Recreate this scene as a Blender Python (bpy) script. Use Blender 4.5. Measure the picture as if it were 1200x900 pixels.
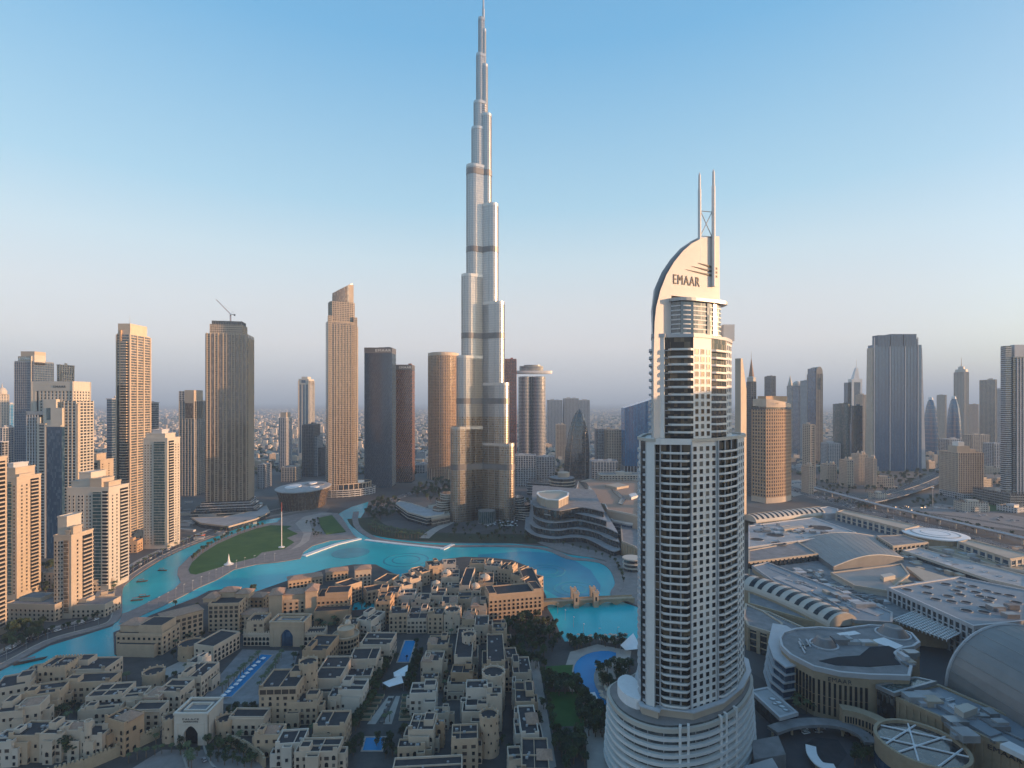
import bpy, math, random
from mathutils import Vector, Matrix
sc = bpy.context.scene
for o in list(bpy.data.objects): bpy.data.objects.remove(o)
R = math.radians
rnd = random.Random(7)
# ------------------------------------------------------------------ camera, sky, sun, exposure
F, H, VH = 620.0, 190.0, 470.0          # focal length in photo pixels, eye height in metres, horizon row
cam = bpy.data.cameras.new('camera'); camo = bpy.data.objects.new('camera', cam)
sc.collection.objects.link(camo); sc.camera = camo
camo.location = (0, 0, H); camo.rotation_euler = (R(90), 0, 0)
cam.sensor_width = 36.0; cam.lens = 36.0 * F / 1200.0
cam.shift_y = 20.0 / 1200.0
cam.clip_start = 1.0; cam.clip_end = 90000.0
SUN_EL, SUN_AZ = 7.5, 96.0             # degrees; azimuth clockwise from +Y (view direction)
w = bpy.data.worlds.new('World'); sc.world = w; w.use_nodes = True
nt = w.node_tree; bg = nt.nodes['Background']
sky = nt.nodes.new('ShaderNodeTexSky'); sky.sky_type = 'NISHITA'; sky.sun_disc = False
sky.sun_elevation = R(SUN_EL); sky.sun_rotation = R(SUN_AZ)
sky.altitude = 150; sky.air_density = 1.0; sky.dust_density = 1.2; sky.ozone_density = 1.6
nt.links.new(sky.outputs[0], bg.inputs[0]); bg.inputs[1].default_value = 0.15
# evening tint of the sky by elevation, mixed over the Sky Texture
geo = nt.nodes.new('ShaderNodeTexCoord'); sep = nt.nodes.new('ShaderNodeSeparateXYZ'); nt.links.new(geo.outputs['Generated'], sep.inputs[0])
rmp = nt.nodes.new('ShaderNodeValToRGB'); nt.links.new(sep.outputs['Z'], rmp.inputs[0])
SKYC = [(0.0, (.46, .54, .70)), (.045, (.66, .66, .78)), (.10, (.88, .81, .84)), (.17, (.84, .84, .86)), (.25, (.70, .85, .92)), (.34, (.45, .74, .92)), (.56, (.16, .50, .84)), (1.0, (.07, .26, .58))]
while len(rmp.color_ramp.elements) < len(SKYC): rmp.color_ramp.elements.new(.5)
for e, (p_, c_) in zip(rmp.color_ramp.elements, SKYC): e.position = p_; e.color = (*c_, 1)
sc_ = nt.nodes.new('ShaderNodeVectorMath'); sc_.operation = 'SCALE'; sc_.inputs['Scale'].default_value = 1 / 0.15 / 2 ** 1.25
nt.links.new(rmp.outputs[0], sc_.inputs[0])
mxs = nt.nodes.new('ShaderNodeMix'); mxs.data_type = 'RGBA'; mxs.inputs[0].default_value = 0.8
nt.links.new(sky.outputs[0], mxs.inputs[6]); nt.links.new(sc_.outputs[0], mxs.inputs[7]); nt.links.new(mxs.outputs[2], bg.inputs[0])
# towards the low sun the plain Sky Texture takes over (golden sky behind the viewer's right shoulder)
dp = nt.nodes.new('ShaderNodeVectorMath'); dp.operation = 'DOT_PRODUCT'; nt.links.new(geo.outputs['Generated'], dp.inputs[0])
dp.inputs[1].default_value = (math.sin(R(SUN_AZ)), math.cos(R(SUN_AZ)), 0.08)
fm = nt.nodes.new('ShaderNodeMapRange'); fm.interpolation_type = 'SMOOTHSTEP'
for i_, v_ in ((1, 0.35), (2, 0.98), (3, 0.8), (4, 0.15)): fm.inputs[i_].default_value = v_
nt.links.new(dp.outputs['Value'], fm.inputs[0]); nt.links.new(fm.outputs[0], mxs.inputs[0])
sun = bpy.data.lights.new('sun', 'SUN'); suno = bpy.data.objects.new('sun', sun)
sc.collection.objects.link(suno)
sun.energy = 5.0; sun.angle = R(0.6); sun.color = (1.0, 0.57, 0.29)
az, el = R(SUN_AZ), R(SUN_EL)
tosun = Vector((math.sin(az) * math.cos(el), math.cos(az) * math.cos(el), math.sin(el)))
suno.rotation_euler = tosun.to_track_quat('Z', 'Y').to_euler()
vs = sc.view_settings
vs.view_transform = 'Standard'; vs.look = 'None'; vs.gamma = 1.0; vs.use_curve_mapping = False
vs.exposure = 1.25
sc.render.engine = 'CYCLES'
HAZE = 0.000105

# ------------------------------------------------------------------ helpers
def Dof(v, z=0.0): return F * (H - z) / (v - VH)
def P(u, v, z=0.0):
    d = Dof(v, z); return ((u - 600.0) * d / F, d, z)
def Zat(v, d): return H - (v - VH) * d / F
def Xat(u, d): return (u - 600.0) * d / F

C = sc.collection
class MB:
    def __init__(s): s.v = []; s.f = []; s.m = []
    def face(s, pts, mi=0):
        n = len(s.v); s.v.extend(pts); s.f.append(tuple(range(n, n + len(pts)))); s.m.append(mi)
    def prism(s, pts, z0, z1, mi=0, top=True, bot=False, mt=None):
        n = len(s.v); k = len(pts)
        s.v.extend((p[0], p[1], z0) for p in pts); s.v.extend((p[0], p[1], z1) for p in pts)
        for i in range(k):
            j = (i + 1) % k; s.f.append((n + i, n + j, n + k + j, n + k + i)); s.m.append(mi)
        if top: s.f.append(tuple(range(n + k, n + 2 * k))); s.m.append(mi if mt is None else mt)
        if bot: s.f.append(tuple(range(n + k - 1, n - 1, -1))); s.m.append(mi)
    def loft(s, rings, mi=0, cap=True, closed=True):
        n = len(s.v); k = len(rings[0])
        for r in rings: s.v.extend(r)
        for a in range(len(rings) - 1):
            for i in range(k if closed else k - 1):
                j = (i + 1) % k
                s.f.append((n + a * k + i, n + a * k + j, n + (a + 1) * k + j, n + (a + 1) * k + i)); s.m.append(mi)
        if cap: s.f.append(tuple(range(n + (len(rings) - 1) * k, n + len(rings) * k))); s.m.append(mi)
    def box(s, x0, x1, y0, y1, z0, z1, mi=0, bot=True):
        s.prism([(x0, y0), (x1, y0), (x1, y1), (x0, y1)], z0, z1, mi, True, bot)
    def ring(s, outer, inner, z0, z1, mi=0):
        n = len(s.v); k = len(outer)
        for pts, z in ((outer, z0), (outer, z1), (inner, z1), (inner, z0)): s.v.extend((p[0], p[1], z) for p in pts)
        for a in range(4):
            b = (a + 1) % 4
            for i in range(k):
                j = (i + 1) % k; s.f.append((n + a * k + i, n + a * k + j, n + b * k + j, n + b * k + i)); s.m.append(mi)
    def obox(s, p, t, nn, s0, s1, d0, d1, z0, z1, mi=0):
        q = [(p[0] + t[0] * a + nn[0] * b, p[1] + t[1] * a + nn[1] * b) for a, b in ((s0, d1), (s1, d1), (s1, d0), (s0, d0))]
        s.prism(q, z0, z1, mi, True, True)
    def tube(s, a, b, r0, r1=None, n=8, mi=0, cap=True):
        r1 = r0 if r1 is None else r1
        a = Vector(a); b = Vector(b); d = (b - a).normalized()
        x = d.orthogonal().normalized(); y = d.cross(x)
        rings = [[tuple(c + (x * math.cos(2 * math.pi * i / n) + y * math.sin(2 * math.pi * i / n)) * r) for i in range(n)] for c, r in ((a, r0), (b, r1))]
        s.loft(rings, mi, cap)
    def lathe(s, prof, n=24, cx=0, cy=0, mi=0, cap=True, sx=1, sy=1):
        s.loft([[(cx + r * sx * math.cos(2 * math.pi * i / n), cy + r * sy * math.sin(2 * math.pi * i / n), z) for i in range(n)] for r, z in prof], mi, cap)
    def mesh(s, name, mats, smooth=False):
        me = bpy.data.meshes.new(name); me.from_pydata([tuple(p) for p in s.v], [], s.f); 
        for m in (mats if isinstance(mats, (list, tuple)) else [mats]): me.materials.append(m)
        me.polygons.foreach_set('material_index', s.m)
        if smooth: me.polygons.foreach_set('use_smooth', [True] * len(s.f))
        me.update(); return me
def part(name, mb, mats, parent=None, label=None, smooth=False, loc=None, rz=0, kind=None):
    me = mb if isinstance(mb, bpy.types.Mesh) else mb.mesh(name, mats, smooth)
    o = bpy.data.objects.new(name, me); C.objects.link(o)
    if parent: o.parent = parent
    if loc: o.location = loc
    if rz: o.rotation_euler = (0, 0, rz)
    if label: o['label'] = label
    if kind: o['kind'] = kind
    return o
def thing(name, label, cat, loc=(0, 0, 0), rz=0, group=None):
    o = bpy.data.objects.new(name, None); C.objects.link(o); o.empty_display_size = 1
    o.location = loc; o.rotation_euler = (0, 0, rz); o['label'] = label; o['category'] = cat
    if group: o['group'] = group
    return o
def tag(o, label, cat, group=None):
    o['label'] = label; o['category'] = cat
    if group: o['group'] = group
    return o
def struct(name, mb, mat, loc=None, smooth=False):
    o = part(name, mb, mat, loc=loc, smooth=smooth); o['kind'] = 'structure'; return o
def copy_tree(o, parent=None):
    c = o.copy(); C.objects.link(c); c.parent = parent
    for ch in o.children: copy_tree(ch, c)
    return c

# ------------------------------------------------------------------ materials
def mat(name, col, rough=0.7, metal=0.0, var=0.15, scale=0.15, ior=1.45, bump=0.0, col2=None, detail=4.0):
    m = bpy.data.materials.new(name); m.use_nodes = True; t = m.node_tree; b = t.nodes['Principled BSDF']
    b.inputs['Roughness'].default_value = rough; b.inputs['Metallic'].default_value = metal; b.inputs['IOR'].default_value = ior
    tc = t.nodes.new('ShaderNodeTexCoord'); nz = t.nodes.new('ShaderNodeTexNoise')
    nz.inputs['Scale'].default_value = scale; nz.inputs['Detail'].default_value = detail; nz.inputs['Roughness'].default_value = 0.65
    t.links.new(tc.outputs['Object'], nz.inputs['Vector'])
    mr = t.nodes.new('ShaderNodeMapRange'); mr.inputs[1].default_value = 0.3; mr.inputs[2].default_value = 0.7
    t.links.new(nz.outputs['Fac'], mr.inputs[0])
    mx = t.nodes.new('ShaderNodeMix'); mx.data_type = 'RGBA'
    a = [c * (1 - var) for c in col]; c2 = [min(1, c * (1 + var)) for c in (col2 or col)]
    mx.inputs[6].default_value = (*a, 1); mx.inputs[7].default_value = (*c2, 1)
    t.links.new(mr.outputs[0], mx.inputs[0]); t.links.new(mx.outputs[2], b.inputs['Base Color'])
    if bump:
        bp = t.nodes.new('ShaderNodeBump'); bp.inputs['Strength'].default_value = bump; bp.inputs['Distance'].default_value = 0.3
        t.links.new(nz.outputs['Fac'], bp.inputs['Height']); t.links.new(bp.outputs[0], b.inputs['Normal'])
    return m
def glazing(name, col, light, cell=(1.6, 1.6, 3.6), share=0.25, rough=0.08, ior=1.9, metal=0.0):
    """curtain-wall glass: each pane a little different (blinds drawn, lights off)"""
    m = bpy.data.materials.new(name); m.use_nodes = True; t = m.node_tree; b = t.nodes['Principled BSDF']
    b.inputs['IOR'].default_value = ior; b.inputs['Metallic'].default_value = metal
    tc = t.nodes.new('ShaderNodeTexCoord'); sn = t.nodes.new('ShaderNodeVectorMath'); sn.operation = 'SNAP'
    ad = t.nodes.new('ShaderNodeVectorMath'); ad.operation = 'ADD'; ad.inputs[1].default_value = (500.33, 500.47, 0.11)
    t.links.new(tc.outputs['Object'], ad.inputs[0]); t.links.new(ad.outputs[0], sn.inputs[0]); sn.inputs[1].default_value = cell
    wn = t.nodes.new('ShaderNodeTexWhiteNoise'); wn.noise_dimensions = '3D'; t.links.new(sn.outputs[0], wn.inputs['Vector'])
    rp = t.nodes.new('ShaderNodeMapRange'); rp.inputs[1].default_value = 1 - share * 1.6; rp.inputs[2].default_value = 1.0
    t.links.new(wn.outputs['Value'], rp.inputs[0])
    mx = t.nodes.new('ShaderNodeMix'); mx.data_type = 'RGBA'
    mx.inputs[6].default_value = (*col, 1); mx.inputs[7].default_value = (*light, 1)
    t.links.new(rp.outputs[0], mx.inputs[0]); t.links.new(mx.outputs[2], b.inputs['Base Color'])
    rr = t.nodes.new('ShaderNodeMapRange'); rr.inputs[3].default_value = rough; rr.inputs[4].default_value = rough + 0.12
    t.links.new(wn.outputs['Value'], rr.inputs[0]); t.links.new(rr.outputs[0], b.inputs['Roughness'])
    return m
M = {}
M['plaster'] = mat('sand_plaster', (0.47, 0.35, 0.245), 0.85, var=0.12, scale=0.12)
M['plaster2'] = mat('pale_plaster', (0.53, 0.43, 0.335), 0.85, var=0.1, scale=0.12)
M['plaster3'] = mat('ochre_plaster', (0.44, 0.295, 0.185), 0.85, var=0.12, scale=0.12)
M['plaster4'] = mat('white_plaster', (0.55, 0.49, 0.42), 0.8, var=0.08, scale=0.12)
M['stone'] = mat('beige_stone', (0.36, 0.285, 0.195), 0.8, var=0.12, scale=0.3)
M['cream'] = mat('cream_cladding', (0.43, 0.36, 0.285), 0.7, var=0.08, scale=0.05)
M['cream2'] = mat('pale_cladding', (0.48, 0.445, 0.39), 0.6, var=0.07, scale=0.05)
M['white'] = mat('white_panel', (0.68, 0.67, 0.65), 0.5, var=0.05, scale=0.1)
M['panel'] = mat('pale_grey_panel', (0.44, 0.45, 0.47), 0.45, var=0.08, scale=0.1)
M['roof'] = mat('dark_roof_felt', (0.034, 0.035, 0.04), 0.9, var=0.3, scale=0.25)
M['roof2'] = mat('grey_roof', (0.20, 0.20, 0.205), 0.8, var=0.25, scale=0.12)
M['roofpale'] = mat('pale_roof_membrane', (0.33, 0.34, 0.35), 0.6, var=0.2, scale=0.08)
M['rooftile'] = mat('clay_tile', (0.33, 0.22, 0.16), 0.85, var=0.2, scale=0.8)
M['dark'] = mat('dark_window_glass', (0.014, 0.016, 0.02), 0.25, var=0.4, scale=0.4, ior=1.4)
M['curtain'] = mat('curtained_window', (0.13, 0.12, 0.105), 0.5, var=0.4, scale=0.5)
M['pond'] = mat('dark_roof_pond', (0.006, 0.014, 0.024), 0.5, var=0.2, ior=1.15)
M['timber'] = mat('dark_timber', (0.07, 0.05, 0.04), 0.7, var=0.3, scale=0.5)
M['metal'] = mat('grey_metal', (0.35, 0.36, 0.37), 0.4, 0.6, var=0.1)
M['steel'] = mat('brushed_steel', (0.50, 0.49, 0.48), 0.36, 0.92, var=0.06, scale=0.03)
M['steeld'] = mat('dark_louvre_steel', (0.20, 0.19, 0.19), 0.45, 0.6, var=0.1)
M['asphalt'] = mat('asphalt', (0.055, 0.055, 0.06), 0.85, var=0.25, scale=0.06)
M['paving'] = mat('grey_paving', (0.22, 0.20, 0.19), 0.85, var=0.2, scale=0.12)
M['palepaving'] = mat('pale_paving', (0.34, 0.31, 0.28), 0.85, var=0.15, scale=0.1)
M['kerb'] = mat('kerb_stone', (0.36, 0.34, 0.31), 0.8)
M['paint'] = mat('white_paint', (0.72, 0.72, 0.70), 0.6, var=0.06)
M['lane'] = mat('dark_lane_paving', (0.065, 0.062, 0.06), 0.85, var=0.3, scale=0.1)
M['terrace'] = mat('grey_terrace', (0.30, 0.30, 0.31), 0.6, var=0.12, scale=0.1)
M['slate'] = mat('blue_slate_panel', (0.035, 0.06, 0.10), 0.5, var=0.1)
M['rust'] = mat('rust_panel', (0.26, 0.13, 0.085), 0.55, var=0.12)
M['lawn'] = mat('lawn', (0.018, 0.092, 0.014), 0.95, var=0.2, scale=0.045, col2=(0.04, 0.10, 0.02), detail=7)
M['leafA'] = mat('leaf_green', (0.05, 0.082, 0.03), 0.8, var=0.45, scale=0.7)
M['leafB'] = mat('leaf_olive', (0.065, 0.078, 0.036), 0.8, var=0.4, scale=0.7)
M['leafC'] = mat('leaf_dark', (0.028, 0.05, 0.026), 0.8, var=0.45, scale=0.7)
M['palm'] = mat('palm_frond', (0.06, 0.085, 0.035), 0.7, var=0.35, scale=0.8)
M['bark'] = mat('bark', (0.14, 0.10, 0.07), 0.9, var=0.2, scale=2.0)
M['red'] = mat('red_primer', (0.36, 0.09, 0.06), 0.6, var=0.1)
M['letter'] = mat('dark_letter', (0.05, 0.045, 0.045), 0.5, var=0.05)
M['letterw'] = mat('white_letter', (0.82, 0.82, 0.80), 0.4, var=0.03)
M['canvas'] = mat('white_canvas', (0.72, 0.73, 0.74), 0.6, var=0.06, scale=0.3)
M['bluegrey'] = mat('blue_grey_metal_roof', (0.20, 0.235, 0.27), 0.5, 0.1, var=0.15, scale=0.06)
M['greyzinc'] = mat('grey_zinc_roof', (0.22, 0.22, 0.22), 0.45, 0.2, var=0.12, scale=0.05)
M['carw'] = mat('white_car_paint', (0.75, 0.75, 0.75), 0.25, var=0.02)
M['card'] = mat('dark_car_paint', (0.05, 0.05, 0.06), 0.25, var=0.02)
M['carr'] = mat('silver_car_paint', (0.4, 0.4, 0.42), 0.25, 0.4, var=0.02)
M['tyre'] = mat('tyre_rubber', (0.02, 0.02, 0.02), 0.8)
M['gblue'] = glazing('blue_curtain_glass', (0.018, 0.05, 0.10), (0.06, 0.11, 0.17), share=0.3)
M['gbright'] = glazing('bright_blue_glass', (0.004, 0.15, 0.36), (0.02, 0.26, 0.5), share=0.3, ior=2.2)
M['gdark'] = glazing('dark_curtain_glass', (0.02, 0.025, 0.03), (0.09, 0.09, 0.09), share=0.25)
M['gbronze'] = glazing('bronze_curtain_glass', (0.10, 0.075, 0.055), (0.22, 0.17, 0.13), share=0.35, ior=2.0)
M['ggrey'] = glazing('grey_curtain_glass', (0.06, 0.075, 0.09), (0.20, 0.20, 0.20), share=0.35, ior=1.9)
M['gteal'] = glazing('teal_curtain_glass', (0.03, 0.075, 0.08), (0.12, 0.15, 0.15), share=0.3)
M['gslab'] = glazing('deep_blue_glass', (0.025, 0.085, 0.17), (0.05, 0.13, 0.23), share=0.3)
M['gwarmtint'] = glazing('warm_reflection_tint_glass', (0.32, 0.25, 0.18), (0.38, 0.31, 0.24), cell=(1.4, 1.4, 3.7), share=0.4, rough=0.26, ior=2.2, metal=0.7)  # golden reflection put into the base colour of the supertall's lower glass
M['gsteel'] = glazing('silver_reflective_glass', (0.35, 0.355, 0.37), (0.42, 0.415, 0.41), cell=(1.4, 1.4, 3.7), share=0.5, rough=0.28, ior=2.2, metal=0.85)

def water_mat(name, col, col2, scale):
    m = mat(name, col, 0.12, var=0.06, scale=0.012, ior=1.33, col2=col2)
    t = m.node_tree; b = t.nodes['Principled BSDF']; b.inputs['Roughness'].default_value = 0.22; b.inputs['Specular IOR Level'].default_value = 0.25
    tc = t.nodes.new('ShaderNodeTexCoord'); nz = t.nodes.new('ShaderNodeTexNoise'); nz.inputs['Scale'].default_value = scale; nz.inputs['Detail'].default_value = 3
    t.links.new(tc.outputs['Object'], nz.inputs['Vector'])
    bp = t.nodes.new('ShaderNodeBump'); bp.inputs['Strength'].default_value = 0.6; bp.inputs['Distance'].default_value = 0.3
    t.links.new(nz.outputs['Fac'], bp.inputs['Height']); t.links.new(bp.outputs[0], b.inputs['Normal'])
    return m
M['lake'] = water_mat('turquoise_lake_water', (0.002, 0.35, 0.41), (0.004, 0.43, 0.49), 0.6)
M['pool'] = water_mat('blue_pool_water', (0.004, 0.17, 0.40), (0.008, 0.25, 0.52), 1.2)
M['seabed'] = mat('submerged_ring', (0.008, 0.26, 0.34), 0.25, var=0.15, scale=0.05, ior=1.33)

def ground_mat():
    m = bpy.data.materials.new('city_ground'); m.use_nodes = True; t = m.node_tree; b = t.nodes['Principled BSDF']
    b.inputs['Roughness'].default_value = 0.9
    tc = t.nodes.new('ShaderNodeTexCoord')
    vo = t.nodes.new('ShaderNodeTexVoronoi'); vo.inputs['Scale'].default_value = 0.012
    nz = t.nodes.new('ShaderNodeTexNoise'); nz.inputs['Scale'].default_value = 0.004; nz.inputs['Detail'].default_value = 8
    t.links.new(tc.outputs['Object'], vo.inputs['Vector']); t.links.new(tc.outputs['Object'], nz.inputs['Vector'])
    r1 = t.nodes.new('ShaderNodeValToRGB'); e = r1.color_ramp.elements
    e[0].color = (0.06, 0.062, 0.068, 1); e[1].color = (0.20, 0.185, 0.165, 1); e[0].position = 0.35; e[1].position = 0.7
    t.links.new(nz.outputs['Fac'], r1.inputs[0])
    mx = t.nodes.new('ShaderNodeMix'); mx.data_type = 'RGBA'; mx.blend_type = 'MULTIPLY'; mx.inputs[0].default_value = 0.45
    t.links.new(r1.outputs[0], mx.inputs[6]); t.links.new(vo.outputs['Color'], mx.inputs[7])
    bw = t.nodes.new('ShaderNodeRGBToBW'); t.links.new(vo.outputs['Color'], bw.inputs[0]); t.links.new(bw.outputs[0], mx.inputs[7])
    t.links.new(mx.outputs[2], b.inputs['Base Color'])
    return m
M['ground'] = ground_mat()

# ------------------------------------------------------------------ facade toolkit
def edges(poly):
    k = len(poly)
    for i in range(k):
        p, q = poly[i], poly[(i + 1) % k]; dx, dy = q[0] - p[0], q[1] - p[1]; L = math.hypot(dx, dy)
        if L > 1e-6: yield i, p, (dx / L, dy / L), (dy / L, -dx / L), L
def rect(w, d, y0=0.0, cx=0.0): return [(cx - w / 2, y0), (cx + w / 2, y0), (cx + w / 2, y0 + d), (cx - w / 2, y0 + d)]
def offset(poly, d):
    out = []; k = len(poly)
    for i in range(k):
        a, b, c = Vector(poly[i - 1][:2]), Vector(poly[i][:2]), Vector(poly[(i + 1) % k][:2])
        e1 = (b - a).normalized(); e2 = (c - b).normalized()
        n1 = Vector((e1.y, -e1.x)); n2 = Vector((e2.y, -e2.x)); n = (n1 + n2)
        den = 1 + n1.dot(n2); n = n / max(den, 0.25); out.append((b.x + n.x * d, b.y + n.y * d))
    return out
def ell(rx, ry, n=28, cx=0, cy=0, a0=0): return [(cx + rx * math.cos(2 * math.pi * i / n + a0), cy + ry * math.sin(2 * math.pi * i / n + a0)) for i in range(n)]
def bands(mb, poly, z0, z1, fh, bh, d=0.45, mi=0, inset=0.3):
    o, i = offset(poly, d), offset(poly, -inset); z = z0
    while z + bh <= z1 + 0.01: mb.ring(o, i, z, z + bh, mi); z += fh
def piers(mb, poly, z0, z1, sp, pw, d=0.6, mi=0, only=None, ends=True):
    for i, p, t, n, L in edges(poly):
        if only is not None and i not in only: continue
        k = max(1, round(L / sp)); s = L / k
        for j in range(0 if ends else 1, k + (1 if ends else 0)):
            c = j * s; mb.obox(p, t, n, c - pw / 2, c + pw / 2, -0.2, d, z0, z1, mi)
def text_mesh(s, size, depth, mat_, align='CENTER', shear=0.0):
    cu = bpy.data.curves.new('lettering', 'FONT'); cu.body = s; cu.size = size; cu.extrude = depth / 2; cu.align_x = align; cu.shear = shear; cu.space_character = 1.14
    o = bpy.data.objects.new('lettering', cu); C.objects.link(o)
    me = bpy.data.meshes.new_from_object(o.evaluated_get(bpy.context.evaluated_depsgraph_get()))
    bpy.data.objects.remove(o); bpy.data.curves.remove(cu); me.name = 'lettering'
    me.materials.clear(); me.materials.append(mat_); return me
def sign(s, size, depth, mat_, parent, loc, rz=0, width=None, name='sign_lettering', shear=0.0, bold=1.0):
    me = text_mesh(s, size, depth, mat_, shear=shear)
    me.transform(Matrix.Rotation(R(90), 4, 'X'))
    o = part(name, me, None, parent, loc=loc, rz=rz)
    if width:
        xs = [v.co.x for v in me.vertices]; wd = max(xs) - min(xs)
        me.transform(Matrix.Diagonal((width / wd, 1, 1, 1)))
    return o
WC = {}
def win_mesh(kind, ww, hh, frame, pane):
    k = (kind, round(ww, 2), round(hh, 2), frame.name, pane.name)
    if k in WC: return WC[k]
    mb = MB()
    if kind == 'arch':
        n = 7; r = ww / 2; zc = hh - r
        arc = [(r * math.cos(math.pi * i / (n - 1)), zc + r * math.sin(math.pi * i / (n - 1))) for i in range(n)]
        out = [(-r, 0), (r, 0)] + arc[0:]
        mb.face([(x, -0.05, z) for x, z in out], 1)
        ro = r + 0.22
        arco = [(ro * math.cos(math.pi * i / (n - 1)), zc + ro * math.sin(math.pi * i / (n - 1))) for i in range(n)]
        a = [(r, 0)] + arc + [(-r, 0)]; b = [(ro, 0)] + arco + [(-ro, 0)]
        for i in range(len(a) - 1):
            (ax, az_), (bx, bz) = a[i], a[i + 1]; (cx, cz), (dx, dz) = b[i], b[i + 1]
            mb.face([(ax, -0.18, az_), (cx, -0.18, cz), (dx, -0.18, dz), (bx, -0.18, bz)], 0)
            mb.face([(ax, -0.18, az_), (bx, -0.18, bz), (bx, 0, bz), (ax, 0, az_)], 0)
            mb.face([(cx, -0.18, cz), (cx, 0, cz), (dx, 0, dz), (dx, -0.18, dz)], 0)
    else:
        x = ww / 2; e = 0.14
        mb.face([(-x, -0.05, 0), (x, -0.05, 0), (x, -0.05, hh), (-x, -0.05, hh)], 1)
        mb.box(-x - e, -x, -0.16, 0.0, -e, hh + e, 0); mb.box(x, x + e, -0.16, 0.0, -e, hh + e, 0)
        mb.box(-x, x, -0.16, 0.0, hh, hh + e, 0); mb.box(-x - e, x + e, -0.30, -0.002, -e - 0.12, -e, 0)
    me = mb.mesh('window', [frame, pane]); WC[k] = me; return me
class Wins:
    """collects the windows of one thing: the 100 nearest are parts, the rest one part"""
    def __init__(s): s.l = []
    def add(s, p, n, me): s.l.append((p, n, me))
    def build(s, parent, name='window', limit=100):
        M4 = Matrix.Translation(parent.location) @ Matrix.Rotation(parent.rotation_euler[2], 4, 'Z')
        def key(e):
            q = M4 @ Vector(e[0]); return (q - Vector((0, 0, H))).length
        L = sorted(s.l, key=key)
        for p, n, me in L[:limit]:
            o = bpy.data.objects.new(name, me); C.objects.link(o); o.parent = parent
            o.location = p; o.rotation_euler = (0, 0, math.atan2(n[0], -n[1]))
        if L[limit:]:
            mb = MB(); mats = []
            for e_ in L[limit:]:
                for m_ in e_[2].materials:
                    if m_ not in mats: mats.append(m_)
            for p, n, me in L[limit:]:
                m4 = Matrix.Translation(p) @ Matrix.Rotation(math.atan2(n[0], -n[1]), 4, 'Z')
                base = len(mb.v); mb.v.extend(tuple(m4 @ v.co) for v in me.vertices)
                for pl in me.polygons: mb.f.append(tuple(base + i for i in pl.vertices)); mb.m.append(mats.index(me.materials[pl.material_index]))
            part(name, mb, mats, parent, kind='stuff')
def edge_windows(W, poly, ei, z0, floors, fh, sp, me, margin=0.8, skip=0.0, dn=0.0, cols=None):
    for i, p, t, n, L in edges(poly):
        if i not in ei: continue
        k = cols or max(1, int((L - 2 * margin) / sp)); s = (L - 2 * margin) / k
        for f in range(floors):
            for j in range(k):
                if rnd.random() < skip: continue
                c = margin + (j + 0.5) * s
                me_ = rnd.choice(me) if isinstance(me, list) else me
                W.add((p[0] + t[0] * c + n[0] * dn, p[1] + t[1] * c + n[1] * dn, z0 + f * fh), n, me_)

# ================================================================== SETTING
def PP(l, z=0.0): return [P(u, v, z) for u, v in l]
def ccw(p):
    a = sum(p[i][0] * p[(i + 1) % len(p)][1] - p[(i + 1) % len(p)][0] * p[i][1] for i in range(len(p)))
    return p if a > 0 else p[::-1]
def slab(name, px, z0, z1, mat_, kind=True):
    mb = MB(); mb.prism(ccw(PP(px)), z0, z1, 0); return struct(name, mb, mat_)
mb = MB(); mb.face([(-44000, -2500, 0), (44000, -2500, 0), (44000, 44000, 0), (-44000, 44000, 0)]); struct('ground', mb, M['ground'])
WATER = [(-60, 806), (0, 787), (58, 757), (107, 742), (132, 734), (140, 722), (141, 700), (143, 690), (150, 683), (162, 674), (188, 657), (217, 643),
 (245, 632), (277, 620), (307, 610), (325, 607), (396, 603), (402, 599), (412, 594), (432, 588), (430, 594), (426, 602), (421, 609), (424, 617), (432, 624), (445, 629),
 (470, 633), (500, 636), (530, 637), (600, 637), (640, 641), (665, 650), (690, 653), (705, 657), (717, 668), (722, 685), (716, 695), (722, 703),
 (748, 712), (768, 735), (768, 757), (735, 751), (690, 751), (662, 756), (640, 760), (300, 765), (165, 775), (100, 800), (-60, 860)]
slab('lake_water', WATER, -0.5, 0.06, M['lake'])
# darker fountain basin: deeper water, sheet just above
slab('fountain_basin_water', [(560, 650), (612, 646), (645, 648), (672, 656), (692, 668), (704, 686), (702, 704), (682, 706), (655, 700), (632, 688), (600, 672), (560, 660)], 0.055, 0.064, water_mat('deep_lake_water', (0.003, 0.21, 0.34), (0.005, 0.27, 0.40), 0.6))
# the old town and hotel land
LAND = [(-80, 840), (0, 801), (30, 786), (60, 776), (125, 772), (141, 771), (134, 767), (133, 742), (160, 730), (176, 722), (232, 700), (245, 693), (270, 690), (300, 694),
 (340, 680), (380, 668), (415, 662), (440, 662), (468, 676), (468, 688), (440, 700), (415, 707), (412, 716), (440, 714), (455, 700), (468, 688.5), (480, 676), (500, 663), (520, 656),
 (545, 653), (575, 654), (600, 657), (618, 664), (628, 676), (636, 690), (640, 700), (642, 714), (648, 724), (657, 744), (662, 753), (690, 749), (735, 749), (768, 757), (800, 960), (800, 1500), (-500, 1500)]
slab('old_town_ground', LAND, -0.2, 0.7, M['lane'])
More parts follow.
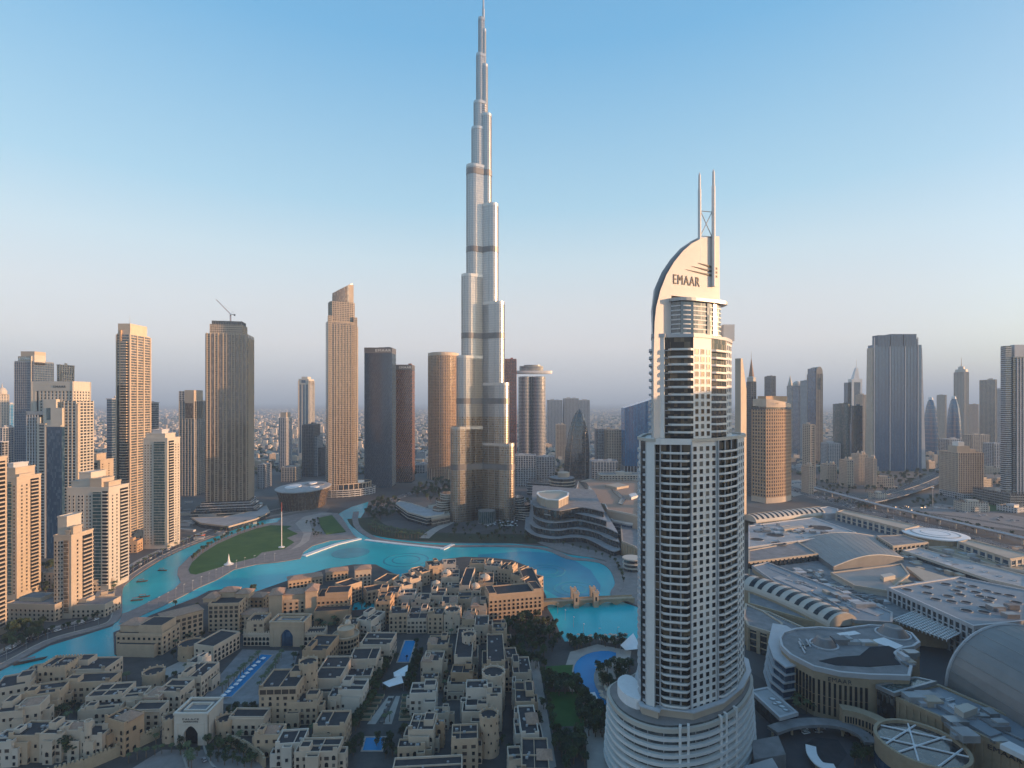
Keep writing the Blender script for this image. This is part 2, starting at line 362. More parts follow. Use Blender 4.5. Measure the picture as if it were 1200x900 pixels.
# island park
ISL = [(208, 674), (209, 666), (222, 653), (240, 642), (262, 631), (285, 622), (307, 615), (325, 612.5), (331, 606), (350, 602), (375, 600), (396, 602), (400, 606), (414, 627), (419, 631), (387, 634), (366, 640),
 (356, 647), (352, 655), (328, 659), (300, 662), (274, 668), (254, 680), (233, 689), (212, 700), (190, 711), (165, 722), (150, 730), (140, 731), (143, 720), (150, 718), (165, 711), (185, 701), (204, 691), (212, 683)]
slab('island_promenade', ISL, -0.2, 0.7, M['paving'])
slab('park_lawn', [(221, 668), (225, 660), (236, 650), (255, 638), (280, 627), (300, 620), (317, 616), (342, 617), (336, 620), (349, 626), (336, 631), (345, 636), (333, 644), (307, 648), (300, 654), (275, 660), (246, 669), (230, 674), (223, 673)], 0.7, 0.85, M['lawn'])
slab('raised_lawn', [(373, 608.5), (389, 605), (405, 624), (382, 627), (376, 618)], 0.7, 2.2, M['lawn'])
slab('plaza_path', [(346, 614), (356, 606), (376, 601.5), (390, 602), (372, 606), (362, 611), (366, 622), (362, 634), (352, 641), (340, 645), (352, 636), (356, 626)], 0.7, 0.72, M['palepaving'])
def strip(name, px, wd, z0, z1, mat_, off=0.0):
    p = PP(px); mb = MB(); L = []; Rr = []
    for i, c in enumerate(p):
        a = Vector(p[max(0, i - 1)]); b = Vector(p[min(len(p) - 1, i + 1)]); t = (b - a).normalized(); n = Vector((-t.y, t.x, 0))
        c = Vector(c); L.append(c + n * (off + wd / 2)); Rr.append(c + n * (off - wd / 2))
    for i in range(len(p) - 1):
        a, b, c2, d = L[i], L[i + 1], Rr[i + 1], Rr[i]
        T = lambda q, z: (q.x, q.y, z)
        mb.face([T(d, z1), T(c2, z1), T(b, z1), T(a, z1)]); mb.face([T(a, z0), T(a, z1), T(b, z1), T(b, z0)]); mb.face([T(d, z0), T(c2, z0), T(c2, z1), T(d, z1)])
    for q, r_ in ((L[0], Rr[0]), (L[-1], Rr[-1])): mb.face([(q.x, q.y, z0), (r_.x, r_.y, z0), (r_.x, r_.y, z1), (q.x, q.y, z1)])
    return struct(name, mb, mat_)
def smooth_px(px, n=4):
    out = []
    for i in range(len(px) - 1):
        p0, p1, p2, p3 = px[max(0, i - 1)], px[i], px[i + 1], px[min(len(px) - 1, i + 2)]
        for k in range(n):
            t = k / n
            out.append(tuple(0.5 * (2 * b + (c - a) * t + (2 * a - 5 * b + 4 * c - d) * t * t + (3 * b - a - 3 * c + d) * t ** 3) for a, b, c, d in zip(p0, p1, p2, p3)))
    return out + [px[-1]]
WB = smooth_px([(-60, 800), (0, 782), (56, 753), (104, 739), (129, 731), (137, 720), (138, 700), (140, 689), (148, 681), (161, 671), (187, 655), (216, 641), (244, 630), (276, 618), (306, 608), (326, 604), (360, 598)])
strip('west_promenade', WB, 7, 0, 0.7, M['paving']); strip('west_promenade_kerb', WB, 0.8, 0, 1.1, M['kerb'], 3.4)
WR = smooth_px([(-60, 783), (0, 769), (50, 744), (96, 731), (118, 722), (126, 708), (127, 696), (134, 684), (148, 672), (172, 656), (205, 640), (235, 627), (262, 617), (300, 604), (350, 592)])
strip('shore_road', WR, 9, 0, 0.012, M['asphalt'])
strip('shore_road_kerb', WR, 0.7, 0, 0.15, M['kerb'], 5); strip('shore_road_line', WR, 0.3, 0.012, 0.018, M['paint'])
strip('pavement_strip', WR, 4, 0, 0.14, M['palepaving'], 8.5)
EB = smooth_px([(418, 600), (417, 609), (420, 618), (430, 626), (444, 632), (470, 636), (500, 639), (530, 640), (600, 640), (642, 644), (668, 654), (692, 656.5), (709, 660), (721, 669), (727, 685), (722, 695), (727, 701), (752, 709), (775, 730)])
strip('east_promenade', EB, 9, 0, 0.7, M['paving'], -1)
strip('north_park_ground', smooth_px([(424, 607), (432, 616), (450, 623), (480, 627), (530, 630), (600, 631), (640, 632)]), 46, 0, 0.3, mat('planting_soil', (0.03, 0.042, 0.02), 0.95, var=0.4, scale=0.05))
strip('garden_path', smooth_px([(497, 631), (508, 622), (522, 615), (533, 609)]), 14, 0.3, 0.34, M['palepaving'])
strip('mall_promenade', smooth_px([(640, 634), (676, 646), (712, 652), (730, 662), (738, 682), (740, 698), (760, 706)]), 30, 0.0, 0.4, M['paving'])
strip('jetty', [(356, 652), (375, 645), (395, 638), (422, 631.5)], 7, 0.0, 1.0, M['paint'])
strip('long_jetty', [(428, 633), (470, 638), (523, 643.5)], 5.5, 0.0, 1.0, M['paint']); strip('jetty_end', [(518, 644.5), (524, 641.5), (531, 638.5)], 6, 0.0, 1.01, M['paint'])
for (u, v, r) in ((476, 656, 27), (476, 656, 17), (640, 669, 22), (640, 669, 14), (673, 690, 21), (673, 690, 13), (566, 664, 26)):
    x, y, z = P(u, v); mb = MB(); mb.ring(ell(r, r, 40), ell(r - 1.8, r - 1.8, 40), 0.0, 0.24)
    o = part('fountain_ring', mb, M['seabed'], loc=(x, y, 0)); tag(o, {27: 'large outer pipe ring of the fountain in the middle of the lake', 17: 'small inner pipe ring of the fountain in the middle of the lake', 22: 'outer pipe ring of the fountain nearer the stepped terrace building', 14: 'inner pipe ring of the fountain nearer the stepped terrace building',
     21: 'outer pipe ring of the fountain nearer the twin-towered bridge', 13: 'inner pipe ring of the fountain nearer the twin-towered bridge', 26: 'single pipe ring hard by the domed old town block'}[r], 'fountain', 'fountain pipe rings in the lake')
x, y, z = P(411, 648); mb = MB(); mb.lathe([(23, 0.0), (23, 0.3), (1, 0.3)], 36); tag(part('fountain_platform', mb, M['seabed'], loc=(x, y, 0)), 'round dark platform awash in the lake beside the white jetty', 'platform')

# boulevards, freeway, side roads
def road(name, px, wd, z=0.05, lanes=4, deck=None):
    px = smooth_px(px, 6); m0 = strip(name, px, wd, 0 if not deck else deck - 1.6, z if not deck else deck, M['asphalt'])
    zz = deck or z
    for k in (-1, 1): strip('road_kerb', px, 0.9, zz - 0.01, zz + (0.9 if deck else 0.15), M['kerb'], k * (wd / 2 + 0.45))
    for k in range(1, lanes): strip('road_marking', px, 0.35, zz, zz + 0.008, M['paint'], -wd / 2 + wd * k / lanes)
road('freeway', [(1210, 652), (1120, 626), (1040, 605), (975, 587), (930, 573), (880, 558), (838, 545)], 34, lanes=8)
road('freeway_slip_road', [(1230, 640), (1130, 612), (1050, 594), (985, 577), (935, 565)], 14, lanes=3)
road('flyover', [(1010, 594), (1048, 585), (1085, 573), (1112, 560), (1130, 548), (1140, 538)], 22, lanes=5, deck=7.0)
road('interchange_road', [(960, 588), (1005, 585), (1050, 574), (1095, 557), (1122, 545)], 14, lanes=3)
road('service_road', [(1230, 625), (1150, 610), (1090, 602), (1045, 600), (1000, 594)], 12, lanes=2)
road('boulevard', [(432, 598), (448, 590), (470, 582), (490, 576), (525, 572), (560, 572)], 16, lanes=4)
road('old_town_street', [(268, 930), (238, 905), (229, 888), (226, 878)], 9, z=0.72, lanes=2)
road('tower_street', [(100, 640), (150, 625), (205, 607), (240, 596)], 12, lanes=3)

# ---------------------------------------------------------------- far city: houses and trees too many to count
def sprawl():
    rr = random.Random(3); mb = MB(); tb = MB()
    for i in range(15000):
        d = 1500 * math.exp(rr.random() * 2.1); x = (rr.random() * 2 - 1) * d * 1.12
        u = 600 + x * F / d
        if u > 860 and d < 2600 and rr.random() < 0.6: continue
        a = rr.choice((8, 12, 12, 16, 22)) * (0.8 + d / 9000.); b = rr.uniform(0.7, 1.6) * a * 0.8; h = rr.choice((5, 6, 7, 8, 9, 12)) * (1.0 + (rr.random() < 0.06) * 2)
        mi = rr.choice((0, 0, 1, 1, 2, 3)); mb.box(x - a / 2, x + a / 2, d - b / 2, d + b / 2, 0, h, mi, False)
        if rr.random() < 0.3: mb.box(x - a / 4, x + a / 5, d - b / 4, d + b / 5, h + 0.01, h + 3, mi, False)
    for i in range(4200):
        d = 1350 * math.exp(rr.random() * 1.7); x = (rr.random() * 2 - 1) * d * 1.1; r = rr.uniform(4, 9) * (0.8 + d / 8000.)
        n = 7; tb.loft([[(x + k * r * math.cos(2 * math.pi * j / n) * rr.uniform(.7, 1.2), d + k * r * math.sin(2 * math.pi * j / n), z * r) for j in range(n)] for k, z in ((.6, .1), (1., .5), (.8, .9), (.3, 1.15))], 0)
    o = part('distant_houses', mb, [M['plaster4'], M['plaster2'], M['cream'], M['roof2']], kind='stuff'); o['label'] = 'low pale houses spread over the plain to the horizon'; o['category'] = 'houses'
    o = part('distant_trees', tb, M['leafC'], kind='stuff'); o['label'] = 'dark tree clumps scattered among the distant houses'; o['category'] = 'trees'
sprawl()

mb = MB(); mb.box(-45000, 45000, -3000, 45000, -1.0, 930.0)
hz = bpy.data.materials.new('haze_air'); hz.use_nodes = True; t = hz.node_tree; t.nodes.clear()
vo = t.nodes.new('ShaderNodeVolumePrincipled'); ou = t.nodes.new('ShaderNodeOutputMaterial'); t.links.new(vo.outputs[0], ou.inputs['Volume'])
vo.inputs['Color'].default_value = (0.52, 0.73, 1.0, 1); vo.inputs['Density'].default_value = HAZE; vo.inputs['Anisotropy'].default_value = 0.0
o = part('haze', mb, hz, kind='stuff'); o['label'] = 'pale blue evening haze over the city'; o['category'] = 'haze'

# ================================================================== THE SLENDER STEPPED SUPERTALL
def supertall():
    D0 = Dof(607); S = F / D0; X0 = Xat(566, D0)
    t = thing('supertall_tower', 'tallest tower of all, silver and stepped, tapering to a needle spire', 'skyscraper', (X0, D0, 0))
    zz = lambda v: H - (v - VH) / S
    def capsule(d, r, ang, n=9):
        c, s_ = math.cos(ang), math.sin(ang); pts = []
        for i in range(n + 1):
            a = ang - math.pi / 2 + math.pi * i / n
            pts.append((c * d + r * math.cos(a), s_ * d + r * math.sin(a)))
        for sg in (1, -1): pts.append((-c * r * 0.3 - s_ * r * sg, -s_ * r * 0.3 + c * r * sg))
        return pts
    AL, AR, AB = R(208), R(332), R(90)
    def tiers(ang, specs, r0):
        zprev = 0.0
        for ext, v1, rr in specs:
            z1 = zz(v1); d = max(0.5, (ext - rr) / abs(math.cos(ang)) if abs(math.cos(ang)) > 0.3 else ext - rr)
            cp = capsule(d, rr, ang)
            g = MB(); g.prism(cp, zprev, min(z1, 165), 2); g.prism(cp, min(z1, 165), z1 + .01, 0)
            o_, i_ = offset(cp, 0.28), offset(cp, -0.5); z = zprev + 2.3
            while z < z1 - 1.2: g.ring(o_, i_, z, z + .7, 1); z += 3.72
            for k in range(0, len(cp) - 2):
                a = cp[k]; m = 2
                n_ = (Vector((a[0] - math.cos(ang) * d, a[1] - math.sin(ang) * d))).normalized()
                g.obox(a, (-n_.y, n_.x), (n_.x, n_.y), -0.24, 0.24, -0.2, 0.6, zprev, z1 + 1.6, 1)
            g.ring(offset(cp, 0.6), offset(cp, -0.4), z1 - 3.0, z1 + 1.5, 1)
            part('setback_tier', g, [M['gsteel'], M['steel'], M['gwarmtint']], t)
            zprev = 0.0 if False else zprev
    tiers(AL, [(50, 500, 10.5), (41, 419, 10.5), (33.5, 325, 10.5), (26, 198, 10.5), (18, 153, 8.5), (14.5, 122, 7), (10.5, 66, 5), (7.2, 23, 3.6)], 10)
    tiers(AR, [(51, 519, 10.5), (42.5, 450, 10.5), (35, 357, 10.5), (25, 243, 10.5), (13.8, 137, 8), (7.5, 78, 4.8), (4.6, 36, 3)], 10)
    tiers(AB, [(48, 480, 10.5), (40, 400, 10.5), (30, 290, 10), (18, 170, 8)], 10)
    g = MB(); core = ell(7.5, 7.5, 18, 0, -1); z = 0
    g.prism(core, 0, zz(125), 0); o_, i_ = offset(core, 0.35), offset(core, -0.3); z = 2.3
    while z < zz(125): g.ring(o_, i_, z, z + 1.05, 1); z += 3.72
    part('core', g, [M['gsteel'], M['steeld']], t)
    for v, L_, R_ in ((205, (26, 10.5), (25, 10.5)), (295, (26, 10.5), (25, 10.5)), (395, (33.5, 10.5), (35, 10.5)), (470, (41, 10.5), (42.5, 10.5)), (545, (50, 10.5), (51, 10.5))):
        g = MB()
        for ang, (ext, rr) in ((AL, L_), (AR, R_)):
            if v == 205 and ang == AR: ext, rr = 14, 8.2
            cp = capsule((ext - rr) / abs(math.cos(ang)), rr, ang); g.ring(offset(cp, 0.8), offset(cp, -0.2), zz(v) - 4.5, zz(v) + 4.5)
        part('louvred_plant_floor', g, M['steeld'], t)
    g = MB(); g.lathe([(3.4, zz(125)), (3.2, zz(66)), (2.6, zz(45)), (2.3, zz(35)), (2.1, zz(12)), (1.5, zz(9)), (1.3, zz(-4)), (0.9, zz(-16))], 14, 0.5, 0)
    for v in range(60, 10, -4): g.ring(ell(3.0 if v > 40 else 2.3, 3.0 if v > 40 else 2.3, 14, 0.5, 0), ell(1, 1, 14, 0.5, 0), zz(v), zz(v) + 1.2)
    part('spire', g, M['steel'], t)
    # stepped terrace podium at the foot
    for k, (w_, h, cx, d) in enumerate(((14, 40, -56, 6), (12, 29, -63, 0), (12, 19, -69, -5), (12, 35, 55, 0), (14, 24, 63, -4), (14, 14, 72, -8))):
        g = MB(); cp = ell(w_, 15, 20, cx, d); g.prism(cp, 0, h, 0); bands(g, cp, 1.5, h + 1, 3.72, 1.3, 0.6, 1); part('terrace_podium', g, [M['gbronze'] if k < 3 else M['gdark'], M['cream2']], t)
    g = MB(); cp = ell(13.5, 13, 26, 8, -36); g.prism(cp, 0, 20, 0, mt=1); bands(g, cp, 0.5, 20.5, 19, 1.2, 0.4, 1); piers(g, cp, 0, 20, 3, 0.25, 0.3, 1); part('entrance_pavilion', g, [M['gteal'], M['metal']], t)
supertall()

M['gshade'] = glazing('balcony_glass', (0.012, 0.014, 0.016), (0.16, 0.125, 0.085), share=0.3, ior=1.5)
# ================================================================== THE WHITE SAIL-TOPPED HOTEL TOWER
def hotel_tower():
    OX, OY = 98.0, 288.0
    t = thing('sail_tower', 'white sail-topped tower with twin masts and stacked curved balconies in the foreground', 'skyscraper', (OX, OY, 0))
    L = lambda pts: [(x - OX, y - OY) for x, y in pts]
    low = L([(66.5, 262), (69.8, 260), (71.2, 262.5), (73.0, 261.5), (87.2, 258.2), (103.4, 266), (118.8, 280), (129.5, 295), (133.5, 307), (128, 320), (100, 322), (76, 302), (66, 275)])
    up = L([(70, 264), (75.6, 263), (76.6, 265), (78.0, 264.5), (90, 262.5), (101.2, 268.5), (113.5, 280), (121, 291.5), (125.5, 303), (121, 312), (100, 315), (82, 300), (73.2, 277)])
    ZP, Z1, Z2, fh = 36.0, 170.5, 223.0, 3.74
    glassE = {2, 3, 5, 8, 11}
    def shaft(poly, z0, z1, name):
        mb = MB(); k = len(poly)
        for i in range(k):
            p, q = poly[i], poly[(i + 1) % k]; mb.face([(*p, z0), (*q, z0), (*q, z1), (*p, z1)], 1 if i in glassE else 0)
        mb.face([(*p, z1) for p in poly], 0); part(name, mb, [M['white'], M['gshade'], M['panel']], t)
    shaft(low, ZP - 1, Z1, 'lower_shaft'); shaft(up, Z1, Z2, 'upper_shaft')
    wm = [win_mesh('rect', 2.25, 2.3, M['white'], M['dark'])] * 3 + [win_mesh('rect', 2.25, 2.3, M['white'], M['curtain'])]
    W = Wins(); n1 = int((Z1 - ZP - 2) / fh); n2 = int((Z2 - Z1) / fh)
    edge_windows(W, low, {4}, ZP + 2.2, n1, fh, 4, wm, 0.6, cols=4)
    edge_windows(W, low, {6}, ZP + 2.2, n1, fh, 4, wm, 0.6, cols=4)
    edge_windows(W, up, {4}, Z1 + 2.0, n2 - 2, fh, 4, wm, 0.3, cols=3)
    edge_windows(W, up, {6}, Z1 + 2.0, n2, fh, 4, wm, 0.5, cols=3)
    W.build(t)
    # balconies: slab and white curved parapet, one mesh per stack, copied up the tower
    def arc(p, q, bulge, n=8):
        p, q = Vector(p), Vector(q); d = q - p; nn = Vector((d.y, -d.x)).normalized()
        return [tuple(p + d * (i / n) + nn * bulge * (1 - (2 * i / n - 1) ** 4) ** 0.5) for i in range(n + 1)]
    def balc(p, q, bulge, back=2.0, hp=1.15):
        a = arc(p, q, bulge); d = Vector(q) - Vector(p); nn = Vector((-d.y, d.x)).normalized() * back
        b = [tuple(Vector(p) + nn), tuple(Vector(q) + nn)]
        mb = MB(); mb.prism(a + [b[1], b[0]], 0, 0.3, 0, True, True)
        ai = arc(Vector(p), Vector(q), bulge - 0.3)
        for i in range(len(a) - 1):
            A, B, Cc, Dd = a[i], a[i + 1], ai[i + 1], ai[i]
            mb.face([(*A, 0), (*B, 0), (*B, hp), (*A, hp)]); mb.face([(*A, hp), (*B, hp), (*Cc, hp), (*Dd, hp)]); mb.face([(*Dd, hp), (*Cc, hp), (*Cc, .3), (*Dd, .3)])
        return mb.mesh('balcony', [M['white']])
    def stack(me, z0, n, lim=None):
        for f in range(n):
            o = bpy.data.objects.new('balcony', me); C.objects.link(o); o.parent = t; o.location = (0, 0, z0 + f * fh)
    stack(balc(low[3], low[4], 3.0), ZP + 4.6, n1 - 1); stack(balc(low[5], low[6], 2.4), ZP + 4.6, n1 - 1)
    stack(balc(up[3], up[4], 2.2), Z1 + 3.4, n2 - 2); stack(balc(up[5], up[6], 2.0), Z1 + 3.4, n2 - 2)
    mb = MB()
    for poly, z0, n in ((low, ZP + 4.6, n1 - 1), (up, Z1 + 3.4, n2 - 2)):
        for f in range(n):
            z = z0 + f * fh
            for i in (8, 11, 12):
                p, q = poly[i], poly[(i + 1) % len(poly)]; a = arc(p, q, 1.6, 6)
                mb.prism(a, z, z + 1.1, 0, True, True)
            p, q = poly[2], poly[3]; mb.obox(p, ((q[0] - p[0]) / math.dist(p, q), (q[1] - p[1]) / math.dist(p, q)), (0, -1), 0, math.dist(p, q), -0.5, 0.6, z, z + 0.35)
    part('side_balcony', mb, M['panel'], t, kind='stuff')
    # slender stair-side dividers behind the balconies
    mb = MB()
    for p, q, k in ((low[3], low[4], 3), (low[5], low[6], 3)):
        for j in range(k + 1):
            x, y = p[0] + (q[0] - p[0]) * j / k, p[1] + (q[1] - p[1]) * j / k; mb.box(x - .2, x + .2, y - 1.4, y + .5, ZP + 3, Z1 - .4)
    part('balcony_divider', mb, M['panel'], t)
    # lower side fin: pale frame at the left of the lower shaft, with roof-edge beam
    def frame(poly, z0, z1, wd, z2):
        mb = MB(); p = poly[0]; q = poly[1]; mb.prism([(p[0], p[1] - .6), (q[0], q[1] - .6), (q[0] + .6, q[1] + 1.5), (p[0] + .2, p[1] + 2)], z0, z1)
        part('side_fin', mb, M['white'], t)
        mb = MB(); mb.prism([(q[0] + .01, q[1] - .55), (poly[3][0], poly[3][1] - 3), (poly[4][0] + .02, poly[4][1] - 1.2), (poly[4][0], poly[4][1] + .4), (q[0] + .61, q[1] + 1.4)], z1 - 3, z1 - 0.1, 0, True, True)
        part('fin_beam', mb, M['white'], t)
        mb = MB(); mb.prism([(p[0] - 2.2, p[1] + 2.0), (p[0] - .1, p[1] + 1.6), (p[0] + .1, p[1] + 2.9), (p[0] - 2, p[1] + 3.4)], z0, z1 - 1.5); part('recess_strip', mb, M['gdark'], t)
    frame(low, ZP, Z1 + 1.2, 3, 0)
    # terrace at the setback
    mb = MB(); o_ = offset(low, 0.9); mb.ring(o_, offset(low, -1.0), Z1 - 0.4, Z1 + 1.1); part('terrace_parapet', mb, M['cream2'], t)
    mb = MB(); mb.ring(offset(up, .45), offset(up, -1), Z2 - 1.2, Z2 + 0.5); part('cornice', mb, M['panel'], t)
    # sail: one thick curved fin running from the setback to the masts
    A = Vector((69.5 - OX, 261.3 - OY)); ang = R(25); dx = Vector((math.cos(ang), math.sin(ang))); nx = Vector((-dx.y, dx.x))
    px = [(766, 520), (766, 420), (767.2, 378), (769, 360), (774, 340), (781, 322), (790, 307), (800.5, 294), (811, 285), (822, 279.5), (834, 276.5), (843, 277), (843.5, 352)]
    prof = []
    for u, v in px:
        k = (u - 600) / F; s = ((A.y + OY) * k - (A.x + OX)) / (dx.x - dx.y * k); D = A.y + OY + dx.y * s
        prof.append((s, H - (v - VH) * D / F))
    zlow = prof[-1][1]; prof += [(11.8, zlow - 0.2), (11.8, 223), (5.4, 222), (5.4, prof[0][1])]
    ex = Vector((.165, .986))
    def plate(pf, y0, y1, name, m):
        mb = MB(); n = len(pf); W3 = lambda s, y, z: (A.x + dx.x * s + ex.x * y, A.y + dx.y * s + ex.y * y, z)
        mb.face([W3(s, y0, z) for s, z in pf]); mb.face([W3(s, y1, z) for s, z in pf][::-1])
        for i in range(n):
            (s, z), (s2, z2) = pf[i], pf[(i + 1) % n]; mb.face([W3(s, y0, z), W3(s, y1, z), W3(s2, y1, z2), W3(s2, y0, z2)])
        part(name, mb, m, t)
    mp = mat('sail_panel', (0.55, 0.52, 0.50), 0.45, var=0.05, scale=0.08)
    plate(prof, 0, 1.6, 'sail', mp)
    cs = 30; inn = [(cs + (s - cs) * .965, 222 + (z - 222) * .975 if z > 230 else z) for s, z in prof]
    plate(inn, 1.6, 4.2, 'sail_recess', M['dark']); 
    bk = [(30 + (s - 30) * (1 + .11 * min(1, max(0, (z - 226) / 18)) * (s < 24)), z + (2.2 if z > 240 and s < 33 else 0)) for s, z in prof]
    plate(bk, 4.2, 12.5, 'sail_back', M['panel'])
    W3 = lambda s, y, z: (A.x + dx.x * s + nx.x * y, A.y + dx.y * s + nx.y * y, z)
    mb = MB()
    for k in range(1, 10): 
        z = 244 + k * 3.0
        mb.prism([W3(18 + k * .6, -0.02, 0)[:2], W3(44, -0.02, 0)[:2], W3(44, 0, 0)[:2], W3(18 + k * .6, 0, 0)[:2]], z, z + .07, 0, True, True)
    part('panel_joint', mb, M['panel'], t)
    # crown: curved glass drum and canopy under the letters
    c0, c1 = Vector(W3(11.9, -0.1, 0)[:2]), Vector(W3(43.5, -0.1, 0)[:2])
    ar = arc(c0, c1, 5.5, 14); mb = MB(); cr = ar + [tuple(c1 + nx * 12), tuple(c0 + nx * 12)]
    mb.prism(cr, Z2, 240, 0); bands(mb, cr, Z2 + .6, 239.6, 2.3, 0.6, 0.25, 1); part('crown_drum', mb, [M['ggrey'], M['white']], t)
    for i0, i1 in ((1, 4), (8, 9), (10, 11)):
        mb = MB(); mb.prism([ (ar[i0][0], ar[i0][1] - .5), (ar[i1][0], ar[i1][1] - .5), (ar[i1][0], ar[i1][1] + .6), (ar[i0][0], ar[i0][1] + .6)], Z2 + .5, 239.8, 0, True, True)
        part('crown_window', mb, M['gblue'], t)
    ar2 = arc(c0 - dx * 1.5, c1 + dx * 4, 7.4, 14); mb = MB(); mb.prism(ar2 + [tuple(c1 + dx * 4 + nx * 11), tuple(c0 + nx * .01)], 240, 241.6, 0, True, True); part('canopy', mb, M['metal'], t)
    for s, zt, r, zb, y in ((31.3, 309, .85, 262, .8), (39.3, 311.5, .95, 250, -.9)):
        mb = MB(); a = W3(s, y, zb); mb.lathe([(r, zb), (r, zt - 9), (r * .8, zt - 8.9), (r * .7, zt - 1.6), (.1, zt)], 12, a[0], a[1]); part('mast', mb, M['white'], t, smooth=False)
    mb = MB(); a, b = W3(31.9, .7, 278), W3(38.6, -.6, 278)
    for z0, z1 in ((276, 289), (289, 276)): mb.tube((a[0], a[1], z0), (b[0], b[1], z1), .22)
    for z0 in (276, 289): mb.tube((a[0], a[1], z0), (b[0], b[1], z0), .22)
    part('mast_brace', mb, M['metal'], t)
    q = W3(21.6, -.16, 249.2); sign('EMAAR', 7.0, .24, M['letter'], t, q, ang, 17.5)
    mb = MB()
    for k in range(3):
        z = 255.6 + k * 2.1; s0 = 21 + k * 4.2
        mb.face([W3(s0, -.4, z + 1.6), W3(42.6, -.4, z - 0.6), W3(42.6, -.4, z + .55), W3(s0 + 6, -.4, z + 1.35)])
        mb.face([W3(s0, -.05, z + 1.6), W3(42, -.05, z - 0.6), W3(42, -.4, z - .6), W3(s0, -.4, z + 1.6)]); mb.face([W3(s0 + 6, -.4, z + 1.35), W3(42, -.4, z + .55), W3(42, -.05, z + .55), W3(s0 + 6, -.05, z + 1.35)])
    part('swoosh_emblem', mb, M['letter'], t)
    for k in range(4):
        a = W3(46 + k * 1.6, 4 + k, 240); mb = MB(); mb.tube((a[0], a[1], 236), (a[0], a[1], 249 + (k % 2) * 2), .12, .05, 6); part('aerial', mb, M['metal'], t)
    # lower stepped blocks on the far right of the roof
    mb = MB(); mb.box(18, 24, 2, 16, Z2, Z2 + 9); mb.box(12, 17.5, 6, 18, Z2, Z2 + 16); part('roof_plant', mb, M['white'], t)
    # podium
    pod = L([(52.3, 283), (52.6, 272), (55.5, 263), (62, 255.5), (72, 251.3), (84, 252), (95, 255.5), (105, 261.5), (115, 269.5), (124, 280), (131, 291), (135, 303), (134, 318), (126, 329), (112, 333), (96, 328), (82, 314), (70, 299), (58, 291)])
    def sm(poly, n=3):
        k = len(poly); out = []
        for i in range(k):
            p0, p1, p2, p3 = poly[i - 1], poly[i], poly[(i + 1) % k], poly[(i + 2) % k]
            for j in range(n):
                u = j / n; out.append(tuple(0.5 * (2 * b + (c - a) * u + (2 * a - 5 * b + 4 * c - d) * u * u + (3 * b - a - 3 * c + d) * u ** 3) for a, b, c, d in zip(p0, p1, p2, p3)))
        return out
    pod = sm(pod); mb = MB(); mb.prism(pod, 0, ZP, 0, mt=1); part('podium_glazing', mb, [M['gdark'], M['paving']], t)
    for f in range(9):
        z = 2.2 + f * 3.85; g = MB(); g.ring(offset(pod, 1.5 + (8 - f) * .22), offset(pod, -.4), z, z + 1.5 + (0.6 if f == 8 else 0)); part('podium_balcony_band', g, M['white'] if f != 8 else M['cream2'], t)
    for i in (14, 15, 20, 21, 23, 33, 34): 
        g = MB(); x, y = pod[i]; n_ = Vector((x, y - 6)).normalized(); g.obox((x, y), (-n_.y, n_.x), (n_.x, n_.y), -.6, .6, -.3, 1.9, 0, ZP + .4)
        part('podium_pier', g, M['white'], t)
    g = MB()
    for i in range(0, len(pod)):
        for f in range(9):
            if f < 8 and i % 2 == 0: g.obox(pod[i], (1, 0), (0, -1), -.12, .12, -.2, .5, 3.6 + f * 3.85, 6.0 + f * 3.85)
    part('podium_mullion', g, M['panel'], t, kind='stuff')
    g = MB(); g.prism(sm(L([(57, 284), (55.5, 276), (58, 268), (64, 264), (66.5, 274), (66, 284), (62, 288)]), 3), ZP, ZP + 5.2); part('terrace_pavilion', g, M['canvas'], t)
    g = MB(); g.prism(offset(low, 2.6), ZP, ZP + 3.6, 0); part('base_storey', g, M['cream'], t)
    g = MB(); g.ring(offset(low, 3.6), offset(low, 1), ZP + 3.6, ZP + 4.2); part('base_canopy', g, M['panel'], t)
    # low wings round the foot, at the bottom edge of the frame
    g = MB(); g.prism(PPz([(872, 898), (905, 888), (930, 930), (880, 940)], 12), 0, 12); part('entrance_wing', g, M['roofpale'], t, loc=(-OX, -OY, 0))
    g = MB(); g.prism(PPz([(880, 868), (912, 862), (921, 884), (884, 890)], 8), 0, 8); part('entrance_wing', g, M['roof2'], t, loc=(-OX, -OY, 0))
def PPz(px, z): return ccw([P(u, v, z)[:2] for u, v in px])
hotel_tower()

# ================================================================== TOWERS
def place(u0, u1, vtop, D, depth):
    x0 = Xat(u0, D + (depth if u0 > 600 else 0)); x1 = Xat(u1, D + (depth if u1 < 600 else 0))
    return x0, x1, Zat(vtop, D)
def roofbits(t, poly, z, w, d, n=3, m='panel', hmax=6):
    mb = MB(); mb.ring(offset(poly, -0.05), offset(poly, -0.9), z, z + 1.4); part('parapet', mb, M[m], t)
    mb = MB(); mb.face([(*p, z + .06) for p in offset(poly, -0.9)]); part('roof', mb, M['roof2'], t)
    for k in range(n):
        a = rnd.uniform(.12, .3) * w; b = rnd.uniform(.15, .35) * d; cx = rnd.uniform(-.3, .3) * w; cy = d * rnd.uniform(.3, .7)
        mb = MB(); mb.box(cx - a / 2, cx + a / 2, cy - b / 2, cy + b / 2, z + .06, z + rnd.uniform(2, hmax)); part('roof_plant', mb, M[m], t)
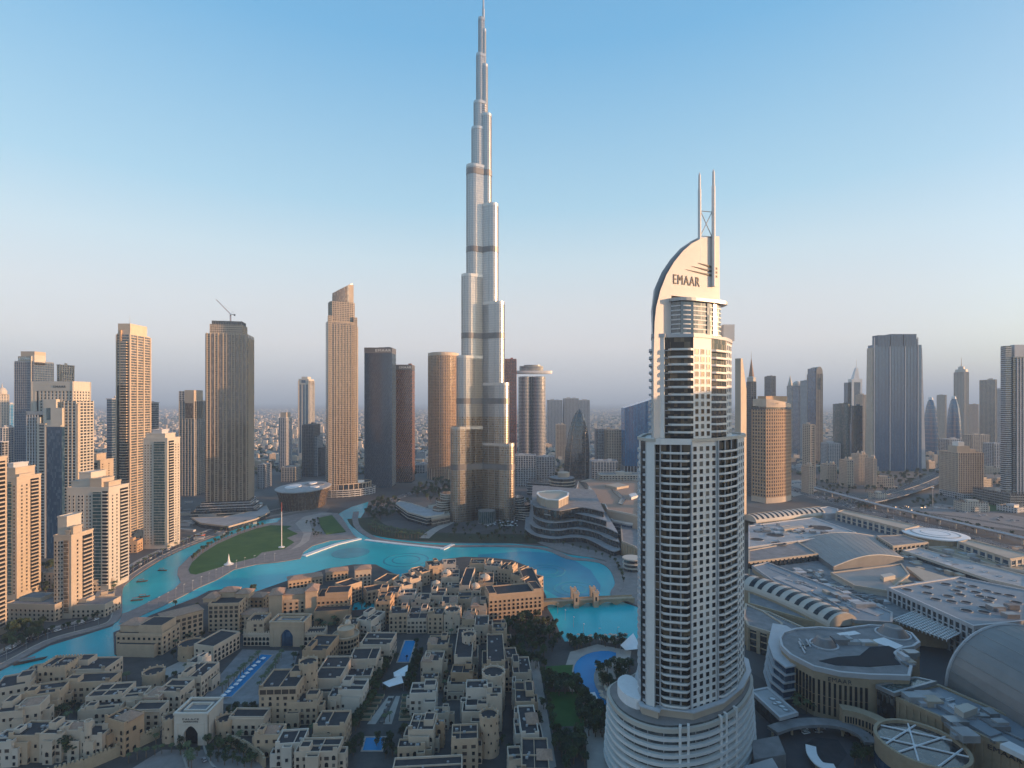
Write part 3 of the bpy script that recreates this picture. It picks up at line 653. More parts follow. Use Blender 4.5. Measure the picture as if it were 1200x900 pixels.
def tower(label, u0, u1, vtop, D, depth, glass='gblue', wall='panel', fh=3.8, bh=1.0, bd=.35, sp=None, pw=.6, pd=.6, rz=0, poly=None, group=None, name='skyscraper', base=0, roof=True, z0=0, nroof=3, cat='skyscraper', roofm=None):
    x0, x1, z1 = place(u0, u1, vtop, D, depth); w_ = x1 - x0
    t = thing(name, label, cat, ((x0 + x1) / 2, D, 0), R(rz), group)
    if poly: pl = [(a * w_ / 2, b * depth) for a, b in poly]
    else: pl = rect(w_, depth)
    g = MB(); g.prism(pl, z0, z1, 0); part('glazing', g, M[glass], t)
    if bh: g = MB(); bands(g, pl, z0 + fh - bh, z1, fh, bh, bd); part('floor_bands', g, M[wall], t)
    if sp: g = MB(); piers(g, pl, z0, z1, sp, pw, pd); part('piers', g, M[wall], t)
    if roof: roofbits(t, pl, z1 + .02, w_, depth, nroof, roofm or wall)
    return t, pl, w_, z1
def blockpart(t, name, x0, x1, y0, y1, z0, z1, m, glass=None, fh=3.8, bh=1.0, sp=None, pw=.6, pd=.55, bd=.35):
    pl = [(x0, y0), (x1, y0), (x1, y1), (x0, y1)]; g = MB(); g.prism(pl, z0, z1, 0)
    if glass:
        bands(g, pl, z0 + fh - bh, z1, fh, bh, bd, 1)
        if sp: piers(g, pl, z0, z1 + .3, sp, pw, pd, 1)
        part(name, g, [M[glass], M[m]], t)
    else: part(name, g, M[m], t)
RND = [(-.96, .12), (-.82, .02), (-.5, 0), (.5, 0), (.82, .02), (.96, .12), (1, .35), (1, .65), (.9, .92), (.6, 1), (-.6, 1), (-.9, .92), (-1, .65), (-1, .35)]
CIR = [(math.cos(2 * math.pi * i / 28 - math.pi / 2 - math.pi / 28), .5 + .5 * math.sin(2 * math.pi * i / 28 - math.pi / 2 - math.pi / 28)) for i in range(28)]

# --- cream residential towers on the left shore
def cream_tower(label, u0, u1, vtop, D, depth, cols, side, tops=(), wm='cream', fh=3.5, steps=(), top_win=True, glassm='gteal'):
    x0, x1, z1 = place(u0, u1, vtop, D, depth); w_ = x1 - x0
    t = thing('residential_tower', label, 'tower', ((x0 + x1) / 2, D, 0)); pl = rect(w_, depth)
    g = MB(); g.prism(pl, 0, z1); part('wall', g, M[wm], t)
    W = Wins(); nf = int((z1 - 9) / fh); me = [win_mesh('rect', 1.5, 1.75, M[wm], M['dark'])] * 3 + [win_mesh('rect', 1.5, 1.75, M[wm], M['curtain'])]; me2 = [win_mesh('rect', 2.1, 1.9, M['white'], M['dark'])] * 3 + [win_mesh('rect', 2.1, 1.9, M['white'], M['curtain'])]
    def column(p, tt, n, L, a, b, kind, zt):
        s0, s1 = a * L, b * L; nfl = int((zt - 9) / fh); ang = math.atan2(n[0], -n[1])
        if kind[0] in 'wv':
            k = int(kind[1:] or 1); m_ = me if kind[0] == 'w' else me2
            for f in range(nfl):
                for j in range(k):
                    c = s0 + (j + .5) * (s1 - s0) / k; W.add((p[0] + tt[0] * c, p[1] + tt[1] * c, 6 + f * fh), n, rnd.choice(m_))
        elif kind == 'g':
            g = MB(); g.obox(p, tt, n, s0, s1, -.2, .5, 5, zt - 4); part('glazed_bay', g, M[glassm], t)
            g = MB(); z = 6
            while z < zt - 5: g.obox(p, tt, n, s0 - .1, s1 + .1, .3, .8, z, z + .45); z += fh
            part('bay_floor_bands', g, M[wm], t)
        elif kind == 'b':
            g = MB(); g.obox(p, tt, n, s0, s1, -.2, .12, 5, zt - 3); part('balcony_recess', g, M['dark'], t)
            g = MB(); z = 6
            while z < zt - 4: g.obox(p, tt, n, s0 - .15, s1 + .15, .05, 1.5, z - .2, z + .9); z += fh
            part('balcony_stack', g, M[wm], t)
    for (i, p, tt, n, L) in edges(pl):
        if i == 0:
            for a, b, k in cols: column(p, tt, n, L, a, b, k, z1)
        if i == 1:
            for a, b, k in side: column(p, tt, n, L, a, b, k, z1)
    W.build(t)
    for a, b, y0, y1, dz, m_ in tops:
        q = rect((b - a) * w_, (y1 - y0) * depth, y0 * depth, ((a + b) / 2 - .5) * w_); g = MB(); g.prism(q, z1 + .01, z1 + dz)
        if dz > 3: g.ring(offset(q, .35), offset(q, -.5), z1 + dz - .9, z1 + dz + .5)
        part('roof_block', g, M[m_], t)
    g = MB(); g.ring(offset(pl, .3), offset(pl, -.5), z1 - .7, z1 + .9); part('parapet', g, M[wm], t)
    return t, w_, z1
cream_tower('sunlit cream tower of wide curved balconies cut by the left frame edge', -70, 8, 540, 405, 30, [(.02, .3, 'w3'), (.32, .6, 'b'), (.62, .98, 'b')], [(.05, .45, 'b'), (.5, .95, 'b')], [(.2, .8, .2, .8, 8, 'cream')], 'cream')
cream_tower('cream tower with one teal glass strip, just right of the left frame edge', 3, 48, 560, 505, 26, [(.02, .36, 'w2'), (.40, .64, 'g'), (.66, .98, 'w1')], [(.1, .5, 'w2'), (.55, .9, 'b')], [(.0, .72, .1, .9, 9, 'cream'), (.05, .4, .2, .8, 13, 'panel'), (.74, 1, .1, .6, 3, 'cream')], 'cream')
cream_tower('short cream tower with bronze glass bay standing nearest the lake on the left', 63, 109, 628, 462, 24, [(.02, .17, 'w1'), (.2, .56, 'v2'), (.58, .84, 'g')], [(.1, .45, 'w1'), (.5, .95, 'b')], [(0.02, .55, .15, .8, 16, 'cream2'), (.56, .8, .1, .5, 4, 'cream'), (.84, .98, .1, .5, 7, 'cream')], 'cream', glassm='gbronze')
cream_tower('broad cream tower with a teal glass bay behind the short bronze-bayed tower', 78, 151, 572, 530, 28, [(.02, .22, 'w2'), (.25, .42, 'v2'), (.45, .6, 'w2'), (.63, .82, 'g'), (.85, .98, 'b')], [(.08, .5, 'w2'), (.55, .95, 'b')], [(.0, .25, .2, .8, 6, 'cream2'), (.22, .5, .15, .85, 15, 'cream2'), (.5, .78, .1, .7, 9, 'cream'), (.62, .9, .2, .8, 5, 'cream')], 'cream2')
cream_tower('pale tower with a full-height teal glass front beside the shore houses', 168, 211, 514, 680, 26, [(.02, .38, 'w3'), (.44, .9, 'g')], [(.1, .5, 'b'), (.55, .95, 'w2')], [(.05, .85, .1, .9, 6, 'cream2'), (.2, .6, .3, .8, 11, 'panel')], 'cream2')
cream_tower('squat cream tower with teal bay seen in the gap behind the cream towers', 88, 133, 540, 760, 30, [(.02, .42, 'w3'), (.45, .75, 'g'), (.78, .98, 'b')], [(.1, .9, 'w2')], [(.3, .8, .2, .8, 9, 'cream'), (.0, .3, .2, .8, 4, 'cream')], 'cream')

# --- tall white and dark-glass tower with lettered portal top
def portal_tower():
    D = 640; x0, x1, z1 = place(29, 98, 447, D, 34); w_ = x1 - x0; t = thing('residential_tower', 'white tower stepping down in front with dark glass shaft and dark letters', 'tower', ((x0 + x1) / 2, D, 0))
    X = lambda u: Xat(u, D) - (x0 + x1) / 2
    zt = lambda v: Zat(v, D)
    blockpart(t, 'rear_shaft', X(31), X(79), 8, 34, 0, zt(447), 'cream2', 'gdark', 3.7, 1.5, 4.5, 2.2)
    g = MB(); g.box(X(31) - .5, X(79) + .5, 7.2, 34.5, zt(458), zt(447) + .5); part('lettered_parapet', g, M['cream2'], t)
    sign('EMAAR', 3.6, .3, M['letter'], t, (X(64), 7.0, zt(454)), 0, 15)
    g = MB(); g.box(X(31) - .6, X(35), 7.3, 30, 0, zt(452)); part('corner_pier', g, M['cream2'], t)
    g = MB(); g.box(X(35), X(39), 7.6, 8.5, zt(481), zt(457)); part('tall_window', g, M['dark'], t)
    blockpart(t, 'right_shaft', X(72), X(86), 4, 30, 0, zt(470), 'cream2', 'gdark', 3.7, 1.3, 5, 1.3)
    g = MB(); g.box(X(86), X(88.5), 3.4, 7, 0, zt(473)); part('corner_pier', g, M['cream'], t)
    g = MB(); g.box(X(49), X(64), 2, 12, 0, zt(468)); part('front_slab', g, M['cream2'], t)
    g = MB(); g.box(X(53), X(58.5), 1.6, 2.4, zt(492), zt(478)); part('tall_window', g, M['gteal'], t)
    g = MB(); g.box(X(58.5), X(72), 1, 10, 0, zt(478)); part('front_slab', g, M['cream2'], t)
    blockpart(t, 'left_wing', X(29), X(42), 3, 30, 0, zt(484), 'panel', 'gdark', 3.7, .5, 3.2, 1.2)
    g = MB(); g.box(X(28), X(50), 2.4, 30, zt(486), zt(482)); part('wing_roof', g, M['metal'], t)
    g = MB(); g.box(X(42), X(46), 1.2, 14, 0, zt(489)); part('corner_pier', g, M['cream2'], t)
    blockpart(t, 'balcony_strip', X(46), X(53), 0, 10, 0, zt(496), 'cream2', 'gdark', 3.7, 1.2, None)
    g = MB(); g.box(X(52.5), X(54.5), -1, 8, 0, zt(498)); g.box(X(54.5), X(72), -1, 0.2, zt(500), zt(498)); part('glass_frame', g, M['cream2'], t)
    blockpart(t, 'dark_glass_shaft', X(54.5), X(73), -.6, 10, 0, zt(500.2), 'gblue', 'gblue', 3.7, .3, None, bd=.12)
portal_tower()
tt, pl, w_, z1 = tower('blue glass slab with white script sign at its roof, far left', 17, 63, 424, 830, 36, 'gblue', 'metal', 3.8, .45, .2, 3.0, .35, .35, nroof=0)
blockpart(tt, 'sign_block', -w_ * .36, w_ * .36, 6, 26, z1 + 1.5, z1 + 17, 'cream'); blockpart(tt, 'sign_block', w_ * .3, w_ * .5, 1, 20, z1 - 5, z1 + 11, 'cream2')
blockpart(tt, 'corner_fin', w_ * .36, w_ * .39, -1, 4, 0, z1 + 9, 'cream2')
blockpart(tt, 'sign_board', -w_ * .42, w_ * .25, 3.2, 5.8, z1 + 1.5, z1 + 9, 'cream'); sign('arrivec', 8.6, .6, M['letterw'], tt, (-w_ * .06, 3.0, z1 + 3.0), 0, w_ * .66, shear=.25)
tt, pl, w_, z1 = tower('pinkish stepped tower rising behind the lettered white tower', 70, 84, 428, 930, 30, 'gdark', 'plaster2', 3.8, 1.4, .3, 5, 2.0, .5, nroof=1)
blockpart(tt, 'lower_shoulder', -w_ * 1.1, -w_ * .5, 2, 26, 0, z1 - 14, 'plaster2', 'gdark', 3.8, 1.5, 5, 2)
blockpart(tt, 'dark_flank', w_ * .02, w_ * .5 + .5, -.8, 3, 0, z1 - 22, 'gdark')
tower('dark glass tower half hidden behind the far left towers', 3, 17, 502, 900, 30, 'gblue', 'panel', 3.8, .5, .3, 5, .8, .6)
tower('grey glass tower at the left frame edge behind the cream towers', -14, 5, 520, 760, 30, 'gdark', 'panel', 3.8, .6, .3, 5, .8, .6)
tt, pl, w_, z1 = tower('slim tower with domed top just inside the left frame edge', -2, 7, 462, 1250, 26, 'ggrey', 'cream2', 3.8, 1.2, .3, 6, 2.4, .5, roof=False)
g = MB(); g.lathe([(9, z1), (9, z1 + 8), (6, z1 + 14), (1.2, z1 + 17), (.2, z1 + 27)], 16, 0, 13); part('dome', g, M['cream2'], tt)
tower('small blue tower with twin roof horns near the left frame edge', 8, 15, 474, 1300, 26, 'gbright', 'panel', 3.8, .5, .2, 8, .6, .4)
tower('low pale slab in front of the far left blue tower', -6, 4, 556, 640, 26, 'gdark', 'cream2', 3.6, 1.5, .3, 4, 1.6, .5)

# --- tall balcony tower and its neighbours
tt, pl, w_, z1 = tower('tall slender beige tower ribbed with balconies and a flat square crown', 137, 176, 392, 715, 40, 'ggrey', 'plaster2', 3.6, .85, .9, 14, 1.4, 1.1, nroof=0)
blockpart(tt, 'crown', -w_ * .46, w_ * .48, 1, 34, z1, z1 + 15, 'plaster2'); blockpart(tt, 'front_shaft', -w_ * .12, w_ * .3, -2.6, 2, 0, z1 - 9, 'plaster2', 'gdark', 3.6, 1.2, None, bd=.8)
blockpart(tt, 'solid_strip', -w_ * .26, -w_ * .14, -1.4, 2, z1 - 110, z1 + 6, 'plaster3'); blockpart(tt, 'dark_strip', -w_ * .5, -w_ * .28, -.95, 2, 0, z1 - 70, 'gdark')
g = MB(); g.tube((0, 12, z1 + 15), (0, 12, z1 + 28), .3, .1, 6); part('roof_mast', g, M['metal'], tt)
tower('low blue glass tower peeping left of the tall balcony tower', 131, 139, 468, 800, 24, 'gblue', 'panel', 3.8, .4, .2)
tower('slim grey tower close on the right of the tall balcony tower', 175, 181, 472, 900, 24, 'ggrey', 'panel', 3.8, .6, .3)
tt, pl, w_, z1 = tower('mid-height glass block with sunlit square top left of the crane tower', 210, 243, 470, 1060, 46, 'ggrey', 'cream2', 3.8, .5, .3, 6.5, 1.0, .7, nroof=0)
blockpart(tt, 'sunlit_crown', -w_ * .12, w_ * .5, -.9, 30, z1 - 36, z1 + 22, 'cream'); blockpart(tt, 'upper_block', -w_ * .5, -w_ * .13, -.5, 30, z1, z1 + 20, 'panel', 'ggrey', 3.8, .8, 5)
blockpart(tt, 'crown_window', -w_ * .08, w_ * .46, -1.2, -.8, z1 - 34, z1 - 4, 'gbronze')

# --- broad ribbed tower under construction crane
tt, pl, w_, z1 = tower('broad bronze-grey ribbed tower with a crane on its roof', 243, 303, 392, 880, 44, 'gbronze', 'cream', 3.6, .6, .4, None, nroof=0, rz=13)
for k in (-.46, -.38, -.28, -.2, -.08, .0, .12, .2, .3, .38, .47):
    blockpart(tt, 'rib', w_ * k - .55, w_ * k + .55, -1.5, 1, 0, z1 + 2, 'cream')
for k in (-.33, -.14, .06, .25, .43): blockpart(tt, 'solid_bay', w_ * k - 2.2, w_ * k + 2.2, -.7, 1, 0, z1 - 1, 'gbronze')
for y in (6, 14, 22, 30, 38): blockpart(tt, 'side_rib', w_ * .5 - .2, w_ * .5 + 1.4, y - 1, y + 1, 0, z1 - 4, 'cream')
blockpart(tt, 'upper_storeys', -w_ * .40, w_ * .36, 2, 34, z1, z1 + 17, 'cream', 'gbronze', 3.6, 1.0, 3, .7); blockpart(tt, 'crown', -w_ * .36, w_ * .34, 4, 30, z1 + 17, z1 + 23, 'steeld', 'gdark', 6, .8, 2.5, .6)
for k in range(3):
    q = [(a * (.58 + .1 * k), -4 - 4 * k + b * 1) for a, b in [(-w_, 0), (w_, 0), (w_, 40), (-w_, 40)]]; g = MB(); g.prism(q, 0, 24 - 7 * k); bands(g, q, 1, 24 - 7 * k, 4, 1.2, .6, 1); part('podium', g, [M['gdark'], M['panel'] if k < 2 else M['cream2']], tt)
def crane(label, loc, s, jib_az, jib_el):
    t = thing('tower_crane', label, 'crane', loc, R(jib_az)); g = MB(); L = 46 * s
    for a, b in ((-1, -1), (1, -1), (1, 1), (-1, 1)): g.tube((a * s, b * s, 0), (a * s, b * s, 16 * s), .25 * s, .25 * s, 4)
    for k in range(8):
        z = k * 2 * s
        for a, b, c, d in ((-1, -1, 1, -1), (1, -1, 1, 1), (1, 1, -1, 1), (-1, 1, -1, -1)): g.tube((a * s, b * s, z), (c * s, d * s, z + 2 * s), .16 * s, .16 * s, 4)
    part('mast', g, M['red'], t); g = MB(); g.box(-1.6 * s, 1.6 * s, -2.5 * s, 1.5 * s, 16 * s, 19 * s); part('cab', g, M['paint'], t)
    c, e = math.cos(R(jib_el)), math.sin(R(jib_el)); pt = lambda l, o, y: (-c * l + e * o, y, 18 * s + e * l + c * o); g = MB()
    for o, y in ((0, -.8), (0, .8), (1.5, 0)): g.tube(pt(0, o * s, y * s), pt(L, o * s * .4, y * s * .4), .24 * s, .2 * s, 4)
    for k in range(16):
        l = L * k / 16; l2 = L * (k + 1) / 16
        g.tube(pt(l, 0, -.8 * s), pt(l2, 1.4 * s, 0), .13 * s, .13 * s, 4); g.tube(pt(l, 0, .8 * s), pt(l2, 1.4 * s, 0), .13 * s, .13 * s, 4)
    part('jib', g, M['red'], t); g = MB(); g.box(2 * s, 10 * s, -.8 * s, .8 * s, 17.5 * s, 18.6 * s); g.box(7 * s, 10.5 * s, -1.2 * s, 1.2 * s, 15 * s, 18.8 * s); part('counterweight', g, M['steeld'], t)
    g = MB(); g.tube((1.5 * s, 0, 19 * s), (4 * s, 0, 26 * s), .2 * s, .2 * s, 4); g.tube((4 * s, 0, 26 * s), pt(L * .8, .6 * s, 0), .1 * s, .1 * s, 4); g.tube((4 * s, 0, 26 * s), (9 * s, 0, 18.5 * s), .1 * s, .1 * s, 4); part('stay', g, M['metal'], t)
crane('red luffing crane on the roof of the broad ribbed tower', (tt.location.x - 2, tt.location.y + 16, z1 + 23), .72, 10, 47)

# --- tall golden tower left of centre
tt, pl, w_, z1 = tower('tall golden rounded tower with a slanted crown left of the supertall', 385, 427, 378, 1050, 44, 'gbronze', 'cream', 3.7, .7, .4, None, poly=RND, nroof=0, rz=27)
for k in (-.30, -.22, -.12, -.02, .08, .17, .27): blockpart(tt, 'rib', w_ * k - .5, w_ * k + .5, -1.2, 1.5, 12, z1 - 4, 'cream')
for k in (-.42, .40): blockpart(tt, 'corner_column', w_ * k - 3.2, w_ * k + 3.2, 1, 8, 10, z1 + 12, 'cream', 'gbronze', 3.7, .9, 2.2, .6)
for k in (.2, .35, .5, .65, .8): blockpart(tt, 'side_rib', w_ * .47, w_ * .5 + .9, k * 52 - 1, k * 52 + 1, 12, z1 - 6, 'cream')
zc = z1; q = [(a * w_ * .41, 5 + b * 38) for a, b in RND]; g = MB(); g.prism(q, zc, zc + 42); bands(g, q, zc + 3, zc + 42, 3.7, .9, .4, 1); piers(g, q, zc, zc + 42, 5, .8, .6, 1); part('upper_setback', g, [M['gbronze'], M['cream']], tt)
g = MB(); a = w_ * .33; n = 16
ar = [(-a + 2 * a * i / n, 9 - 5 * (1 - (2 * i / n - 1) ** 2)) for i in range(n + 1)]
for i in range(n):
    (xa, ya), (xb, yb) = ar[i], ar[i + 1]; h0, h1 = zc + 58 + 24 * i / n, zc + 58 + 24 * (i + 1) / n
    g.face([(xa, ya, zc + 42), (xb, yb, zc + 42), (xb, yb, h1), (xa, ya, h0)]); g.face([(xa, ya, h0), (xb, yb, h1), (xb, yb + 2, h1), (xa, ya + 2, h0)]); g.face([(xa, ya + 2, zc + 42), (xa, ya + 2, h0), (xb, yb + 2, h1), (xb, yb + 2, zc + 42)])
part('slanted_crown', g, M['gbronze'], tt)
g = MB(); g.box(-a + 3, a - .2, 9.5, 34, zc + 42, zc + 56); g.box(a * .6, a + 1.5, 6, 36, zc + 40, zc + 78); part('crown_core', g, M['cream'], tt)
for r_, h, m_ in ((.86, 25, 'cream'), (1.0, 13, 'panel')):
    q = ell(w_ * r_, 34 * r_, 32, w_ * .16, 26); g = MB(); g.prism(q, 0, h); bands(g, q, 1, h + 1.6, 11.5 if h > 20 else 4, 1.6, .7, 1); piers(g, q, 0, h, 8, 1.6 if h > 20 else .8, .6, 1); part('podium_drum', g, [M['gdark'], M[m_]], tt)

# --- dark lettered pair
def staggered(label, u0, u1, vtop, D, depth, wall, lab_size, uS, wS, lm):
    tt, pl, w_, z1 = tower(label, u0, u1, vtop, D, depth, 'gblue' if wall == 'slate' else 'gdark', wall, 3.6, .35, .3, None, nroof=2)
    g = MB(); k = 0; z = 3.6
    rr = random.Random(u0)
    while z < z1 - 12:
        for i, p, t2, n, L in edges(pl):
            s = (k % 3) * 1.7
            while s < L - 3: g.obox(p, t2, n, s, s + 2.6, 0, .75, z + .36, z + 2.0); s += 5.1
        z += 3.6; k += 1
    part('staggered_panel', g, M[wall], tt, kind='stuff')
    g = MB(); q = offset(pl, .3); g.ring(q, offset(pl, -.5), z1 - 11, z1 + 1); part('sign_parapet', g, M['steeld'], tt)
    sign('EMAAR', lab_size, .4, lm, tt, (w_ * uS, -.55, z1 - 7.6), 0, wS * w_); return tt
staggered('dark blue-grey woven tower with white letters, left of the reddish one', 427, 464, 408, 1160, 40, 'slate', 8, .18, .56, M['letterw'])
staggered('reddish-brown woven tower with white letters beside the dark lettered one', 463, 486, 428, 1230, 36, 'rust', 7.4, .1, .72, M['letterw'])
tt, pl, w_, z1 = tower('round bronze drum tower with a fine lattice just left of the supertall', 499, 539, 416, 1270, 80, 'gdark', 'plaster3', 3.7, 1.1, .5, 4.2, 1.3, .7, poly=CIR, roof=False)
g = MB(); g.lathe([(w_ * .5 + .8, z1), (w_ * .5 + .8, z1 + 7), (w_ * .44, z1 + 8.5), (.5, z1 + 9)], 28, 0, 40); part('crown', g, M['plaster2'], tt)
g = MB(); g.lathe([(w_ * .5 + 2, 0), (w_ * .5 + 2, 26), (w_ * .48, 26.2)], 28, 0, 40); part('podium_drum', g, M['gbronze'], tt)
g = MB(); piers(g, ell(w_ * .5 + 2, w_ * .5 + 2, 28, 0, 40), 0, 27, 8, 1.4, .8); part('podium_column', g, M['plaster2'], tt, kind='stuff')

# --- far towers between
tt, pl, w_, z1 = tower('slender far tower with a white framed top between crane tower and golden tower', 350, 368, 446, 1850, 50, 'gblue', 'cream2', 4, .5, .3, 13, 4.5, .8, nroof=1)
blockpart(tt, 'crown', -w_ * .5, w_ * .5, -1, 50, z1 - 14, z1 + 6, 'cream2'); blockpart(tt, 'crown_opening', -w_ * .2, w_ * .2, -1.6, 0, z1 - 8, z1 + 2, 'gblue'); blockpart(tt, 'crown', -w_ * .3, w_ * .3, 8, 40, z1 + 6, z1 + 14, 'cream2')
tt, pl, w_, z1 = tower('grey round-shouldered far tower right of the crane tower', 326, 343, 490, 1480, 40, 'ggrey', 'panel', 4, .9, .4, 5, 1.2, .6, poly=RND, nroof=0)
blockpart(tt, 'crown', -w_ * .34, w_ * .34, 6, 34, z1, z1 + 16, 'cream')
tt, pl, w_, z1 = tower('dark stepped slab tower directly behind the opera hall', 354, 375, 498, 1330, 44, 'gdark', 'steeld', 3.8, .6, .3, 4, .6, .4)
blockpart(tt, 'lower_wing', w_ * .5, w_ * .78, 4, 40, 0, z1 - 28, 'panel', 'ggrey', 3.8, 1, 4); blockpart(tt, 'lower_wing', w_ * .78, w_ * 1.02, 8, 40, 0, z1 - 58, 'steeld', 'gdark', 3.8, .8, 4)

# --- twin towers joined by a cantilevered roof deck
def bridge_twins():
    D = 1480; x0, x1, _ = place(606, 640, 440, D, 60); t = thing('twin_towers', 'pale twin oval towers joined by a long cantilevered sky deck right of the supertall', 'skyscraper', ((x0 + x1) / 2, D, 0))
    w_ = x1 - x0; z1 = Zat(441, D)
    for cx, rx, gl in ((-w_ * .22, w_ * .24, 'ggrey'), (w_ * .24, w_ * .26, 'ggrey')):
        q = ell(rx, 26, 24, cx, 30); g = MB(); g.prism(q, 0, z1); bands(g, q, 3, z1, 4, 1.2, .6, 1); part('oval_shaft', g, [M[gl], M['panel']], t)
    blockpart(t, 'shadow_gap', -w_ * .02, w_ * .02, 8, 40, 0, z1, 'gdark')
    g = MB(); X = lambda u: Xat(u, D) - (x0 + x1) / 2; zt = lambda v: Zat(v, D)
    q = ell((X(648) - X(592)) / 2, 17, 32, (X(648) + X(592)) / 2, 26); g.loft([[(p[0] * .96 + 1, p[1] * .9 + 2, zt(437.6)) for p in q], [(*p, zt(436)) for p in q], [(*p, zt(434)) for p in q]]); part('sky_deck', g, M['white'], t)
    for u0, u1, v in ((609, 637, 428.5), (614, 634, 427.2)):
        q = ell((X(u1) - X(u0)) / 2, 15, 24, (X(u1) + X(u0)) / 2, 26); g = MB(); g.prism(q, zt(434), zt(v)); bands(g, q, zt(434) + 2, zt(v), 4, 1.5, .5, 1); part('crown', g, [M['ggrey'], M['cream2']], t)
bridge_twins()
tt, pl, w_, z1 = tower('reddish tower under construction half hidden behind the supertall', 588, 605, 421, 1430, 40, 'gdark', 'red', 4, .5, .8, 4.2, .5, .9, nroof=2, roofm='red')
for (u0, u1, v, lab) in ((641, 659, 469, 'leftmost of the three hazy towers standing beyond the pointed dark tower'), (660, 678, 467, 'middle one of the three hazy towers, with a warm lit face'), (677, 691, 469, 'rightmost of the three hazy towers, overlapping the middle one')):
    tower(lab, u0, u1, v, 2150, 55, 'ggrey' if u0 != 660 else 'gbronze', 'panel', 4, 1.1, .4, 6, 1.5, .6, group='three far hazy towers')
tower('narrow pale far block left of the pointed dark tower', 651, 663, 498, 1700, 40, 'gbronze', 'plaster2', 4, 1.2, .4, 5, 1.6, .6)

def pointed():
    D = 1290; x0, x1, z1 = place(659, 692, 480, D, 50); w_ = x1 - x0; t = thing('pointed_tower', 'dark ogive-shaped glass tower with a warm reflection, right of the twin towers', 'skyscraper', ((x0 + x1) / 2, D, 0))
    g = MB(); rings = []; n = 20
    for k in range(17):
        f = k / 16; r = max(.02, (1 - f ** 2.4)) ** .62; rings.append([(w_ * .12 * f + w_ * .5 * r * math.cos(2 * math.pi * i / n), 24 + 24 * r * math.sin(2 * math.pi * i / n), z1 * f) for i in range(n)])
    g.loft(rings); part('glass_shell', g, M['gdark'], t, smooth=False)
    g = MB()
    for i in (13, 17):
        for k in range(16): g.tube(rings[k][i], rings[k + 1][i], .9, .9, 5)
    part('edge_rib', g, M['steeld'], t)
    g = MB()
    for k in range(1, 16): 
        q = [(p[0], p[1]) for p in rings[k]]
        g.ring(offset(q, .3) if k < 15 else q, q, rings[k][0][2], rings[k][0][2] + .8)
    part('floor_bands', g, M['gbronze'], t)
pointed()
def shear():
    D = 1270; x0, x1, z1 = place(727, 772, 478, D, 60); w_ = x1 - x0; t = thing('sheared_tower', 'bright blue glass tower with a slanting top left of the sail-topped tower', 'skyscraper', ((x0 + x1) / 2, D, 0))
    g = MB(); n = 12; fr = [(-w_ / 2 + w_ * i / n, 8 - 14 * math.sin(math.pi * i / n)) for i in range(n + 1)]; bk = [(w_ / 2, 50), (-w_ / 2, 50)]
    pl = fr + bk; top = lambda x: z1 + 26 * (x / w_ + .5); m = len(pl)
    for i in range(m):
        a, b = pl[i], pl[(i + 1) % m]; g.face([(*a, 0), (*b, 0), (*b, top(b[0])), (*a, top(a[0]))])
    g.face([(*p, top(p[0])) for p in pl]); part('glass_shell', g, M['gbright'], t)
    g = MB()
    for i in range(0, 2 * n + 1):
        f = i / (2 * n); x = -w_ / 2 + w_ * f; y = 8 - 14 * math.sin(math.pi * f); g.box(x - .35, x + .35, y - .9, y + .3, 0, top(x) + 1)
    part('fin', g, M['gblue'], t)
    q = [(p[0] * 1.05, p[1] - 4) for p in pl]; g = MB(); g.prism(q, 0, 34); bands(g, q, 2, 35, 16, 2, .8, 1); piers(g, q, 0, 34, 9, 1.6, .7, 1); part('podium', g, [M['gdark'], M['panel']], t)
shear()

# --- behind and right of the sail-topped tower
def blade():
    D = 760; x0, x1, z1 = place(860, 879, 420, D, 10); w_ = (x1 - x0) * 1.25; t = thing('blade_tower', 'sunlit cream blade tower with a sloping top right behind the sail-topped tower', 'skyscraper', ((x0 + x1) / 2 + 3, D + 6, 0), R(48))
    g = MB(); pf = [(-w_ / 2, 0), (w_ / 2, 0), (w_ / 2, z1 - 44), (w_ * .2, z1 - 26), (-w_ * .2, z1), (-w_ / 2, z1)]
    n = len(pf); g.face([(x, 0, z) for x, z in pf]); g.face([(x, 8, z) for x, z in pf][::-1])
    for i in range(n):
        (a, b), (c, d) = pf[i], pf[(i + 1) % n]; g.face([(a, 0, b), (a, 8, b), (c, 8, d), (c, 0, d)])
    part('wall', g, M['cream'], t); g = MB()
    for z in range(8, int(z1 - 50), 4): g.box(w_ / 2 - .2, w_ / 2 + .3, 1.5, 6.5, z, z + 1.8)
    part('side_glazing', g, M['dark'], t)
blade()
tt, pl, w_, z1 = tower('dark tower with a pointed needle spire behind the blade tower', 875, 886, 447, 1050, 20, 'gdark', 'steeld', 3.8, .6, .3, 4, .8, .5, roof=False)
g = MB(); g.lathe([(8.5, z1), (8.5, z1 + 8), (5.5, z1 + 10)], 8, 0, 10); part('crown', g, M['cream2'], tt)
g = MB(); g.lathe([(5.5, z1 + 10), (2.6, z1 + 30), (.4, z1 + 46), (.1, z1 + 60)], 8, 0, 10); part('spire', g, M['rooftile'], tt)
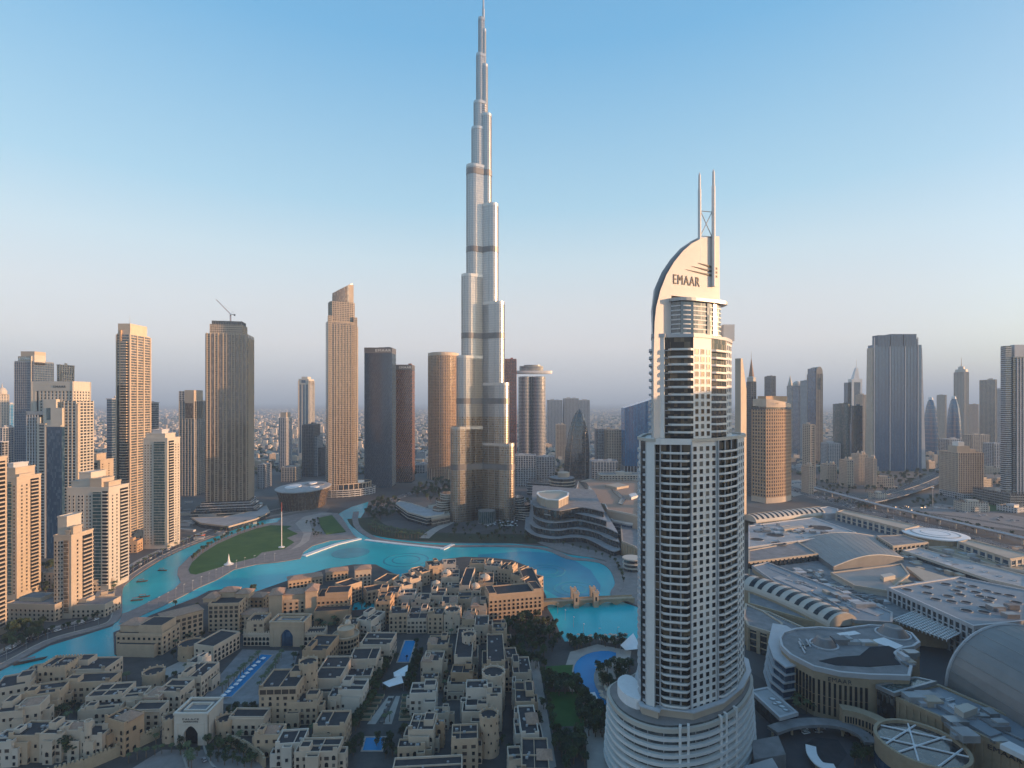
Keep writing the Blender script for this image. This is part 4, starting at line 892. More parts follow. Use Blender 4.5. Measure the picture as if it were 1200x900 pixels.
# curved terracotta hotel slab
def curved_hotel():
    D = 985; x0, x1, z1 = place(884, 941, 476, D, 40); t = thing('curved_hotel', 'warm terracotta curved hotel slab with a grid of windows and a swept roof screen', 'hotel', ((x0 + x1) / 2, D + 10, 0), R(28)); w_ = (x1 - x0) * 1.0
    n = 14; fr = [(-w_ / 2 + w_ * i / n, 3 - 8 * math.sin(math.pi * (.08 + .84 * i / n)) + 4) for i in range(n + 1)]; pl = fr + [(w_ / 2, 34), (-w_ / 2, 34)]
    g = MB(); g.prism(pl, 0, z1); part('glazing', g, M['gdark'], t)
    g = MB(); bands(g, pl, 3, z1 - 8, 6.4, 2.6, .4); part('floor_bands', g, M['plaster3'], t)
    g = MB(); piers(g, pl, 0, z1 - 6, 6.0, 2.3, .7); part('piers', g, M['plaster3'], t)
    g = MB(); m = len(pl)
    for i in range(m):
        a, b = pl[i], pl[(i + 1) % m]; f = lambda p: z1 + 14 - 10 * (p[0] / w_ + .5); g.face([(a[0], a[1] - 1, z1 - 2), (b[0], b[1] - 1, z1 - 2), (b[0], b[1] - 1, f(b)), (a[0], a[1] - 1, f(a))])
    g.face([(p[0], p[1] - 1, z1 + 14 - 10 * (p[0] / w_ + .5)) for p in pl]); part('roof_screen', g, M['plaster2'], t)
    g = MB(); g.box(-w_ * .36, w_ * .5, 12, 30, z1 + 8, z1 + 19); part('roof_plant', g, M['plaster3'], t)
    g = MB(); g.prism(offset(pl, 1.2), 0, 10); part('base', g, M['plaster2'], t)
    sign('THE', 3.4, .3, M['letter'], t, (-w_ * .22, -3.6, z1 + 4), 0, 8)
curved_hotel()
def simple(label, *a, **k): return tower(label, *a, **k)
simple('dark square far tower with a louvred top over the curved hotel roof', 896, 909, 441, 1550, 40, 'gdark', 'steeld', 4, .9, .4, 5, .6, .5)
simple('low golden block close right of the curved hotel', 941, 955, 498, 1150, 30, 'gbronze', 'plaster2', 3.8, 1.6, .5, 7, 2, .8)
tt, pl, w_, z1 = tower('small pointed-roof far tower left of the sunlit domed one', 922, 930, 452, 1800, 36, 'ggrey', 'cream2', 4, 1.3, .4, roof=False); g = MB(); g.lathe([(9, z1), (5, z1 + 16), (.3, z1 + 36)], 8, 0, 18); part('spire', g, M['cream2'], tt)
tt, pl, w_, z1 = tower('far tower with a curved sunlit roof behind the curved hotel', 929, 939, 452, 1760, 36, 'gblue', 'panel', 4, .9, .4, nroof=1); g = MB(); g.lathe([(14, z1), (13, z1 + 8), (8, z1 + 14), (.5, z1 + 17)], 14, 0, 18); part('dome', g, M['cream2'], tt)
tt, pl, w_, z1 = tower('far tower with two roof masts left of the arched-top tower', 938, 951, 446, 1700, 40, 'ggrey', 'panel', 4, 1.0, .4, 6, 1.6, .6)
for x in (-4, 3): g = MB(); g.tube((x, 12, z1), (x, 12, z1 + 30), .5, .2, 6); part('roof_mast', g, M['metal'], tt)
tt, pl, w_, z1 = tower('tall far tower with a sunlit arched top and dark left flank', 946, 964, 438, 1650, 50, 'gbronze', 'cream', 4, .8, .4, 5, 1.8, .6, roof=False)
blockpart(tt, 'dark_flank', -w_ * .62, -w_ * .5, 0, 44, 0, z1 + 18, 'gblue'); blockpart(tt, 'window_slot', w_ * .02, w_ * .12, -1.4, 0, z1 - 50, z1 - 12, 'gdark')
g = MB(); pf = [(-w_ / 2, z1)] + [(w_ / 2 * math.cos(math.pi * (1 - i / 10)), z1 + 22 * math.sin(math.pi * i / 10) ** .7) for i in range(1, 10)] + [(w_ / 2, z1)]
g.face([(x, -.8, z) for x, z in pf]); g.face([(x, 40, z) for x, z in pf][::-1])
for i in range(len(pf) - 1): g.face([(pf[i][0], -.8, pf[i][1]), (pf[i][0], 40, pf[i][1]), (pf[i + 1][0], 40, pf[i + 1][1]), (pf[i + 1][0], -.8, pf[i + 1][1])])
part('arched_crown', g, M['cream'], tt)
tt, pl, w_, z1 = tower('far tower with a white portal frame and a leaning white spire', 989, 1010, 448, 1950, 44, 'gblue', 'cream2', 4, .5, .3, roof=False)
blockpart(tt, 'portal_frame', -w_ * .5, -w_ * .3, -2, 20, z1 - 150, z1, 'white'); blockpart(tt, 'portal_frame', w_ * .32, w_ * .5, -2, 20, z1 - 150, z1, 'white'); blockpart(tt, 'portal_beam', -w_ * .5, w_ * .5, -2.3, 20, z1, z1 + 12, 'white')
g = MB(); g.loft([[(-w_ * .3, 0, z1 + 12), (w_ * .28, 0, z1 + 12), (w_ * .28, 16, z1 + 12), (-w_ * .3, 16, z1 + 12)], [(w_ * .02, 4, z1 + 54), (w_ * .2, 4, z1 + 54), (w_ * .2, 12, z1 + 54), (w_ * .02, 12, z1 + 54)]]); g.tube((w_ * .11, 8, z1 + 54), (w_ * .11, 8, z1 + 86), 1.1, .3, 6); part('spire', g, M['white'], tt)
simple('dark glass drum tower left of the big blue slab', 972, 1000, 474, 1500, 60, 'gteal', 'gteal', 4, .5, .25, None, poly=CIR)
simple('dark glass block joined to the drum tower', 998, 1011, 476, 1490, 40, 'gdark', 'gblue', 4, .5, .25, None)
simple('pale punched-window tower tight on the left of the big blue slab', 1003, 1018, 463, 1800, 36, 'gdark', 'plaster2', 4, 1.8, .4, 5, 2.4, .6)
# big blue slab
tt, pl, w_, z1 = tower('biggest blue glass slab tower on the right with pale flanks and ridged crown', 1017, 1080, 404, 1440, 26, 'gslab', 'gslab', 4, .4, .1, None, roof=False)
for k in (-.5, -.17, .15, .42): blockpart(tt, 'vertical_strip', w_ * k - .8, w_ * k + .8, -1.2, 1, 0, z1 + 20, 'panel')
for i in range(14): blockpart(tt, 'mullion', w_ * (-.47 + i * .067) - .22, w_ * (-.47 + i * .067) + .22, -.4, 1, 0, z1 + 16, 'slate')
g = MB(); g.loft([[(-w_ * .57, 2, 0), (-w_ * .5, 2, 0), (-w_ * .5, 24, 0), (-w_ * .57, 24, 0)], [(-w_ * .53, 2, z1 - 8), (-w_ * .5, 2, z1 - 8), (-w_ * .5, 24, z1 - 8), (-w_ * .53, 24, z1 - 8)]]); part('flank', g, M['plaster2'], tt)
g = MB(); g.loft([[(w_ * .42, 1.5, 0), (w_ * .60, 1.5, 0), (w_ * .60, 24, 0), (w_ * .42, 24, 0)], [(w_ * .42, 1.5, z1 - 8), (w_ * .52, 1.5, z1 - 8), (w_ * .52, 24, z1 - 8), (w_ * .42, 24, z1 - 8)]]); part('flank', g, M['panel'], tt)
for k in (-.29, -.03, .25): blockpart(tt, 'crown', w_ * (k - .13), w_ * (k + .13), -1.2, 22, z1 - 4, z1 + 26 + (k > -.1) * 3, 'slate', 'gslab', 4, .4, 4, .5)
for u0, u1, v, lab in ((1079, 1104, 466, 'left one of the two dark rounded-top towers right of the big blue slab'), (1106, 1131, 465, 'right one of the two dark rounded-top towers right of the big blue slab')):
    D = 1880; x0, x1, z1 = place(u0, u1, v, D, 50); w_ = x1 - x0; t = thing('rounded_tower', lab, 'skyscraper', ((x0 + x1) / 2, D, 0), 0, 'two dark rounded-top towers')
    n = 20; rings = []
    for k in range(15):
        f = k / 14; r = (1 - f ** 3.2) ** .55 if f < 1 else .04; rings.append([(-w_ * .04 * f + w_ * .5 * max(r, .05) * math.cos(2 * math.pi * i / n), 26 + 26 * max(r, .05) * math.sin(2 * math.pi * i / n), z1 * f) for i in range(n)])
    g = MB(); g.loft(rings); part('glass_shell', g, M['gslab'], t)
    g = MB()
    for k in range(1, 14): q = [(p[0], p[1]) for p in rings[k]]; g.ring(offset(q, .4), q, rings[k][0][2], rings[k][0][2] + 1)
    part('floor_bands', g, M['steeld'], t)
    g = MB(); g.lathe([(8, z1 - 8), (6, z1 + 1), (.5, z1 + 3)], 12, -w_ * .04, 26); part('roof_cap', g, M['white'], t)
tt, pl, w_, z1 = tower('far tan tower between the two dark rounded-top towers', 1098, 1109, 463, 2300, 44, 'gbronze', 'plaster2', 4, 1.2, .4, 6, 2, .6)
tt, pl, w_, z1 = tower('tall far tower with a short needle rising behind the dark rounded pair', 1118, 1135, 436, 2200, 50, 'ggrey', 'cream', 4, 1.1, .4, 7, 2.6, .7, nroof=0)
g = MB(); g.lathe([(22, z1), (20, z1 + 12), (11, z1 + 13), (10, z1 + 24), (2, z1 + 26), (.4, z1 + 62)], 8, 0, 24); part('spire', g, M['cream2'], tt)
simple('low sunlit far tower beside the needle-topped tower', 1135, 1146, 474, 2300, 50, 'gbronze', 'plaster2', 4, 1.4, .4, 6, 2, .6)
simple('flat-topped grey far tower left of the tower cut by the right frame edge', 1148, 1168, 445, 1780, 60, 'gdark', 'plaster2', 4, 1.0, .4, 5, 1.0, .6)
simple('shorter grey tower behind the flat-topped one', 1165, 1174, 456, 1900, 40, 'ggrey', 'panel', 4, 1.0, .4, 5, 1.4, .6)
# right-edge tower
tt, pl, w_, z1 = tower('tall grey finned tower cut by the right frame edge', 1180, 1262, 418, 960, 12, 'gdark', 'panel', 3.8, .5, .3, None, roof=False)
for i in range(20): blockpart(tt, 'fin', w_ * (-.44 + i * .047) - .95, w_ * (-.44 + i * .047) + .95, -1.8, 1, 18, z1 - 2, 'panel')
blockpart(tt, 'side_slab', -w_ * .6, -w_ * .51, 2, 12, 18, z1 + 20, 'panel', 'gdark', 3.8, 1.4, None); blockpart(tt, 'crown', -w_ * .46, w_ * .5, 2, 11, z1, z1 + 22, 'panel')
blockpart(tt, 'podium', -w_ * .75, w_ * .8, -26, 50, 0, 26, 'metal', 'gdark', 4.5, 1.6, 3.5, .5)
# mid-rise on the right
tt, pl, w_, z1 = tower('mid-height grey office block with pale rooftop box beside the flyover', 1101, 1152, 531, 1030, 46, 'gdark', 'plaster2', 3.7, .9, .4, 3.3, 1.3, .7, nroof=0)
blockpart(tt, 'roof_box', -w_ * .42, w_ * .1, 8, 30, z1 + .1, z1 + 13, 'cream'); blockpart(tt, 'roof_box', -w_ * .3, -w_ * .05, 12, 26, z1 + 13, z1 + 21, 'white'); blockpart(tt, 'roof_box', w_ * .1, w_ * .35, 8, 30, z1 + .1, z1 + 7, 'plaster2')
blockpart(tt, 'dark_annexe', w_ * .3, w_ * .62, 10, 46, 0, z1 - 8, 'plaster3', 'gdark', 3.7, .5, 9, 2.5); blockpart(tt, 'podium', -w_ * .6, w_ * .7, -16, 40, 0, 12, 'panel', 'gdark', 4, 1.4, 4, .8)
# castle-like apartments
for i, (u0, u1, v, D, lab) in enumerate(((984, 1000, 540, 1160, 'front left wing of the pale turreted apartments below the blue slab'), (998, 1016, 533, 1200, 'tallest middle wing of the pale turreted apartments'), (1014, 1027, 538, 1140, 'sunlit right wing of the pale turreted apartments'), (962, 980, 545, 1230, 'low left wing of the pale turreted apartments'), (940, 953, 547, 1080, 'pale round-topped apartment block beside the curved hotel'))):
    tt, pl, w_, z1 = tower(lab, u0, u1, v, D, 26, 'gdark', 'plaster2', 3.5, 1.7, .4, 4, 2.1, .6, name='apartment_block', cat='apartments', nroof=0, group='turreted apartments by the freeway')
    for k in (-.36, .0, .36): g = MB(); g.lathe([(2.6, z1), (2.6, z1 + 5), (.2, z1 + 9)], 8, w_ * k, 4 + 9 * abs(k)); part('turret', g, M['plaster2'], tt)
# mid-ground low blocks behind the mall and the supertall
MID = [(697, 712, 503, 1350, 'gdark', 'panel', 'dark-flanked office block beside the pointed dark tower'), (708, 728, 504, 1320, 'gbronze', 'plaster2', 'sunlit ribbed office block left of the bright blue tower'), (604, 628, 534, 1180, 'gdark', 'panel', 'low white-ribbed block right of the foot of the supertall'), (625, 650, 536, 1230, 'gdark', 'panel', 'low dark block under the twin towers'), (691, 724, 541, 1130, 'gdark', 'panel', 'low frame-fronted block below the pointed dark tower'), (700, 752, 557, 1040, 'gdark', 'cream2', 'long white-columned block in front of the bright blue tower'), (486, 500, 545, 1400, 'ggrey', 'panel', 'low block in the gap left of the round bronze tower'),
 (1026, 1052, 571, 1150, 'gdark', 'cream2', 'low pale block at the freeway bend'), (962, 985, 520, 1500, 'ggrey', 'panel', 'wide pale hall under the dark drum tower'), (1100, 1128, 515, 1500, 'gdark', 'panel', 'low pale hall under the dark rounded pair'), (1128, 1160, 510, 1650, 'gbronze', 'plaster2', 'low sunlit block left of the finned right-edge tower'), (1152, 1176, 520, 1400, 'gdark', 'panel', 'low grey block beside the finned right-edge tower'), (383, 392, 500, 1500, 'gdark', 'steeld', 'narrow dark block left of the golden tower'), (302, 318, 545, 1150, 'ggrey', 'panel', 'low grey block right of the crane tower'), (330, 352, 548, 1250, 'ggrey', 'cream2', 'low pale block behind the opera hall')]
for u0, u1, v, D, gl, wl, lab in MID: tower(lab, u0, u1, v, D, 32, gl, wl, 4, 1.2, .4, 6, 1.4, .7, name='office_block', cat='office block', nroof=2)

# unseen towers added right of the frame to throw evening shade over the foreground
for (x, y, w_, d, h, lab) in ((332, 264, 84, 34, 222, 'tall pale residential slab tower beyond the right edge of the frame'), (405, 345, 86, 34, 112, 'pale residential slab tower farthest to the right beyond the frame'), (262, 196, 62, 30, 104, 'pale residential tower behind the viewer, nearest the tall slab'), (205, 145, 58, 30, 96, 'pale residential tower behind the viewer, second from the tall slab'), (152, 87, 58, 30, 92, 'pale residential tower behind the viewer, third from the tall slab'), (100, 30, 50, 30, 88, 'pale residential tower behind the viewer, fourth from the tall slab')):
    tt = thing('residential_tower', lab, 'tower', (x, y, 0), R(-6)); pl = rect(d, w_, -w_ / 2)
    g = MB(); g.prism(pl, 0, h); part('glazing', g, M['gdark'], tt); g = MB(); bands(g, pl, 2.4, h, 3.6, 1.5, .6); part('floor_bands', g, M['cream2'], tt); g = MB(); piers(g, pl, 0, h + 1, 9, 2.0, .9); part('piers', g, M['cream2'], tt); roofbits(tt, pl, h + .02, d, w_ * .5, 3, 'cream2')
# low city blocks between the landmarks
LR = random.Random(21); nb = 0; zones = [(100, 500, 505, 552, 'low pale block in the streets behind the left-hand towers', 46), (610, 740, 505, 540, 'low pale block in the streets behind the pointed dark tower', 30), (900, 1200, 500, 556, 'low pale block in the streets beyond the freeway', 64), (1030, 1200, 560, 604, 'low pale block or yard shed beside the freeway', 26)]
for u0, u1, v0, v1, lab, n in zones:
    for k in range(n):
        u, v = LR.uniform(u0, u1), LR.uniform(v0, v1); 
        if v > 556 and 1040 < u < 1130: continue
        x, d, _ = P(u, v); a, b, h = LR.uniform(14, 40), LR.uniform(14, 30), LR.choice((7, 9, 12, 16, 22, 28 if v < 545 else 9)); t = thing('city_block', lab, 'building', (x, d, 0), R(LR.uniform(-25, 25)), 'low city blocks'); pl = rect(a, b); wm_ = LR.choice(['plaster2', 'cream2', 'plaster4', 'panel', 'cream'])
        g = MB(); g.prism(pl, 0, h); part('glazing', g, M['gdark'], t); g = MB(); bands(g, pl, 1.8, h + .8, 3.6, 1.9, .3); g.box(-a * .2, a * .25, b * .3, b * .7, h, h + 3); part('wall', g, M[wm_], t); g = MB(); piers(g, pl, 0, h + .5, 4, 1.8, .36); part('piers', g, M[wm_], t)

# ================================================================== OLD TOWN
def mass(gw, gr, x0, x1, y0, y1, h, cren=False, ph=1.0, th=.45, z0=0.0):
    q = [(x0, y0), (x1, y0), (x1, y1), (x0, y1)]; i_ = offset(q, -th); top = h + ph; n = len(gw.v)
    for pts, z in ((q, z0), (q, top), (i_, top), (i_, h - .1)): gw.v.extend((p[0], p[1], z) for p in pts)
    for a in range(3):
        for i in range(4):
            j = (i + 1) % 4; gw.f.append((n + a * 4 + i, n + a * 4 + j, n + a * 4 + 4 + j, n + a * 4 + 4 + i)); gw.m.append(0)
    gr.face([(p[0], p[1], h) for p in i_], 0)
    if cren:
        for i, p, t, nn, L in edges(q):
            k = max(2, int(L / 1.8)); s = L / k
            for j in range(k): gw.obox(p, t, nn, (j + .25) * s, (j + .75) * s, -th + .01, -.01, top, top + .9)
def tile_roof(t, x0, x1, y0, y1, z, rise=2.2, ov=.7):
    g = MB(); a = [(x0 - ov, y0 - ov, z), (x1 + ov, y0 - ov, z), (x1 + ov, y1 + ov, z), (x0 - ov, y1 + ov, z)]
    w_, d = x1 - x0, y1 - y0; m = min(w_, d) * .42
    b = [(x0 + m, y0 + m, z + rise), (x1 - m, y0 + m, z + rise), (x1 - m, y1 - m, z + rise), (x0 + m, y1 - m, z + rise)]
    g.face([(*p[:2], z - .3) for p in a]); g.loft([[(*p[:2], z - .3) for p in a], a, b]); part('tile_roof', g, M['rooftile'], t)
def turret(t, x, y, r, h, m, wins=True, name='turret', taper=1.0, n=20, pane='dark'):
    g = MB(); th = .5
    g.lathe([(r * taper, 0), (r, h - 1), (r + .25, h - .9), (r + .25, h + 1.0)], n, x, y, 0, False)
    g.ring(ell(r + .25, r + .25, n, x, y), ell(r - th, r - th, n, x, y), h + .99, h + 1.0); g.lathe([(r - th, h - .1), (r - th, h + 1.0)], n, x, y, 0, False)
    for i in range(0, n):
        a = 2 * math.pi * i / n
        if i % 2 == 0: g.obox((x + math.cos(a) * r, y + math.sin(a) * r), (-math.sin(a), math.cos(a)), (math.cos(a), math.sin(a)), -.5, .5, -.3, .24, h + 1.0, h + 2.0)
    o = part(name, g, m, t); g = MB(); g.face([(*p, h - .02) for p in ell(r - th, r - th, n, x, y)]); part('roof', g, M['roof'], o)
    if wins:
        wm = win_mesh('rect', .8, 1.3, m, M[pane])
        for f in range(max(1, int(h / 5))):
            for a in (-130, -90, -50, -10):
                a = R(a + 15 * (f % 2)); w_ = bpy.data.objects.new('window', wm); C.objects.link(w_); w_.parent = o; rr = r * (taper + (1 - taper) * (3 + f * 4.6) / h)
                w_.location = (x + math.cos(a) * rr, y + math.sin(a) * rr, 3 + f * 4.6); w_.rotation_euler = (0, 0, a + math.pi / 2)
    return o
HN = [0]
def house(u0, u1, vf, vb, h, label, rz=2.0, m=None, wing=None, room=None, tile=None, tur=None, cren=False, arch=False, skip=.12, sw=3.1, back=None, cat='house', name='courtyard_house', units=True, dome=None, loggia=False, group='old town houses'):
    HN[0] += 1; r = random.Random(HN[0] * 31 + 5); rz = rz + r.uniform(-4, 4); m = m or r.choice(['plaster', 'plaster', 'plaster2', 'plaster2', 'plaster', 'plaster4'])
    m = 'plaster2' if m == 'plaster4' and r.random() < .5 else m
    D = Dof(vf, h); x = Xat((u0 + u1) / 2, D); w_ = (u1 - u0) * D / F; d = Dof(vb, h) - D
    t = thing(name, label, cat, (x, D, .7), R(rz), group); gw, gr = MB(), MB(); h -= .7
    mass(gw, gr, -w_ / 2, w_ / 2, 0, d, h, cren)
    boxes = [(-w_ / 2, w_ / 2, 0, d, h)]
    fh = 3.5; wall = M[m]
    W = Wins(); pane = M['dark']; wr = win_mesh('rect', 1.45, 1.85, wall, pane); wa = win_mesh('arch', 1.9, 2.5, wall, pane); wl = win_mesh('rect', 2.3, 1.9, wall, M['timber']); wc = win_mesh('rect', 1.45, 1.85, wall, M['curtain'])
    def face_w(p, tt, n, L, zt, archg):
        k = max(1, int((L - 1.0) / sw)); s = L / k
        for f in range(max(1, int((zt - .8) / fh))):
            for j in range(k):
                q = r.random()
                if q < skip: continue
                c = (j + .5) * s; me = wa if ((f == 0 and archg) or q > .88) else (wl if q > .7 and s > 2.8 else (wr if q > .2 else wc))
                W.add((p[0] + tt[0] * c, p[1] + tt[1] * c, .7 + f * fh), n, me)
    left = x > 0
    def faces(b, front=True):
        x0, x1, y0, y1, hh = b
        if front: face_w((x0, y0), (1, 0), (0, -1), x1 - x0, hh, arch)
        face_w((x1, y0), (0, 1), (1, 0), y1 - y0, hh, arch)
        if left or abs(x) < 40: face_w((x0, y1), (0, -1), (-1, 0), y1 - y0, hh, arch)
    # a lower wing in front and a raised room on the roof break the block up
    if wing is None: wing = r.choice([(0, .45, .62, 3.0), (.5, 1, .7, 2.6), (.25, .7, .8, 1.6), None])
    if wing:
        a, b, hf, dd = wing; x0, x1 = -w_ / 2 + a * w_ + .02, -w_ / 2 + b * w_ - .02; mass(gw, gr, x0, x1, -dd, .3, h * hf, cren); faces((x0, x1, -dd, .0, h * hf))
    faces(boxes[0])
    if u1 - u0 > 15 and cat == 'house':          # side annexes and half-height yards
        for sd in (-1, 1):
            if r.random() < .7:
                aw = r.uniform(2.2, 3.6); y0 = r.uniform(.0, .4) * d; y1 = y0 + r.uniform(.3, .55) * d; hh = h * r.uniform(.45, .8); x0, x1 = (w_ / 2 - .3, w_ / 2 + aw) if sd > 0 else (-w_ / 2 - aw, -w_ / 2 + .3)
                mass(gw, gr, x0, x1, y0, y1, hh, cren); faces((x0, x1, y0, y1, hh))
        if d > 10 and r.random() < .5: yy = r.uniform(.35, .6) * d; gw.box(-w_ / 2 + .5, w_ / 2 - .5, yy - .15, yy + .15, h - .05, h + .8)
        if w_ > 12 and r.random() < .4: xx = r.uniform(-.2, .2) * w_; gw.box(xx - .15, xx + .15, .5, d - .5, h - .05, h + .75)
    if room is None: room = r.choice([(.55, .95, .3, .8, 3.0), (.05, .4, .4, .9, 3.2), (.6, .9, .6, 1., 2.8), (.1, .35, .05, .5, 2.6), None])
    if room:
        a, b, c, e, rh = room; mass(gw, gr, -w_ / 2 + a * w_ + .06, -w_ / 2 + b * w_ - .06, c * d + .06, e * d - .06, h + rh, cren, .6, .35, h - .05)
    for k in range(r.choice((1, 2, 2))):   # little raised parapet corners
        cx = r.choice((-1, 1)) * (w_ / 2 - 1.2); gw.box(cx - 1.1, cx + 1.1, -.06, .5, h + .9, h + 1.9 + r.random())
    part('wall', gw, wall, t); part('roof', gr, M['roof'], t); W.build(t, limit=60)
    if tile: a, b, c, e, z = tile; tile_roof(t, -w_ / 2 + a * w_, -w_ / 2 + b * w_, c * d, e * d, h + z)
    if tur: a, b, rr, hh = tur; turret(t, -w_ / 2 + a * w_, b * d, rr, hh, wall)
    if dome: a, b, rr, zz = dome; g = MB(); g.lathe([(rr, h - 1 + zz - 1), (rr, h + zz)] + [(rr * math.cos(k * .26), h + zz + rr * .8 * math.sin(k * .26)) for k in range(1, 6)] + [(.1, h + zz + rr * .95)], 20, -w_ / 2 + a * w_, b * d); part('dome', g, M['plaster2'], t, smooth=False)
    if units:
        for k in range(r.choice((2, 3, 4, 5))):
            a, b = r.uniform(.12, .88), r.uniform(.15, .85); g = MB(); s = r.uniform(.5, .9); cx, cy = -w_ / 2 + a * w_, b * d
            if r.random() < .35: g.lathe([(s * .9, h + .05), (s * .9, h + .5), (.1, h + .7)], 10, cx, cy)
            else: g.box(cx - s, cx + s, cy - s * .7, cy + s * .7, h + .03, h + 1.0)
            part('roof_unit', g, M['roofpale'], t)
    if loggia:
        g = MB(); k = max(2, int(w_ / 4)); s = w_ / k; g.box(-w_ / 2 + .5, w_ / 2 - .5, -.05, .2, h - 3.3, h - .6); part('loggia', g, M['timber'], t)
        g = MB()
        for j in range(k + 1): g.box(-w_ / 2 + j * s - .2, -w_ / 2 + j * s + .2, -.25, .1, h - 3.4, h - .5)
        part('loggia_post', g, wall, t, kind='stuff')
    return t
A = 'in the row right of the garden axis'
